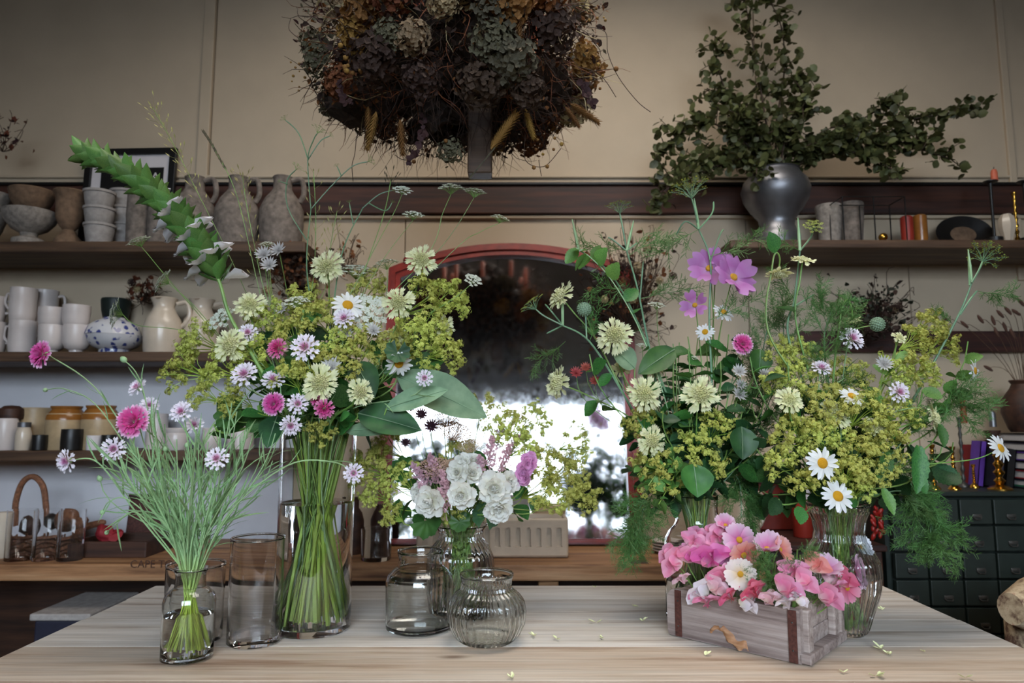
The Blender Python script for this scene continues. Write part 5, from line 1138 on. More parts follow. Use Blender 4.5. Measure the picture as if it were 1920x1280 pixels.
P['rose'] = [MB().blade(0.72, [0.1, 0.22, 0.34, 0.36, 0.2], 0.45, -0.25 * q, 6, (-.08, .03, -.03, .05, -.03, .03, -.08), None, 0.16).mesh('rose_petal', M['rose_white']) for q in (1, 1.6)]
P['stock'] = [MB().blade(0.7, [0.1, 0.3, 0.42, 0.4, 0.22], 0.3, -0.2, 4, None, None, 0.12).mesh('stock_petal', M['stock_pink'])]
def floret(m, B, s_, petals=4, w_=0.34):
    for j in range(petals):
        R_ = B @ Matrix.Rotation(2 * PI * j / petals, 4, 'Z')
        m.add([(0, 0, 0), (w_ * s_, s_ * 0.55, s_ * 0.12), (0, s_, s_ * 0.06), (-w_ * s_, s_ * 0.55, s_ * 0.12)], [(0, 1, 2, 3)], R_)
def alchemilla():
    m = MB(); st = MB()
    for i in range(11):
        a = i * 2.4 + rnd(-.3, .3); ph = math.acos(1 - 0.8 * (i + 0.5) / 11)
        e = Vector((math.sin(ph) * math.cos(a), math.sin(ph) * math.sin(a), math.cos(ph))) * rnd(0.7, 1.0) + Vector((0, 0, -0.35))
        st.tube([(0, 0, -0.9), e * 0.5 + Vector((0, 0, -0.3)), e], [0.022, 0.016, 0.01], 3, False)
        for j in range(5):
            c_ = e + Vector((rnd(-1, 1), rnd(-1, 1), rnd(-.6, .8))) * 0.24; st.tube([e - Vector((0, 0, 0.12)), c_], 0.008, 3, False)
            for q in range(14):
                d = Vector((rnd(-1, 1), rnd(-1, 1), rnd(-.7, 1))); floret(m, orient(c_ + d * 0.12, d + Vector((0, 0, 0.4)), rnd(0, 6)), rnd(0.055, 0.085))
    return m.mesh('alchemilla_florets', M['alchemilla']), st.mesh('alchemilla_branchlets', M['stem_lime'])
P['alch'] = [alchemilla() for i in range(5)]
def umbel(n1, n2, mat, fs, dome=0.35, inner=True):
    m = MB(); st = MB()
    for i in range(n1):
        r_ = math.sqrt((i + 0.5) / n1); a = i * 2.4; e = Vector((r_ * math.cos(a), r_ * math.sin(a), 0.0 - dome * r_ * r_ + rnd(-.04, .04)))
        st.tube([(0, 0, -0.75), e * 0.55 + Vector((0, 0, -0.22)), e], [0.018, 0.012, 0.009], 3, False)
        for q in range(n2):
            rr_ = 0.19 * math.sqrt((q + 0.5) / n2); b = q * 2.4; p = e + Vector((rr_ * math.cos(b), rr_ * math.sin(b), 0.05 + rnd(-.02, .03)))
            st.tube([e, p], 0.005, 3, False); floret(m, orient(p, (rnd(-.4, .4), rnd(-.4, .4), 1), rnd(0, 6)), fs * rnd(0.8, 1.2), 5, 0.4)
    return m, st
def umb(name, mat, smat, *a):
    m, st = umbel(*a); return m.mesh(name, M[mat]), st.mesh('umbel_rays', M[smat])
P['lace'] = umb('lace_florets', 'lace_white', 'stem_green', 22, 12, None, 0.075)
P['lace_loose'] = umb('lace_florets', 'lace_green', 'stem_green', 11, 7, None, 0.06)
P['fennel'] = umb('fennel_florets', 'fennel_flower', 'fennel_stem', 18, 9, None, 0.05, 0.25)
def astr(mat):
    m = MB()
    for j in range(16): m.blade(0.95, [0.04, 0.11, 0.1, 0.015], 0.3, -0.15, 2, None, Matrix.Rotation(2 * PI * j / 16, 4, 'Z') @ Matrix.Translation((0, 0.08, 0)) @ Matrix.Rotation(0.25 + 0.15 * (j % 2), 4, 'X'))
    for i in range(40):
        r_ = 0.5 * math.sqrt((i + 0.5) / 40); a = i * 2.4; p = Vector((r_ * math.cos(a), r_ * math.sin(a), 0.42 - 0.35 * r_ * r_)); m.tube([(0, 0, 0), p], 0.012, 3, False); m.ball(p, 0.045, None, 0)
    return m.mesh('astrantia_head', mat)
P['astr'] = astr(M['astrantia']); P['astr_dark'] = astr(M['astrantia_dark']); P['red_tuft'] = astr(M['red_tuft'])
def astilbe():
    m = MB()
    for i in range(26):
        t = i / 26; a = i * 2.4; L_ = 0.5 * (1 - t) + 0.06; e = Vector((L_ * math.cos(a), L_ * math.sin(a), t * 1.7 + L_ * 0.8)); s0 = Vector((0, 0, t * 1.7)); m.tube([s0, e], 0.01, 3, False)
        for q in range(22):
            p = s0.lerp(e, (q + 1) / 22) + Vector((rnd(-1, 1), rnd(-1, 1), rnd(-1, 1))) * 0.055; floret(m, orient(p, (rnd(-1, 1), rnd(-1, 1), rnd(-1, 1)), rnd(0, 6)), rnd(0.05, 0.08), 4, 0.3)
    m.tube([(0, 0, -0.6), (0, 0, 1.7)], [0.03, 0.01], 4); return m.mesh('astilbe_plume', M['astilbe'])
P['astilbe'] = [astilbe(), astilbe()]
m = MB()
for i in range(230):
    r_ = math.sqrt((i + 0.5) / 230); a = i * 2.39996; p = Vector((r_ * math.cos(a), r_ * math.sin(a), -0.3 * r_ * r_ + rnd(-.03, .05))); m.ball(p, rnd(0.035, 0.055), None, 0)
    if i % 6 == 0: m.tube([(0, 0, -0.9), p], 0.01, 3, False)
P['yarrow'] = m.mesh('yarrow_head', M['yarrow'])
m = MB().ball((0, 0, 0), 0.82, None, 2)
for i in range(110):
    z_ = 1 - 2 * (i + 0.5) / 110; a = i * 2.4; r_ = math.sqrt(1 - z_ * z_); d = Vector((r_ * math.cos(a), r_ * math.sin(a), z_)); m.ball(d * 0.86, 0.12, None, 0)
P['seedhead'] = m.mesh('scabious_seedhead', M['seedhead'])
def frond(depth=1.0):
    m = MB()
    def br(p, d, L_, lev):
        n = 5; pts = [p]; dd = Vector(d)
        for i in range(n):
            dd = (dd + Vector((rnd(-1, 1), rnd(-1, 1), rnd(-1, 1) - 0.15)) * 0.16).normalized(); pts.append(pts[-1] + dd * L_ / n)
        m.tube(pts, [0.009 if lev == 0 else 0.0062 if lev == 1 else 0.005] * n + [0.003], 3, False)
        if lev < 2:
            for i in range(1, n + 1):
                for s_ in (-1, 1, 0.3):
                    sd = dd.cross(Vector((rnd(-1, 1), rnd(-1, 1), rnd(-1, 1)))).normalized(); br(pts[i], (dd * 0.8 + sd * rnd(0.5, 0.9)), L_ * (0.42 if lev == 0 else 0.42) * rnd(0.7, 1.1), lev + 1)
    br(Vector((0, 0, 0)), Vector((0, 0, 1)), 1.0, 0)
    return m.mesh('fennel_frond', M['fennel_green'])
P['frond'] = [frond() for i in range(4)]
P['leaf'] = {c_: [MB().blade(1, [0.02, 0.22, 0.34, 0.34, 0.24, 0.02], 0.25, 0.2 * q, 4, None, None, 0.04).mesh('leaf', M[c_]) for q in (0.3, 1, 1.8)] for c_ in ('leaf_green', 'leaf_dark', 'leaf_bright', 'leaf_grey')}
ser = []
for i in range(15):
    t = i / 14; ser.append(max(0.01, 0.34 * math.sin(PI * min(1, t * 0.93 + 0.07)) ** 0.8 + (0.03 if i % 2 else -0.012) * (1 if 0 < i < 14 else 0)))
P['serrate'] = {c_: [MB().blade(1, ser, 0.22, 0.2 * q, 4, None, None, 0.03).mesh('serrated_leaf', M[c_]) for q in (0.3, 1.2)] for c_ in ('leaf_green', 'leaf_dark', 'leaf_bright')}
P['narrow'] = [MB().blade(1, [0.012, 0.028, 0.03, 0.022, 0.003], 0.4, 0.3 * q, 2).mesh('narrow_leaf', M['corn_leaf']) for q in (-0.6, 0.5, 1.2)]
# ------------------------------------------------------------------ stems
BQ = {id(V1): 0}
def stemline(V, head, nrm, upw=0.6, spread=0.75, via=None, sag=0.0):
    d = Vector((head.x - V['c'].x, head.y - V['c'].y, 0)); L_ = d.length; dn = d.normalized() if L_ > 1e-4 else Vector((1, 0, 0))
    f_ = max(0.45, min(1.0, L_ / 0.16)); rr = V['rn'] * max(spread, 0.86)
    jx = Vector((rnd(-1, 1), rnd(-1, 1), 0))
    rim = V['c'] + dn * rr * f_ * 0.7 + jx * rr * 0.42; rim.z = V['zt']
    off = rim - V['c']; off.z = 0
    if off.length > rr: rim = V['c'] + off.normalized() * rr + Vector((0, 0, V['zt']))
    b = V['c'] - dn * V['rb'] * 0.62 * f_ + Vector((rnd(-1, 1), rnd(-1, 1), 0)) * V['rb'] * 0.4; b.z = V['z0'] + rnd(0.002, 0.012)
    ob_ = b - V['c']; ob_.z = 0
    if ob_.length > V['rb'] * 0.85: ob_ = ob_.normalized() * V['rb'] * 0.85; b = V['c'] + ob_ + Vector((0, 0, b.z))
    pts = [b, b.lerp(rim, 0.33), b.lerp(rim, 0.66)]
    t0 = (rim - b).normalized(); n_ = Vector(nrm).normalized()
    if via:
        line = smoothline([rim] + [Vector(v) for v in via] + [head], 7)
        return pts + line
    D = (head - rim).length; e = (n_ * (1 - upw) + Vector((0, 0, 1)) * upw).normalized()
    return pts + bez(rim, rim + t0 * D * 0.4, head - e * D * 0.35 + Vector((0, 0, sag)), head, 10)
def new_stem(name, lab, cat, V, head, nrm, group, r=0.0015, mat='stem_green', **kw):
    line = stemline(V, head, nrm, **kw); t = thing(name, lab, cat, line[0], group)
    n = len(line); MB().tube(line, [r * (1.15 - 0.35 * i / n) for i in range(n)], 5).build('stem', M[mat], t)
    return t, line
def V3d(px, py, V, dY): return at(px, py, V['c'].y + dY)
def head_scab(t, p, n_, r):
    Mh = orient(p, n_, rnd(0, 6), r); h = inst('flower_head', P['scab_disc'], t, Mh)
    for ring, (nn, r0, tl, sc_) in enumerate(((15, 0.3, 0.02, 1.0), (13, 0.26, 0.38, 0.68))):
        for j in range(nn): inst('petal', random.choice(P['scab_petal']), h, Mh @ Matrix.Rotation(2 * PI * (j + ring * .5) / nn + rnd(-.12, .12), 4, 'Z') @ Matrix.Translation((0, r0, 0.02 * ring)) @ Matrix.Rotation(tl + rnd(-.3, .25), 4, 'X') @ Matrix.Rotation(rnd(-.4, .4), 4, 'Y') @ Matrix.Scale(sc_ * rnd(0.78, 1.16), 4))
def head_corn(t, p, n_, r, kind):
    Mh = orient(p, n_, rnd(0, 6), r); h = inst('flower_head', P[kind], t, Mh); inst('calyx', P['calyx'], h, Mh)
def head_daisy(t, p, n_, r, kind='daisy_petal', nn=17, disc='daisy_disc', r0=0.22, tilt=0.0, var=0.12):
    Mh = orient(p, n_, rnd(0, 6), r); h = inst('flower_head', P[disc], t, Mh)
    for j in range(nn): inst('petal', random.choice(P[kind]), h, Mh @ Matrix.Rotation(2 * PI * j / nn + rnd(-.08, .08), 4, 'Z') @ Matrix.Translation((0, r0, 0)) @ Matrix.Rotation(tilt + rnd(-var, var), 4, 'X') @ Matrix.Rotation(rnd(-.2, .2), 4, 'Y') @ Matrix.Scale(rnd(0.9, 1.05), 4))
def head_pea(t, p, n_, r, kind):
    Mh = orient(p, n_, rnd(-0.9, 0.9), r); h = inst('flower_head', P[kind]['std'], t, Mh @ Matrix.Translation((0, -0.45, 0)) @ Matrix.Rotation(0.25, 4, 'X'))
    for s_ in (-1, 1): inst('wing_petal', P[kind]['wing'], h, Mh @ Matrix.Translation((0.06 * s_, -0.4, 0.12)) @ Matrix.Rotation(0.9, 4, 'X') @ Matrix.Rotation(s_ * 0.8, 4, 'Y') @ Matrix.Rotation(-s_ * 0.35, 4, 'Z'))
    inst('keel_petal', P[kind]['wing'], h, Mh @ Matrix.Translation((0, -0.42, 0.1)) @ Matrix.Rotation(1.25, 4, 'X') @ Matrix.Scale(0.7, 4))
def head_rose(t, p, n_, r, kind='rose'):
    Mh = orient(p, n_, rnd(0, 6), r); h = None
    for ring, (nn, tl, sc_, r0) in enumerate(((7, 0.05, 1.0, 0.22), (7, 0.4, 0.86, 0.15), (6, 0.78, 0.72, 0.1), (5, 1.1, 0.56, 0.06), (4, 1.35, 0.42, 0.02))):
        for j in range(nn):
            Mp = Mh @ Matrix.Rotation(2 * PI * (j + ring * .5) / nn + rnd(-.1, .1), 4, 'Z') @ Matrix.Translation((0, r0, 0.03 * ring)) @ Matrix.Rotation(tl + rnd(-.25, .25), 4, 'X') @ Matrix.Rotation(rnd(-.3, .3), 4, 'Y') @ Matrix.Scale(sc_ * rnd(0.95, 1.2), 4)
            if h is None: h = inst('flower_head', P[kind][0], t, Mp)
            else: inst('petal', random.choice(P[kind]), h, Mp)
def head_pair(t, p, n_, r, pair, name):
    Mh = orient(p, n_, rnd(0, 6), r); h = inst(name, pair[0], t, Mh); inst('rays', pair[1], h, Mh)
def leaves_on(t, line, n, mat, s0, s1, lo=0.45, hi=0.95, kind='leaf', up=0.4, name='leaf'):
    for i in range(n):
        j = int((lo + (hi - lo) * (i + rnd(0, 1)) / n) * (len(line) - 1)); p = line[j]; tg = (line[min(j + 1, len(line) - 1)] - line[max(0, j - 1)]).normalized()
        a = rnd(0, 6.28); sd = (tg.orthogonal().normalized()); sd = Matrix.Rotation(a, 3, tg) @ sd; d = (sd + tg * up).normalized()
        q = Vector((0, 1, 0)).rotation_difference(d); ms = P['narrow'] if kind == 'narrow' else P[kind][mat]
        inst(name, random.choice(ms), t, Matrix.Translation(p) @ q.to_matrix().to_4x4() @ Matrix.Rotation(rnd(-.8, .8), 4, 'Y') @ Matrix.Scale(rnd(s0, s1), 4))
def nrm(a, b, c_=1.0):   # facing: right, up, towards the camera
    return Vector((a, -c_, b))
def ords(items): 
    o = sorted(range(len(items)), key=lambda i: items[i][0]); r = [0] * len(items)
    for k_, i in enumerate(o): r[i] = ORDS[k_]
    return r
# ------------------------------------------------------------------ cornflowers in the small bottle
hd = [(78, 664, 26, 'corn_pink', -.4, .1, -.02), (250, 790, 31, 'corn_pink', 0, .2, -.06), (125, 864, 22, 'corn_white', -.3, -.1, -.05), (213, 842, 22, 'corn_white', .4, .2, -.03), (340, 772, 21, 'corn_white', 0, .5, -.03), (365, 797, 17, 'corn_white', .1, .5, .02), (407, 860, 22, 'corn_white', .1, .4, -.08), (258, 726, 19, 'corn_white', -.5, .6, .02), (280, 760, 17, 'corn_white', .6, .5, .03), (663, 887, 19, 'corn_white', .2, .1, -.04)]
wd = {0: 'magenta-pink cornflower on a long stem reaching furthest left', 1: 'large double pink cornflower in the small bottle', 2: 'white cornflower with pink eye hanging low at far left', 3: 'white cornflower leaning right just beside the large pink one', 4: 'white cornflower highest of the pair above the bottle\'s leaves', 5: 'small pink-eyed cornflower just below another white one', 6: 'white cornflower lowest right over the grey-green leaves', 7: 'white cornflower seen from the side above the large pink one', 8: 'small white cornflower tucked behind the large pink one', 9: 'pink-flecked cornflower on a stem arching right past the tall vase'}
vias = {0: [(300, 930, -.0), (190, 740, -.01)], 9: [(430, 960, -.04), (540, 872, -.06), (625, 866, -.05)], 2: [(255, 960, -.02), (185, 868, -.04)]}
for i, (px, py, r, kd, a, b, dY) in enumerate(hd):
    p = V3d(px, py, V1, dY); n_ = nrm(a, b); via = [V3d(x, y, V1, d) for x, y, d in vias[i]] if i in vias else None
    t, line = new_stem('cornflower', wd[i], 'cornflower', V1, p - n_.normalized() * r * 0.00055, n_, 'cornflowers in the small bottle', 0.0013, 'corn_stem', via=via)
    head_corn(t, p, n_, r * mpp(py, p.y), kd); leaves_on(t, line, 5, None, 0.03, 0.06, 0.35, 0.8, 'narrow', 1.4)
for i, (px, py, r, lab) in enumerate(((232, 674, 7, 'closed cornflower bud with pink tip on a crooked stem'), (85, 731, 5, 'small cornflower bud on the stem at far left'), (187, 897, 6, 'pale cornflower bud on a curved stem below the white flowers'), (192, 960, 5, 'nodding cornflower bud low at left'), (200, 998, 5, 'pair-tip cornflower bud hanging lowest at left'), (350, 835, 5, 'pinkish cornflower bud amid the grey-green leaves'), (310, 842, 5, 'small pale bud in the middle of cornflower leaves'))):
    p = V3d(px, py, V1, rnd(-.05, .03)); via = {0: [(300, 880, 0), (265, 720, 0)], 1: [(290, 930, 0), (190, 770, 0), (125, 730, 0)], 3: [(300, 990, -.02), (240, 936, -.04), (205, 940, -.04)], 4: [(310, 1020, -.02), (255, 960, -.04), (215, 985, -.04)]}.get(i)
    t, line = new_stem('cornflower_bud', lab, 'flower bud', V1, p, nrm(-.2, .8, .3), 'cornflower buds in the small bottle', 0.0011, 'corn_stem', via=[V3d(x, y, V1, d) for x, y, d in via] if via else None)
    inst('bud', P['bud'], t, orient(p, line[-1] - line[-3], 0, r * 0.00095)); leaves_on(t, line, 5, None, 0.03, 0.055, 0.35, 0.8, 'narrow', 1.4)
random.seed(5)
for i in range(40):
    ang = -0.62 + 1.28 * i / 39 + rnd(-.05, .05); L_ = rnd(170, 320) if ang < 0.35 else rnd(180, 300)
    px, py = 352 + math.sin(ang) * L_, 1066 - math.cos(ang) * L_ * 1.02
    p = V3d(px, py, V1, rnd(-.09, .07))
    t, line = new_stem('cornflower_shoot', 'leafy grey-green cornflower shoot without bloom in the small bottle', 'leafy shoot', V1, p, nrm(math.sin(ang), 1, .1), 'leafy shoots in the small bottle', 0.0012, 'corn_stem')
    leaves_on(t, line, 9, None, 0.035, 0.075, 0.34, 0.99, 'narrow', 1.8)
# ------------------------------------------------------------------ tall vase
random.seed(21)
def scabs(V, items, vname, group):
    o_ = ords(items)
    for i, it in enumerate(items):
        px, py, r, a, b, dY = it[:6]; p = V3d(px, py, V, dY); n_ = nrm(a, b, it[6] if len(it) > 6 else 1.0); kw = {}
        if len(it) > 7 and it[7]: kw['via'] = [V3d(x, y, V, d) for x, y, d in it[7]]
        lab = it[8] if len(it) > 8 else 'pale yellow scabious, %s from the left in the %s' % (o_[i], vname)
        t, line = new_stem('scabious', lab, 'scabious', V, p - n_.normalized() * r * 0.0001, n_, group, 0.0019, 'stem_green', **kw)
        head_scab(t, p, n_, r * mpp(py, p.y)); leaves_on(t, line, 1, 'leaf_green', 0.03, 0.05, 0.5, 0.7)
scabs(V4, [(613, 500, 33, -.05, .15, .02), (790, 487, 31, .2, .1, -.02), (747, 567, 33, .05, 0, -.06), (432, 647, 34, -.1, .1, -.1), (468, 572, 32, .25, .35, -.02), (600, 718, 37, .1, .1, -.14), (675, 735, 27, .5, .1, -.13), (745, 630, 25, .1, .6, .0), (832, 612, 24, .6, .3, .02), (705, 690, 22, -.2, .5, .03)], 'tall vase', 'scabious in the tall vase')
def corns(V, items, vname, group):
    o_ = ords(items)
    for i, (px, py, r, kd, a, b, dY) in enumerate(items):
        p = V3d(px, py, V, dY); n_ = nrm(a, b); c_ = {'corn_white': 'white-pink', 'corn_pink': 'double pink', 'corn_rose': 'deep pink'}[kd]
        t, line = new_stem('cornflower', '%s cornflower, %s from the left in the %s' % (c_, o_[i], vname), 'cornflower', V, p - n_.normalized() * r * 0.0005, n_, group, 0.0012, 'stem_grey')
        head_corn(t, p, n_, r * mpp(py, p.y), kd); leaves_on(t, line, 3, None, 0.03, 0.06, 0.5, 0.9, 'narrow', 1.2)
corns(V4, [(458, 702, 25, 'corn_white', 0, .5, -.13), (572, 652, 27, 'corn_white', .05, .25, -.13), (520, 653, 20, 'corn_rose', -.2, .2, -.12), (465, 624, 18, 'corn_white', .2, .3, -.08), (645, 597, 20, 'corn_white', 0, .3, -.08), (512, 712, 22, 'corn_white', .2, .8, -.1), (513, 757, 22, 'corn_pink', -.05, .1, -.15), (545, 797, 20, 'corn_white', .3, -.3, -.15), (558, 757, 20, 'corn_white', .4, .2, -.13), (608, 766, 19, 'corn_rose', .3, -.2, -.15), (595, 750, 14, 'corn_rose', -.3, 0, -.13), (796, 709, 16, 'corn_white', .1, .1, -.12)], 'tall vase', 'cornflowers in the tall vase')
def daisies(V, items, vname):
    for i, it in enumerate(items):
        px, py, r, a, b, dY, lab = it[:7]; p = V3d(px, py, V, dY); n_ = nrm(a, b); kw = {'via': [V3d(x, y, V, d) for x, y, d in it[7]]} if len(it) > 7 else {}
        t, line = new_stem('oxeye_daisy', lab, 'daisy', V, p - n_.normalized() * 0.002, n_, 'oxeye daisies', 0.0012, 'stem_green', **kw)
        head_daisy(t, p, n_, r * mpp(py, p.y) * 1.0)
daisies(V4, [(652, 572, 32, .5, .5, -.04, 'oxeye daisy facing up in the centre of the tall vase'), (748, 682, 26, .4, -.6, -.06, 'oxeye daisy seen from the side low in the tall vase')], '')
def alch(V, items, vname, group):
    o_ = ords(items)
    for i, (px, py, r, dY) in enumerate(items):
        p = V3d(px, py, V, dY); k = mpp(py, p.y); n_ = Vector((px - (960 + V['c'].x / k), -80, 90)).normalized()
        t, line = new_stem('ladys_mantle', 'frothy lime-yellow lady\'s mantle spray, %s from the left in the %s' % (o_[i] if i < 24 else ORDS[0], vname), 'lady\'s mantle', V, p - n_ * r * k * 0.9, n_, group, 0.0011, 'stem_lime')
        f_, s_ = random.choice(P['alch']); Mh = orient(p, n_, rnd(0, 6), r * k * 1.12); h = inst('flower_spray', f_, t, Mh); inst('branchlets', s_, h, Mh)
        leaves_on(t, line, 1, 'leaf_green', 0.03, 0.055, 0.6, 0.85)
alch(V4, [(370, 640, 42, -.03), (345, 692, 42, -.04), (378, 740, 32, -.05), (565, 580, 48, .04), (618, 590, 46, .0), (540, 625, 40, -.04), (500, 595, 38, .02), (470, 668, 42, -.06), (545, 700, 36, -.09), (690, 545, 42, .06), (690, 640, 46, -.02), (745, 650, 40, -.02), (800, 565, 52, .02), (848, 560, 40, .02), (790, 640, 52, -.02), (838, 655, 40, -.02), (640, 680, 42, -.08), (650, 640, 42, -.04), (440, 745, 36, -.04), (590, 680, 40, -.07), (600, 810, 26, -.08), (410, 690, 40, -.04)], 'tall vase', 'lady\'s mantle in the tall vase')
alch_extra = [(300 + 0, 0, 0, 0)]
random.seed(33)
for i in range(36):
    px, py = 600 + random.gauss(0, 90), rnd(580, 800); p = V3d(px, py, V4, rnd(-.06, .12))
    t, line = new_stem('foliage_stem', 'green leafy stem filling the inside of the tall vase bouquet', 'leafy stem', V4, p, nrm(rnd(-.6, .6), 1, .2), 'leafy filler stems in the tall vase', rnd(0.0026, 0.0044), 'tall_stem')
    leaves_on(t, line, 6, random.choice(('leaf_green', 'leaf_dark', 'leaf_green')), 0.035, 0.07, 0.6, 1.0)
def bigleaf(V, lab, p0, p1, w_, mat, dY0, dY1, droop=0.12, name='broad_leaf', roll=0.0):
    a = V3d(*p0, V, dY0); b = V3d(*p1, V, dY1); L_ = (b - a).length
    line = stemline(V, a, nrm(.3, 1, .2)); t = thing(name, lab, 'leaf', line[0], 'broad leaves'); MB().tube(line, 0.0018, 5).build('stem', M['stem_green'], t)
    d = (b - a).normalized(); side = d.cross(Vector((0.15, -1, 0.45))).normalized(); up = side.cross(d)
    Mx = Matrix((( side.x, d.x, up.x, a.x), (side.y, d.y, up.y, a.y), (side.z, d.z, up.z, a.z), (0, 0, 0, 1))) @ Matrix.Rotation(roll, 4, 'Y')
    w = w_ * mpp(p0[1], a.y); prof = [0.003] + [w * math.sin(PI * (0.06 + 0.94 * i / 9)) ** 0.75 for i in range(1, 9)] + [0.001]
    MB().blade(L_, prof, 0.3, droop, 6, None, Mx, 0.05).build('leaf_blade', M[mat], t)
    mid = [Mx @ Vector((0, L_ * i / 6, -droop * L_ * (i / 6) ** 2 + 0.0008)) for i in range(7)]; MB().tube(mid, [0.0014, 0.0013, 0.0012, 0.001, 0.0008, 0.0006, 0.0003], 4).build('midrib', M['leaf_grey'], t)
bigleaf(V4, 'broad grey-green leaf arching furthest right of the tall vase', (745, 705), (915, 775), 40, 'leaf_grey', -.02, -.03, 0.1)
bigleaf(V4, 'pale grey leaf pointing right below the broad arching one', (725, 765), (838, 728), 22, 'leaf_grey', -.08, -.1, 0.05)
bigleaf(V4, 'deep green pointed leaf reaching right low in the tall vase', (672, 775), (788, 802), 32, 'leaf_dark', -.07, -.1, 0.08)
bigleaf(V4, 'green leaf lying behind the right cornflower of tall vase', (720, 700), (838, 672), 26, 'leaf_green', .0, .02, 0.0)
bigleaf(V4, 'narrow grey leaf drooping over the tall vase rim', (650, 808), (745, 798), 16, 'leaf_grey', -.05, -.1, 0.12)
bigleaf(V4, 'dark round green leaf in the middle right of tall vase', (665, 680), (700, 735), 28, 'leaf_dark', -.06, -.1, 0.2)
bigleaf(V4, 'green leaf hanging at the left side of the tall vase', (520, 780), (500, 830), 24, 'leaf_dark', -.05, -.1, 0.2)
# lace umbels on wiry stems
def laces(V, items, kind='lace', group='lace umbels'):
    for px, py, r, dY, n_, lab, *via in items:
        p = V3d(px, py, V, dY); kw = {'via': [V3d(x, y, V, d) for x, y, d in via[0]]} if via else {}
        k = mpp(py, p.y); nn = Vector(n_).normalized()
        t, line = new_stem('lace_flower', lab, 'umbel', V, p - nn * 0.75 * r * k, nn, group, 0.0008, 'stem_green', **kw)
        head_pair(t, p, nn, r * k, P[kind], 'umbel')
laces(V4, [(258, 447, 22, .0, (-.4, -.3, 1), 'lacy white umbel left of the acanthus spike, highest there', [(470, 700, 0), (330, 540, 0), (280, 480, 0)]),
           (208, 587, 27, -.03, (-1, -.6, .1), 'lacy white umbel furthest left, facing sideways', [(480, 700, 0), (360, 625, -.02), (260, 610, -.03)]),
           (300, 522, 24, -.0, (-.8, -.5, .5), 'pale lace umbel drooping below the acanthus bracts', [(470, 700, 0), (370, 580, 0)]),
           (412, 592, 26, -.05, (-.3, -.8, .5), 'white lace umbel beside the acanthus stem'),
           (500, 454, 14, .05, (0, -.4, 1), 'flat green-white umbel above the white astrantias'),
           (755, 352, 18, .02, (.2, -.6, .8), 'small white umbel just under the hanging dried flowers', [(620, 640, 0), (690, 490, 0), (738, 400, .02)]),
           (775, 398, 20, .0, (.1, -.5, .9), 'small white umbel below another near the mirror arch', [(640, 640, 0), (710, 500, 0)]),
           (845, 346, 24, .0, (.0, -.4, 1), 'white umbel left of a similar one above the mirror', [(660, 640, 0), (800, 480, 0), (830, 400, 0)]),
           (890, 354, 22, .0, (.1, -.3, 1), 'white umbel right of a similar one above the mirror', [(670, 640, 0), (830, 460, 0)]),
           (940, 405, 18, -.02, (.3, -.3, 1), 'small white umbel furthest right over the mirror top', [(680, 650, 0), (850, 470, 0), (900, 435, -.01)]),
           (888, 522, 17, -.02, (.3, -.7, .6), 'small white umbel before the salmon candles in the mirror', [(740, 640, 0), (850, 560, -.02)]),
           (722, 488, 24, .0, (-.2, -.2, 1), 'flat white umbel beside the red mirror corner'),
           (668, 500, 32, .05, (.1, -.4, 1), 'hazy wide umbel behind the central scabious'),
           (690, 578, 36, -.02, (.2, -.9, .4), 'grey-white umbel beside the centre daisy'),
           (555, 560, 24, .0, (0, -.5, .8), 'small white umbel above the lime-yellow sprays')])
for px, py, r, dY, lab in ((455 + 40, 478, 18, .02, 'white astrantia left of the trio above lime flowers'), (523, 470, 18, .03, 'white astrantia right of the trio above lime flowers'), (505, 498, 18, .0, 'white astrantia lowest of the trio above lime flowers'), (700, 620, 16, -.05, 'grey-white astrantia in the centre of the tall vase'), (652, 625, 15, -.05, 'small astrantia below the centre daisy'), (622, 690, 24, -.1, 'large white astrantia behind the lowest scabious'), (606, 745, 16, -.12, 'white astrantia under the lowest scabious'), (530, 580, 14, 0, 'small astrantia amid lime flowers')):
    p = V3d(px, py, V4, dY); n_ = nrm(rnd(-.3, .3), .4)
    t, line = new_stem('astrantia', lab, 'astrantia', V4, p, n_, 'astrantias in the tall vase', 0.0009, 'stem_green'); inst('flower_head', P['astr'], t, orient(p, n_, 0, r * mpp(py, p.y)))
# tall branching wild umbellifer
def branching(V, lab, trunk, branches, dY=.02, kind='lace_loose', r0=0.0018, mat='fennel_stem', name='wild_umbellifer', seed='umbel'):
    line = stemline(V, V3d(*trunk[-1], V, dY), nrm(0, 1), via=[V3d(x, y, V, dY) for x, y in trunk[:-1]]); t = thing(name, lab, 'umbellifer', line[0], 'tall umbellifers')
    n = len(line); MB().tube(line, [r0 * (1.2 - 0.6 * i / n) for i in range(n)], 6).build('stem', M[mat], t)
    for pts, r in branches:
        l2 = smoothline([V3d(x, y, V, dY + rnd(-.01, .01)) for x, y in pts], 5); MB().tube(l2, [r0 * 0.7] * (len(l2) - 1) + [r0 * .4], 5).build('branch', M[mat], t)
        if r:
            nn = (l2[-1] - l2[-2]).normalized() + Vector((0, -.2, .2)); p = l2[-1] + nn.normalized() * 0.75 * r * mpp(pts[-1][1], l2[-1].y); head_pair(t, p, nn, r * mpp(pts[-1][1], p.y), P[kind], seed)
    return t
branching(V4, 'tall branching green umbellifer rising highest from the tall vase', [(590, 620), (575, 500), (583, 392)], [([(583, 392), (577, 300), (588, 262), (595, 250)], 18), ([(578, 300), (560, 250), (535, 225)], 10), ([(577, 300), (600, 265), (618, 255)], 8), ([(583, 392), (620, 350), (660, 312), (690, 303)], 14), ([(640, 330), (632, 312)], 6), ([(575, 450), (540, 390), (538, 340), (555, 318)], 14), ([(540, 345), (525, 340)], 5)], .03)
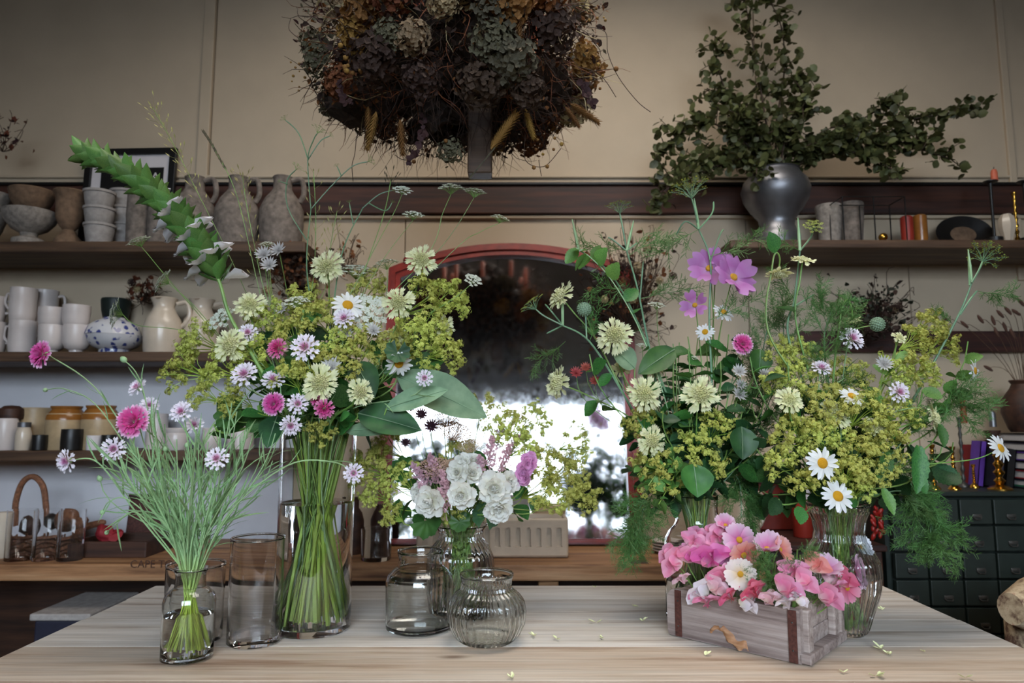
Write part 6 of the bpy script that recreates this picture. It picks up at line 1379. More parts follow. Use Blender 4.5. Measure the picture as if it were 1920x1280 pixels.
branching(V4, 'thin branching green umbellifer leaning right to the hanging dried flowers', [(620, 640), (640, 480), (680, 390)], [([(680, 390), (710, 365), (735, 357)], 8), ([(662, 420), (655, 380)], 6), ([(690, 380), (722, 395), (735, 380)], 6)], .04)
# grasses
def grass(V, lab, pts, sp0, mat='grass_seed', n=40, dense=False, dY=.04):
    line = stemline(V, V3d(*pts[-1], V, dY), nrm(0, 1), via=[V3d(x, y, V, dY) for x, y in pts[:-1]]); t = thing('wild_grass', lab, 'grass', line[0], 'wild grasses in the tall vase')
    MB().tube(line, [0.0009] * (len(line) - 1) + [0.0003], 4).build('stem', M['stem_green'], t); m = MB()
    N_ = len(line)
    for i in range(n):
        f_ = (sp0 + (1 - sp0) * i / n) * (N_ - 1); j = min(N_ - 2, int(f_)); p = line[j].lerp(line[j + 1], f_ - j); tg = (line[j + 1] - line[j]).normalized()
        sd = Matrix.Rotation(i * 2.4, 3, tg) @ tg.orthogonal().normalized()
        if dense: m.blade(0.012, [0.0004, 0.0012, 0.0004], 0, 0, 1, None, Matrix.Translation(p) @ Vector((0, 1, 0)).rotation_difference(tg * 2 + sd * 0.5).to_matrix().to_4x4())
        else:
            e = p + (tg * rnd(.5, 1) + sd * rnd(.4, 1)) * 0.022; m.tube([p, e], 0.0003, 3, False); m.blade(0.011, [0.0003, 0.0016, 0.0003], 0.3, 0, 2, None, Matrix.Translation(e) @ Vector((0, 1, 0)).rotation_difference(tg + sd * 0.5).to_matrix().to_4x4())
    m.build('seed_head', M[mat], t)
grass(V4, 'dark narrow grass spike crossing the stone flagons', [(520, 640), (490, 560), (445, 370), (405, 285), (384, 250)], .72, 'grass_dark', 60, True)
grass(V4, 'airy grass panicle before the framed print', [(500, 640), (440, 500), (370, 360), (325, 270), (285, 200)], .6, n=46)
grass(V4, 'airy grass panicle before the middle flagon', [(540, 640), (500, 560), (475, 450), (460, 370), (455, 330)], .5, n=36)
grass(V4, 'loose grass panicle before the shelf end', [(570, 640), (610, 540), (620, 460), (632, 395)], .5, n=30)
grass(V4, 'slim loose grass beside the tall umbellifer', [(560, 640), (585, 540), (592, 430), (588, 320)], .55, n=26)
grass(V4, 'thin dark stalk slanting before the mirror corner', [(640, 660), (680, 520), (720, 400), (733, 335)], .9, 'grass_dark', 10)
# acanthus spike
sp = [(530, 760), (470, 660), (430, 590), (412, 530), (388, 480), (348, 425), (300, 372), (235, 322), (165, 290)]
line = stemline(V4, V3d(165, 290, V4, -.06), nrm(-1, .5, 0), via=[V3d(x, y, V4, -.06) for x, y in sp[:-1]])
ac_ = thing('acanthus_spike', 'long arching acanthus spike with green bracts and white flowers', 'acanthus', line[0])
n = len(line); MB().tube(line, [0.0042 - 0.0022 * i / n for i in range(n)], 7).build('stem', M['stem_green'], ac_)
brm = [MB().blade(1, [0.08, 0.24, 0.3, 0.2, 0.01], 0.35, 0.15 * q, 4).mesh('bract', M['acanthus_bract']) for q in (-1, 0.5)]
hood = MB(); hood.blade(1, [0.12, 0.34, 0.46, 0.4, 0.16], 0.5, 0.35, 6, (-.1, .06, -.04, .08, -.04, .06, -.1), None, 0.1); hood_m = hood.mesh('acanthus_flower', M['acanthus_flower'])
i0 = int(n * 0.475); cnt = 130
for i in range(cnt):
    f_ = i0 + (n - 1.3 - i0) * (i / cnt) ** 0.9; j = min(n - 2, int(f_)); p = line[j].lerp(line[j + 1], f_ - j); tg = (line[j + 1] - line[j]).normalized(); u = i / cnt
    sd = Matrix.Rotation(i * 2.39996, 3, tg) @ tg.orthogonal().normalized(); d = (sd * (1.0 - 0.1 * u) + tg * (0.75 + 0.35 * u)).normalized()
    s_ = (0.054 - 0.010 * u) * rnd(0.9, 1.1); q = Vector((0, 1, 0)).rotation_difference(d).to_matrix().to_4x4()
    # leaf face towards the stem axis
    up = (q @ Vector((0, 0, 1, 0))).to_3d(); want = (tg - d * tg.dot(d)).normalized(); ang = up.angle(want) if want.length > 0 else 0
    if up.cross(want).dot(d) < 0: ang = -ang
    Mx = Matrix.Translation(p + sd * 0.003) @ Matrix.Rotation(ang, 4, d) @ q
    inst('bract', random.choice(brm), ac_, Mx @ Matrix.Scale(s_, 4))
    if u < 0.45 and i % 3 == 0: inst('white_flower', hood_m, ac_, Matrix.Translation(sd * 0.008 + tg * 0.004) @ Mx @ Matrix.Rotation(-0.35, 4, 'X') @ Matrix.Scale(s_ * 0.78, 4))
    elif 0.45 < u < 0.6 and i % 6 == 0: inst('white_flower', hood_m, ac_, Matrix.Translation(sd * 0.004 + tg * 0.004) @ Mx @ Matrix.Scale(s_ * 0.5, 4))
# ------------------------------------------------------------------ ribbed vase in the middle
random.seed(44)
alch(V6, [(1060, 890, 50, .02), (1092, 925, 38, .02), (1010, 865, 42, .0), (960, 795, 36, .04), (1005, 785, 34, .06), (1080, 830, 36, .08), (905, 765, 28, .04), (1010, 915, 42, .0), (690, 875, 42, -.02), (725, 840, 40, .02), (745, 900, 38, -.03), (700, 925, 32, -.03), (735, 965, 26, -.05), (940, 810, 34, .0), (980, 835, 36, -.02), (860, 850, 30, .04), (1040, 935, 34, .0), (850, 960, 26, -.05)], 'middle ribbed vase', 'lady\'s mantle in the ribbed vase')
def plumes(items):
    for px, py, r, a, dY, lab in items:
        p = V3d(px, py, V6, dY); k = mpp(py, p.y); n_ = Vector((a, -.45, 1)).normalized(); b = p - n_ * r * k * 0.8
        t, line = new_stem('astilbe', lab, 'astilbe', V6, b, n_, 'pink astilbe plumes', 0.0012, 'stem_green'); inst('plume', random.choice(P['astilbe']), t, orient(b, n_, rnd(0, 6), r * k))
plumes([(790, 895, 38, -.6, -.06, 'pale pink astilbe plume furthest left above the ribbed vase'), (815, 880, 38, -.3, -.04, 'pink astilbe plume, upper left of the white roses'), (835, 910, 36, -.2, -.09, 'pink astilbe plume just left of the white roses'), (800, 930, 34, -.5, -.1, 'low pale astilbe plume at the left of the ribbed vase'), (920, 850, 40, .1, -.05, 'tall pink astilbe plume right of the white roses'), (945, 860, 36, .4, -.03, 'pink astilbe plume leaning right'), (900, 880, 34, 0, -.09, 'small pink astilbe plume between the two rose groups'), (960, 840, 34, .5, .0, 'pink astilbe plume under the yellow sprays'), (935, 820, 34, .2, .02, 'upper pink astilbe plume in the yellow sprays'), (830, 940, 30, -.2, -.11, 'short pink astilbe plume above the leaf')])
for px, py, r, dY, lab in ((853, 800, 34, .0, 'beige yarrow head highest in the ribbed vase'), (835, 780, 26, .03, 'small beige yarrow head behind the highest one'), (810, 868, 34, -.04, 'tan yarrow head above the pale astilbe'), (880, 830, 24, .02, 'beige yarrow head half hidden right of the highest'), (955, 775, 30, .06, 'pale yarrow head against the mirror light'), (845, 868, 26, -.05, 'brownish yarrow head beside the astilbe')):
    p = V3d(px, py, V6, dY); n_ = Vector((rnd(-.3, .3), -.55, 1)); t, line = new_stem('yarrow', lab, 'yarrow', V6, p - n_.normalized() * r * 0.0009, n_, 'yarrow heads', 0.0012); inst('flower_head', P['yarrow'], t, orient(p, n_, rnd(0, 6), r * mpp(py, p.y)))
for px, py, r, a, b, dY, lab in ((858, 886, 22, -.3, .2, -.1, 'white rose bloom upper left of its group of three'), (884, 888, 22, .3, .3, -.1, 'white rose bloom upper right of its group of three'), (866, 928, 27, -.1, -.05, -.13, 'white rose bloom at the bottom of its group of three'), (926, 916, 31, .0, .05, -.13, 'largest white rose bloom, right of the stems'), (952, 905, 22, .7, .2, -.1, 'white rose bloom peeping right behind the largest'), (934, 952, 28, .1, -.3, -.13, 'white rose bloom lowest at the right'), (868, 866, 17, -.2, .7, -.09, 'small white rose bud above the group of three'), (888, 864, 15, .2, .7, -.08, 'second small white rose bud above the group of three'), (808, 940, 30, -.3, -.1, -.12, 'blush white rose at the left by the leaf'), (788, 925, 20, -.6, .1, -.1, 'blush rose furthest left by the leaf')):
    p = V3d(px, py, V6, dY); n_ = nrm(a, b); t, line = new_stem('spray_rose', lab, 'rose', V6, p - n_.normalized() * 0.004, n_, 'white spray roses', 0.0017); head_rose(t, p, n_, r * mpp(py, p.y) * 1.05)
p = V3d(985, 900, V6, -.08); t, line = new_stem('pink_stock', 'bright lilac-pink stock spike at the right of the ribbed vase', 'stock', V6, p, nrm(.4, 1, .2), None, 0.002)
for i in range(12):
    q = p + Vector((rnd(-.012, .014), rnd(-.02, .005), 0.001 + i * 0.0042)); head_rose(t, q, nrm(rnd(-.9, .9), rnd(-.2, .5)), 0.0165 - 0.0004 * i, 'stock')
for px, py, r, kd, lab in ((790, 778, 15, 'astr_dark', 'plum astrantia above the deep green leaf tip'), (808, 800, 17, 'astr_dark', 'plum astrantia left of the highest yarrow'), (770, 765, 12, 'astr_dark', 'small plum astrantia by the pale leaf'), (840, 768, 15, 'red_tuft', 'russet tufted flower above the yarrow'), (760, 830, 12, 'astr_dark', 'dark astrantia low at the left of ribbed vase'), (1080, 700, 14, 'red_tuft', 'crimson tufted flower before the mirror'), (1098, 690, 12, 'red_tuft', 'small crimson tufted flower before the mirror'), (1115, 715, 12, 'red_tuft', 'pink-red tufted flower near the red frame')):
    Vv = V6 if px < 1000 else V8; p = V3d(px, py, Vv, .02); n_ = nrm(rnd(-.3, .3), .6); t, line = new_stem('tufted_flower', lab, 'astrantia', Vv, p, n_, None, 0.0009); inst('flower_head', P[kd], t, orient(p, n_, 0, r * mpp(py, p.y)))
def scallop(V, lab, px, py, r, dY, n_, mat):
    p = V3d(px, py, V, dY); k = mpp(py, p.y); t, line = new_stem('scalloped_leaf', lab, 'leaf', V, p, Vector((n_[0], -.2, .8)), 'scalloped leaves', 0.0012)
    vs = [(0, 0, 0)]; fs = []; N_ = 45
    for rr in (0.5, 1.0):
        for j in range(N_ + 1):
            a = -PI * 0.88 + 2 * PI * 0.88 * j / N_; q = rr * (1 + (0.07 * math.cos(a * 9) + 0.03 * math.cos(a * 27)) * rr); vs.append((q * math.sin(a), q * math.cos(a), 0.045 * rr * math.cos(a * 9) + 0.12 * rr * rr))
    for j in range(N_): fs.append((0, 1 + j, 2 + j)); fs.append((1 + j, N_ + 2 + j, N_ + 3 + j, 2 + j))
    MB().add(vs, fs, orient(p, n_, rnd(0, 6), r * k)).build('leaf_blade', M[mat], t)
for it in ((V6, 'large scalloped green leaf hanging left of the ribbed vase rim', 800, 975, 34, -.07, (-.5, -1, .3), 'leaf_green'), (V6, 'scalloped leaf right of the rose stems over the rim', 910, 968, 26, -.06, (.3, -1, .5), 'leaf_dark'), (V6, 'small scalloped leaf over the middle of the rim', 862, 978, 20, -.07, (0, -1, .5), 'leaf_green'), (V6, 'scalloped leaf below the left lady\'s mantle', 755, 880, 26, .0, (-.3, -1, .6), 'leaf_green'), (V4, 'scalloped green leaf left of the lowest scabious', 545, 690, 26, -.07, (-.2, -1, .4), 'leaf_green'), (V4, 'scalloped leaf behind the left cornflowers', 430, 775, 30, -.02, (-.3, -1, .3), 'leaf_green'), (V4, 'scalloped leaf under the right scabious', 745, 660, 24, -.07, (.3, -1, .5), 'leaf_dark')):
    scallop(*it)
for i in range(9):
    p = V3d(860 + random.gauss(0, 60), rnd(870, 960), V6, rnd(-.03, .08)); t, line = new_stem('foliage_stem', 'green leafy stem filling the ribbed vase bouquet', 'leafy stem', V6, p, nrm(rnd(-.5, .5), 1, .2), 'leafy filler stems in the ribbed vase', 0.0016); leaves_on(t, line, 5, 'leaf_green', 0.025, 0.05, 0.6, 1.0)
# ------------------------------------------------------------------ shouldered bottle on the right
random.seed(55)
S = 'shouldered bottle'
scabs(V8, [(1050, 555, 33, -.75, .45, -.02, .5, [(1180, 760, 0), (1120, 640, 0), (1075, 585, -.01)], 'pale yellow scabious facing up-left before the mirror'), (1152, 628, 37, -.1, .05, -.05), (1208, 738, 35, -.1, .1, -.06), (1313, 740, 38, .1, .1, -.1), (1222, 826, 30, .2, 0, -.08), (1045, 718, 34, -.8, .1, -.02, .6, [(1200, 800, 0), (1110, 745, 0)], 'yellow scabious before the bright part of the mirror'), (1225, 690, 24, .2, .5, .03), (1165, 470 + 220, 20, -.4, .3, .05)], S, 'scabious in the shouldered bottle')
corns(V8, [(1392, 645, 20, 'corn_pink', .1, .1, -.06)], S, 'cornflowers in the right vases')
daisies(V8, [(1357, 585, 21, .3, .7, .0, 'small oxeye daisy below the mauve mallow flowers'), (1322, 622, 18, -.4, .3, .0, 'tiny oxeye daisy left of the fennel stem')], S)
for px, py, r, a, b, dY, lab in ((1375, 520, 42, .4, .4, -.02, 'mauve mallow flower, fully open and rightmost of the group'), (1330, 503, 36, -.5, .3, .01, 'mauve mallow flower facing left beside the open one'), (1303, 572, 26, -.5, .2, .0, 'half-open mauve mallow flower, lowest of the group'), (1345, 485, 22, .1, .9, .02, 'mauve mallow bud behind the open flower')):
    p = V3d(px, py, V8, dY); n_ = nrm(a, b); t, line = new_stem('mallow', lab, 'mallow', V8, p - n_.normalized() * 0.003, n_, 'mauve mallows', 0.0015)
    head_daisy(t, p, n_, r * mpp(py, p.y), 'mallow', 7 if r > 30 else 5, 'cosmos_disc', 0.1, 0.35, 0.15)
FR = lambda t, p, d, s_: inst('frond', random.choice(P['frond']), t, orient(p, d, rnd(0, 6), s_))
def fennel(V, lab, trunk, branches, dY=0.0, fr=()):
    t = branching(V, lab, trunk, branches, dY, 'fennel', 0.0026, 'fennel_stem', 'fennel_stalk', 'umbel')
    for px, py, dx, dz, s_ in fr: FR(t, V3d(px, py, V, dY + rnd(-.02, .02)), Vector((dx, rnd(-.3, .1), dz)), s_)
    # sheathing leaf stalks at the joints
    for pts, r in branches[:1]:
        a = V3d(*pts[0], V, dY); b = a + Vector((rnd(-.3, .5), 0, 1)).normalized() * 0.07; MB().tube([a, a.lerp(b, .5), b], [0.003, 0.0032, 0.001], 6).build('leaf_sheath', M['stem_grey'], t)
    return t
fennel(V8, 'tall fennel stalk with flat green umbel left of the silver urn', [(1335, 800), (1330, 600), (1332, 490), (1310, 430)], [([(1310, 430), (1302, 390), (1297, 372)], 40), ([(1332, 490), (1350, 440), (1357, 430)], 0), ([(1310, 430), (1335, 400), (1338, 378)], 0), ([(1310, 430), (1285, 415), (1268, 440)], 0)], -.0, [(1310, 430, -.6, -.3, .10), (1332, 480, .7, .1, .10), (1330, 600, .5, .2, .1)])
fennel(V8, 'fennel stalk with small umbel right of the mirror arch', [(1250, 800), (1215, 640), (1195, 540), (1175, 470)], [([(1175, 470), (1168, 430), (1162, 400)], 26), ([(1175, 470), (1150, 450), (1140, 445)], 0), ([(1175, 470), (1195, 455)], 0), ([(1200, 560), (1206, 490)], 0)], .02, [(1175, 470, -.8, .2, .09), (1178, 480, .5, .5, .1), (1200, 560, .8, .2, .1), (1195, 540, -.7, -.2, .1)])
fennel(V8, 'grey-green fennel stalk leaning furthest left before the mirror', [(1260, 900), (1170, 740), (1105, 640), (1055, 610)], [([(1055, 610), (1020, 592), (1005, 580)], 26), ([(1055, 610), (1035, 585), (1022, 570)], 0), ([(1055, 610), (1025, 625)], 0), ([(1100, 635), (1098, 590)], 0)], -.02, [(1060, 640, -.6, -.7, .08), (1105, 640, .3, .6, .07)])
fennel(V8, 'leafy-topped stalk leaning left over the mirror frame', [(1290, 860), (1215, 650), (1150, 520), (1085, 468)], [([(1085, 468), (1078, 466)], 0)], .0, [])
l2 = stemline(V8, V3d(1080, 465, V8, -.01), nrm(-.5, 1, .2), via=[V3d(x, y, V8, -.01) for x, y in ((1250, 760), (1200, 620), (1150, 530), (1110, 485))])
sg = thing('mint_sprig', 'sprig with drooping green leaves over the mirror\'s upper right', 'sprig', l2[0]); MB().tube(l2, 0.0013, 5).build('stem', M['stem_grey'], sg)
leaves_on(sg, l2, 9, 'leaf_bright', 0.03, 0.05, 0.65, 1.0, 'serrate', 0.2); leaves_on(sg, l2, 5, 'leaf_green', 0.03, 0.055, 0.3, 0.6, 'serrate', 0.2)
for lab, V, pts in (('fine fennel frond hanging down before the right bench end', V8, [(1290, 930), (1240, 900), (1200, 950), (1185, 1010)]), ('fine fennel frond drooping beside the mirror frame', V8, [(1290, 930), (1225, 920), (1205, 960), (1200, 1000)]), ('feathery dark fennel behind the cream pitcher', V8, [(1330, 930), (1350, 880), (1385, 900), (1390, 970)]), ('feathery fennel rising behind the pink cornflower', V8, [(1340, 930), (1390, 800), (1420, 700), (1440, 610)]), ('feathery fennel standing in the centre right gap', V8, [(1340, 930), (1400, 850), (1430, 760), (1420, 690)]), ('feathery fennel left of the nodding scabious', V8, [(1340, 930), (1410, 820), (1460, 700), (1470, 600)]), ('feathery fennel trailing right of the ribbed urn vase', V9, [(1600, 930), (1680, 900), (1730, 950), (1755, 1010)]), ('feathery fennel spreading beside the serrated leaves', V9, [(1600, 930), (1660, 880), (1710, 910), (1720, 960)]), ('second trailing fennel frond over the green drawers', V9, [(1600, 930), (1690, 920), (1740, 970), (1745, 1000)]), ('feathery fennel above the brass candlesticks', V9, [(1620, 930), (1700, 820), (1760, 770), (1800, 760)]), ('feathery fennel beside the nodding flower', V9, [(1590, 930), (1560, 760), (1545, 640), (1560, 580)])):
    Y0 = V['c'].y; line = stemline(V, V3d(*pts[-1], V, .0), nrm(0, -1, .3), via=[V3d(x, y, V, rnd(-.03, .02)) for x, y in pts[1:-1]]); t = thing('fennel_frond', lab, 'fennel', line[0], 'fennel fronds')
    MB().tube(line, 0.0011, 4).build('stem', M['fennel_stem'], t); n = len(line)
    for i in range(16):
        j = int((0.42 + 0.58 * i / 15) * (n - 1)); tg = (line[min(n - 1, j + 1)] - line[max(0, j - 1)]).normalized(); FR(t, line[j], tg + Vector((rnd(-.9, .9), rnd(-.6, .4), rnd(-.5, .4))), rnd(.04, .075))
alch(V8, [(1220, 862, 38, -.06), (1245, 900, 40, -.05), (1192, 795, 30, -.03), (1300, 835, 34, -.08), (1345, 800, 36, -.05), (1215, 780, 26, .0), (1330, 870, 32, -.08), (1270, 790, 30, .0)], S, 'lady\'s mantle in the shouldered bottle')
for i in range(52):
    px, py = 1325 + random.gauss(0, 72), rnd(620, 940); p = V3d(px, py, V8, rnd(-.08, .1)); dk = random.random()
    t, line = new_stem('foliage_stem', 'dark green leafy stem in the shouldered bottle', 'leafy stem', V8, p, nrm(rnd(-.5, .5), 1, .2), 'leafy filler stems in the shouldered bottle', 0.0016)
    leaves_on(t, line, 9, 'leaf_dark' if dk < .55 else 'leaf_green', 0.03, 0.062, 0.5, 1.0, 'serrate' if i % 2 else 'leaf', 0.3)
for px, py, lab in ((1215, 910, 'drooping light green leafy shoot at the left of the bottle'), (1235, 945, 'light green shoot hanging over the bottle shoulder'), (1195, 890, 'light green shoot nearest the mirror frame'), (1255, 920, 'light green shoot curling before the bottle neck')):
    p = V3d(px, py, V8, -.07); t, line = new_stem('leafy_shoot', lab, 'shoot', V8, p, nrm(-.6, -.5, .3), 'drooping light shoots', 0.0012, 'stem_lime', via=[V3d(1285, 890, V8, -.03), V3d((px + 1285) / 2, py - 40, V8, -.06)]); leaves_on(t, line, 14, 'leaf_bright', 0.022, 0.036, 0.55, 1.0, 'leaf', 0.5)
bigleaf(V8, 'broad lobed green leaf above the pink frame corner', (1265, 655), (1200, 695), 24, 'leaf_green', -.02, -.05, 0.15)
bigleaf(V8, 'grey-green round leaf under the left scabious', (1190, 690), (1150, 650), 24, 'leaf_grey', -.02, -.03, 0.1)
bigleaf(V8, 'dark green leaf in the centre of the right bouquet', (1390, 800), (1395, 860), 28, 'leaf_dark', -.1, -.12, 0.1)
bigleaf(V8, 'bright green leaf low before the bottle neck', (1300, 870), (1310, 930), 32, 'leaf_green', -.1, -.13, 0.1)
bigleaf(V8, 'green leaf beside the pink cornflower stem', (1425, 655), (1425, 700), 22, 'leaf_green', -.04, -.06, 0.1)
for px, py, V, r, lab in ((1095, 580, V8, 15, 'round spiky seed head before the mirror'), (1645, 608, V9, 15, 'round green scabious seed head right of the nodding flower')):
    p = V3d(px, py, V, -.02); n_ = nrm(.7 if px > 1500 else -.4, .2, .4); via = [V3d(1530, 720, V, 0), V3d(1580, 630, V, 0)] if px > 1500 else None
    t, line = new_stem('scabious_seedhead', lab, 'seed head', V, p, n_, None, 0.0014, 'stem_green', **({'via': via} if via else {})); inst('seed_head', P['seedhead'], t, orient(p, n_, 0, r * mpp(py, p.y)))
for px, py, V, r, lab in ((1232, 568, V8, 17, 'small cream flower nodding right of the mirror'), (1205, 645, V8, 12, 'small white button flower beside the green leaf'), (1300, 668, V8, 10, 'tiny white button flower in the fennel')):
    p = V3d(px, py, V, .0); n_ = nrm(.1, 1, .4); t, line = new_stem('button_flower', lab, 'flower', V, p, n_, None, 0.001); head_pair(t, p, n_, r * mpp(py, p.y), P['lace'], 'flower_head')
for px, py, r, lab in ((1385, 697, 16, 'white astrantia, upper left of three in the right bouquet'), (1432, 703, 15, 'white astrantia, right of three in the right bouquet'), (1385, 740, 17, 'white astrantia, lowest of three in the right bouquet'), (1388, 722, 13, 'white astrantia between two others in the right bouquet')):
    p = V3d(px, py, V8, -.06); n_ = nrm(rnd(-.3, .3), .5); t, line = new_stem('astrantia', lab, 'astrantia', V8, p, n_, 'astrantias at right', 0.0009); inst('flower_head', P['astr'], t, orient(p, n_, 0, r * mpp(py, p.y)))
# ------------------------------------------------------------------ ribbed urn vase
random.seed(66)
U = 'ribbed urn vase'
scabs(V9, [(1505, 488, 25, .1, 1.2, .0, .5, [(1530, 760, 0), (1492, 600, 0), (1500, 525, 0)], 'cream scabious highest in the ribbed urn, seen from the side'), (1460, 512, 26, 0, -1.2, .0, .3, [(1520, 760, 0), (1440, 620, 0), (1448, 500, 0), (1455, 474, 0), (1462, 484, 0)], 'cream scabious nodding downward on a hooked stem'), (1752, 784, 30, .8, .1, -.04, .7, [(1640, 820, -.02), (1690, 800, -.03)], 'cream scabious facing right on a curved stem'), (1480, 750, 28, -.2, .5, -.08), (1563, 775, 36, .1, .6, -.06), (1640, 800, 26, .1, .7, -.06), (1598, 600, 18, 0, -1.2, -.0, .3, [(1560, 760, 0), (1575, 600, 0), (1588, 562, 0), (1597, 580, 0)], 'small cream scabious nodding from a thin hooked stem'), (1686, 632, 14, .2, .5, 0)], U, 'scabious in the ribbed urn')
corns(V9, [(1597, 635, 23, 'corn_white', .1, .4, -.04), (1685, 735, 20, 'corn_white', .1, .1, -.08), (1540, 690, 18, 'corn_white', .0, .9, -.06)], U, 'cornflowers in the right vases')
daisies(V9, [(1542, 868, 32, .1, .15, -.14, 'oxeye daisy, upper of the two just above the urn rim'), (1571, 930, 32, .1, .3, -.14, 'oxeye daisy, lower of the two just above the urn rim'), (1876, 840, 27, .5, .4, -.05, 'oxeye daisy on a long stem reaching furthest right', [(1660, 880, -.05), (1740, 870, -.06), (1830, 860, -.05)]), (1597, 742, 24, .1, .9, -.08, 'oxeye daisy half buried in the lime-yellow sprays'), (1828, 695, 22, .9, .0, .0, 'oxeye daisy seen edge-on near the red-brown rail')], U)
fennel(V9, 'fennel stalk leaning right with a small green umbel, rightmost', [(1650, 860), (1745, 690), (1800, 585), (1822, 530)], [([(1822, 530), (1836, 505), (1842, 490)], 34), ([(1818, 535), (1816, 480)], 0), ([(1800, 590), (1820, 560), (1832, 545)], 0)], .02, [(1832, 545, .8, -.3, .08), (1790, 610, -.5, .3, .06)])
fennel(V9, 'dark fennel stalk with tiny umbel before the silver urn\'s shelf', [(1560, 860), (1480, 640), (1490, 560), (1500, 470)], [([(1500, 470), (1520, 445), (1524, 432)], 18), ([(1488, 575), (1526, 552)], 0)], .03, [(1526, 552, .7, -.6, .1), (1490, 560, -.4, .4, .07), (1500, 470, -.6, .2, .06)])
alch(V9, [(1480, 712, 46, .0), (1498, 670, 36, .03), (1555, 760, 52, -.06), (1620, 765, 48, -.06), (1660, 822, 46, -.08), (1605, 850, 46, -.1), (1540, 820, 40, -.08), (1490, 812, 44, -.06), (1468, 862, 36, -.06), (1640, 885, 40, -.1), (1720, 640, 34, .03), (1745, 612, 36, .03), (1772, 650, 32, .03), (1710, 690, 36, .0), (1680, 700, 34, .0), (1740, 700, 28, .0), (1462, 655, 30, .05), (1580, 885, 36, -.12), (1590, 700, 36, .03), (1690, 770, 36, -.04), (1610, 910, 30, -.1), (1510, 900, 30, -.1)], U, 'lady\'s mantle in the ribbed urn')
for i in range(40):
    px, py = 1600 + random.gauss(0, 85), rnd(660, 930); p = V3d(px, py, V9, rnd(-.05, .1))
    t, line = new_stem('foliage_stem', 'green leafy stem in the ribbed urn vase', 'leafy stem', V9, p, nrm(rnd(-.5, .5), 1, .2), 'leafy filler stems in the ribbed urn', 0.0016)
    leaves_on(t, line, 6, 'leaf_dark' if i % 3 else 'leaf_green', 0.03, 0.06, 0.5, 1.0, 'serrate' if i % 2 else 'leaf', 0.3)
def serr(V, lab, p0, p1, w_, mat, dY, cnt=0):
    a = V3d(*p0, V, dY); b = V3d(*p1, V, dY - .02); line = stemline(V, a, nrm(.2, 1, .2)); t = thing('serrated_leaf', lab, 'leaf', line[0], 'serrated leaves'); MB().tube(line, 0.0015, 5).build('stem', M['stem_green'], t)
    d = (b - a).normalized(); L_ = (b - a).length; side = d.cross(Vector((0.1, -1, 0.2))).normalized(); up = side.cross(d)
    s2 = w_ * mpp(p0[1], a.y) / 0.34
    Mx = Matrix(((side.x * s2, d.x * L_, up.x * L_, a.x), (side.y * s2, d.y * L_, up.y * L_, a.y), (side.z * s2, d.z * L_, up.z * L_, a.z), (0, 0, 0, 1)))
    inst('leaf_blade', P['serrate'][mat][0], t, Mx)
serr(V9, 'large serrated leaf hanging highest at the right of the urn', (1722, 835), (1722, 925), 17, 'leaf_green', -.08)
serr(V9, 'long serrated leaf hanging below the large one at right', (1715, 885), (1738, 925), 13, 'leaf_green', -.06)
serr(V9, 'serrated leaf pointing down-left beside the urn stems', (1668, 848), (1645, 905), 15, 'leaf_green', -.1)
serr(V9, 'serrated leaf drooping over the urn\'s right rim', (1655, 915), (1678, 965), 11, 'leaf_bright', -.1)
serr(V9, 'serrated leaf right of the curved scabious', (1762, 795), (1772, 838), 10, 'leaf_green', -.05)
serr(V9, 'bright serrated leaf above the cabinet at right', (1730, 730), (1768, 745), 12, 'leaf_bright', -.02)
serr(V9, 'green serrated leaf high at right near the edge-on daisy', (1790, 735), (1825, 745), 13, 'leaf_green', .0)
serr(V9, 'serrated leaf hanging left of the urn rim', (1500, 950), (1502, 982), 14, 'leaf_green', -.1)
serr(V9, 'dark serrated leaf left of the urn behind the mould', (1460, 935), (1445, 965), 15, 'leaf_dark', -.02)
for px, py, lab, tipn in ((1815, 640, 'mint sprig with paired leaves rising highest at right', 10), (1680, 640, 'mint sprig with paired leaves beside the wreath', 9), (1785, 720, 'bushy mint sprig right of the lime sprays', 10)):
    p = V3d(px, py, V9, .02); t, line = new_stem('mint_sprig', lab, 'sprig', V9, p, nrm(.2, 1, .1), 'mint sprigs', 0.0015); leaves_on(t, line, tipn, 'leaf_bright', 0.022, 0.04, 0.6, 1.0, 'serrate', 0.4)
p = V3d(1657, 683, V9, -.03); n_ = nrm(-.2, .4); t, line = new_stem('astrantia', 'white astrantia upper right in the urn vase', 'astrantia', V9, p, n_, 'astrantias at right', 0.0009); inst('flower_head', P['astr'], t, orient(p, n_, 0, 18 * mpp(683, p.y)))
# ------------------------------------------------------------------ sweet peas and cosmos in the brick mould
random.seed(77)
def boxstem(name, lab, cat, p, n_, group, mat='stem_green', r=0.0012):
    loc = Bx.inverted() @ p; b = Bx @ Vector((max(-BL + 0.03, min(-0.03, loc.x * 0.8 - 0.02)), max(0.035, min(BW - 0.035, loc.y * 0.5 + BW * 0.25)), 0.014))
    n_ = Vector(n_).normalized(); D = (p - b).length
    line = bez(b, b + Vector((0, 0, D * 0.5)), p - (n_ * .5 + Vector((0, 0, .4))) * D * 0.35, p, 9)
    t = thing(name, lab, cat, b, group); MB().tube(line, r, 5).build('stem', M[mat], t); return t, line
def boxat(px, py, dl):   # dl 0 = above the front board, 1 = above the back board
    Y0 = 1.345 + (1.205 - 1.345) * max(-.1, min(1.1, (px - 1262) / 240)) if px < 1502 else 1.205 + (px - 1502) / 110 * 0.07
    return at(px, py, Y0 + dl * 0.1 - 0.012)
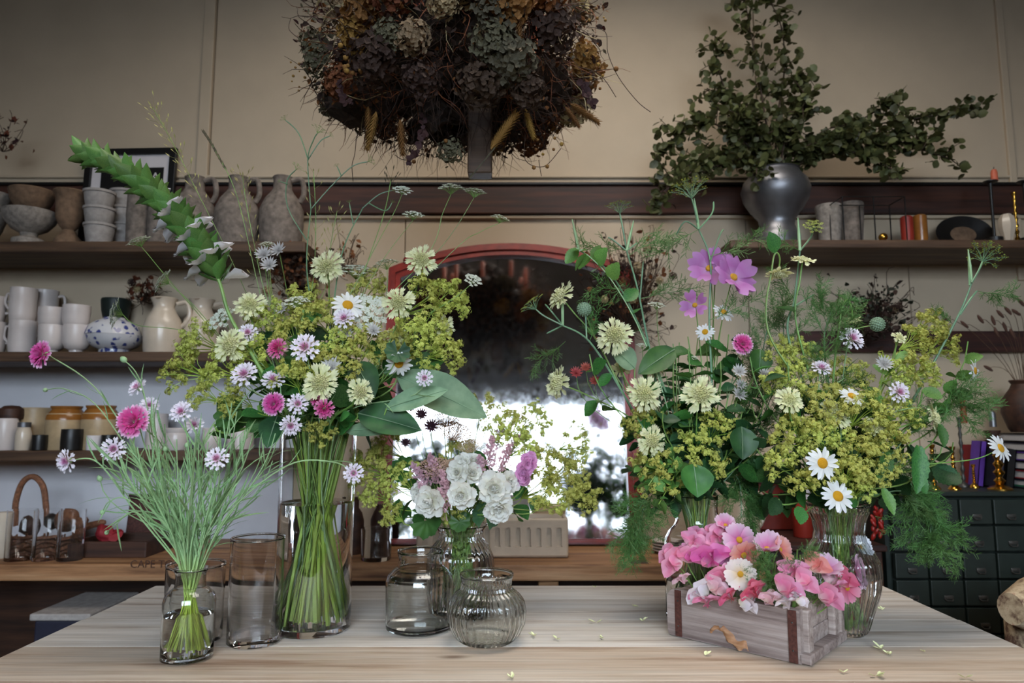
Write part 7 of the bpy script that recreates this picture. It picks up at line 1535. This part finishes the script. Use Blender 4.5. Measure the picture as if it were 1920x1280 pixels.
peas = [(1265, 1052, 29, 'pea_pink', -.7, 0, .0), (1290, 1040, 27, 'pea_pink', .2, .3, .1), (1302, 1018, 26, 'pea_pink', -.1, .8, .3), (1278, 1078, 20, 'pea_blush', -.2, -.7, .0), (1330, 1042, 36, 'pea_magenta', -.1, .2, .1), (1350, 1072, 30, 'pea_pink', .1, .0, .05), (1342, 1098, 26, 'pea_blush', 0, .1, -.05), (1313, 1104, 30, 'pea_white', -.4, -.2, -.05), (1322, 1118, 26, 'pea_pink', 0, -.5, -.08), (1342, 1005, 26, 'pea_pink', -.3, .3, .5), (1362, 1038, 26, 'pea_lilac', .1, .2, .5), (1363, 1112, 24, 'pea_rose', .1, -.2, -.05), (1405, 1106, 27, 'pea_rose', .2, .0, -.05), (1398, 1126, 25, 'pea_white', .1, -.6, -.08), (1440, 1116, 24, 'pea_blush', .1, -.2, -.08), (1474, 1098, 32, 'pea_pink', 0, .0, -.02), (1487, 1068, 26, 'pea_pink', -.3, .4, .2), (1505, 1088, 28, 'pea_pink', .3, .2, .1), (1470, 1122, 24, 'pea_white', .2, -.6, -.08), (1525, 1058, 28, 'pea_coral', .3, .5, .4), (1500, 1122, 18, 'pea_white', .4, -.6, -.05), (1550, 1112, 32, 'pea_pink', .1, -.2, .1), (1578, 1085, 26, 'pea_rose', .3, .2, .3), (1560, 1085, 24, 'pea_blush', .1, .5, .4)]
cname = {'pea_pink': 'pink', 'pea_blush': 'blush pink', 'pea_white': 'white-pink', 'pea_magenta': 'large bright magenta-pink', 'pea_coral': 'coral pink', 'pea_rose': 'deep rose', 'pea_lilac': 'lilac'}
o_ = ords(peas)
for i, (px, py, r, kd, a, b, dl) in enumerate(peas):
    p = boxat(px, py, dl); n_ = nrm(a, b)
    t, line = boxstem('sweet_pea', '%s sweet pea bloom, %s from the left in the brick mould' % (cname[kd], o_[i]), 'sweet pea', p - n_.normalized() * 0.004, n_, 'sweet peas in the brick mould')
    head_pea(t, p, n_, r * mpp(py, p.y) * 1.2, kd)
    if i % 4 != 3:   # a second bloom of the same stem, just behind
        q = p + Vector((rnd(-.02, .02), rnd(.008, .02), rnd(-.004, .016))); head_pea(t, q, nrm(a + rnd(-.6, .6), b + rnd(-.2, .5)), r * mpp(py, p.y) * 0.9, kd)
for px, py, r, kd, a, b, dl, tl, lab in ((1386, 1012, 33, 'cosmos_lilac', .1, .25, .5, .15, 'lilac-pink cosmos with yellow eye at the top of the mould'), (1394, 1040, 32, 'cosmos_peach', .2, -.3, .35, .3, 'peach cosmos with yellow eye below the lilac one'), (1388, 1076, 31, 'cosmos_cream', .0, .1, .0, .15, 'cream-white cosmos with yellow eye in the mould\'s front'), (1438, 1030, 36, 'cosmos_lilac', -.15, 1.5, .4, .95, 'pale lilac cosmos cup seen from the side, highest centre'), (1462, 1030, 28, 'cosmos_peach', .9, .6, .5, .6, 'peach-edged cosmos behind the pale cup'), (1360, 985, 23, 'cosmos_lilac', -.2, 1.2, .6, .8, 'small pale cosmos cup highest at the left of the mould'), (1604, 1072, 32, 'cosmos_lilac', 1.2, .2, .6, .5, 'dusty pink cosmos facing away at the right end'), (1612, 1026, 24, 'cosmos_white', .5, .8, .9, .7, 'white cosmos seen from behind against the ribbed urn'), (1588, 1102, 28, 'cosmos_rose', .5, .1, .3, .3, 'rose cosmos at the lower right of the mould'), (1550, 1068, 30, 'cosmos_lilac', -.1, 1.0, .4, .7, 'lilac cosmos cup above the right sweet peas')):
    p = boxat(px, py, dl); n_ = nrm(a, b); t, line = boxstem('cosmos', lab, 'cosmos', p - n_.normalized() * 0.003, n_, 'cosmos in the brick mould')
    head_daisy(t, p, n_, r * mpp(py, p.y), kd, 8, 'cosmos_disc', 0.1, tl, 0.12)
    Mh = orient(p - n_.normalized() * 0.003, n_, 0, 0.012); inst('calyx', P['calyx'], t, Mh)
for i, (px, py) in enumerate(((1420, 1065), (1440, 1070), (1455, 1055), (1500, 1040), (1430, 1090), (1400, 1090), (1495, 1030), (1560, 1120), (1450, 1085))):
    p = boxat(px, py, .3); t, line = boxstem('cosmos_foliage', 'feathery green cosmos foliage between the blooms in the mould', 'foliage', p, (rnd(-.4, .4), -.2, 1), 'cosmos foliage in the mould')
    for j in (4, 6, 8, 9): FR(t, line[j], Vector((rnd(-1, 1), rnd(-1, .2), rnd(0, 1))), rnd(.03, .045))
# ------------------------------------------------------------------ scraps of petals on the table
M['scrap'] = plain('fallen_petal', srgb(226, 228, 176), 0.6, 0.1, 60)
sc_spots = [(1115, 1168, 12, 'pale yellow petal cluster fallen in the middle of table'), (1000, 1193, 9, 'small pale petal scrap right of the ribbed jar'), (1043, 1200, 7, 'tiny petal scrap near the board joint'), (1195, 1138, 9, 'pale green petal curl left of the brick mould'), (1205, 1165, 8, 'pale petal scrap close to the brick mould'), (1130, 1198, 6, 'white petal fleck in the table\'s middle'), (1325, 1229, 12, 'flat pale petal before the brick mould'), (1650, 1218, 12, 'pale yellow petal scrap right of the mould'), (1668, 1229, 8, 'thin petal sliver right of the mould'), (1735, 1223, 9, 'white petal lying alone at right'), (1655, 1145, 8, 'small yellow petal behind the ribbed urn'), (1645, 1270, 12, 'white petal at the table\'s front right'), (1810, 1272, 14, 'pale green stalk scrap at the front right'), (1580, 1262, 8, 'tiny scrap before the mould end'), (960, 1272, 8, 'small scrap at the front edge'), (1115, 1102, 6, 'tiny petal at the far table edge')]
for i, (px, py, r, lab) in enumerate(sc_spots):
    c_ = onz(px, py, TZ); k = mpp(py, c_.y); m = MB()
    for j in range(2 + (i % 3) * 2):
        m.blade(r * k * rnd(.9, 1.5), [0.0006, r * k * .25, r * k * .3, 0.0008], 0.5, -0.3, 2, None, Matrix.Translation(c_ + Vector((rnd(-.3, .3) * r * k, rnd(-.3, .3) * r * k, 0.0015 + 0.0004 * j))) @ Matrix.Rotation(rnd(0, 6), 4, 'Z') @ Matrix.Rotation(rnd(0, .3), 4, 'X'))
    tag(m.build('petal_scrap', M['scrap'], None, True, origin=c_), lab, 'petal', 'petal scraps on the table')

# ------------------------------------------------------------------ garden shrubs outside the window behind the camera, seen in the mirror
random.seed(91)
def shrub(lab, x, y, ztop, rad, mat):
    t = thing('garden_shrub', lab, 'shrub', (x, y, 0.02), 'shrubs outside the window'); m = MB(); st = MB()
    st.tube([(x, y, 0.02), (x + 0.03, y, ztop * 0.5), (x, y, ztop * 0.85)], [0.03, 0.022, 0.01], 6)
    for i in range(9):
        a = i * 2.4; b = Vector((x, y, ztop * (0.4 + 0.05 * i))); e = b + Vector((math.cos(a), math.sin(a) * 0.5, 0.8)) * rad * 0.8; st.tube([b, b.lerp(e, .5) + Vector((0, 0, -.02)), e], [0.012, 0.008, 0.004], 5)
    st.build('trunk', M['twig'], t)
    for i in range(420):
        u = rnd(0.25, 1.0); a = rnd(0, 6.28); r_ = rad * math.sin(PI * min(0.97, u * 0.8 + 0.12)) * math.sqrt(rnd(0.1, 1)); s_ = rnd(0.05, 0.1)
        m.blade(s_, [0.002, s_ * .3, s_ * .3, 0.002], .2, .2, 2, None, orient((x + r_ * math.cos(a), y + 0.55 * r_ * math.sin(a), ztop * u), (rnd(-1, 1), rnd(-1, 1), rnd(-1, 1)), rnd(0, 6)))
    tag(m.build('foliage', M[mat], t), kind='stuff')
shrub('tall green garden shrub outside the window, reflected in the mirror centre', -0.52, -2.98, 2.35, 0.36, 'leaf_green')
shrub('low garden shrub outside the window, reflected right of the planter', 0.4, -3.0, 1.75, 0.28, 'leaf_dark')
shrub('garden shrub outside the window, reflected by the mirror\'s right edge', 1.08, -3.02, 2.05, 0.26, 'leaf_green')
shrub('grey-green garden shrub outside the window, reflected at mirror left', -1.28, -3.0, 1.8, 0.24, 'leaf_grey')
struct('ground', MB().box(0, -4.2, -0.06, 9, 2.9, 0.1), plain('garden_ground', srgb(92, 104, 70), 0.9, 0.2, 8))
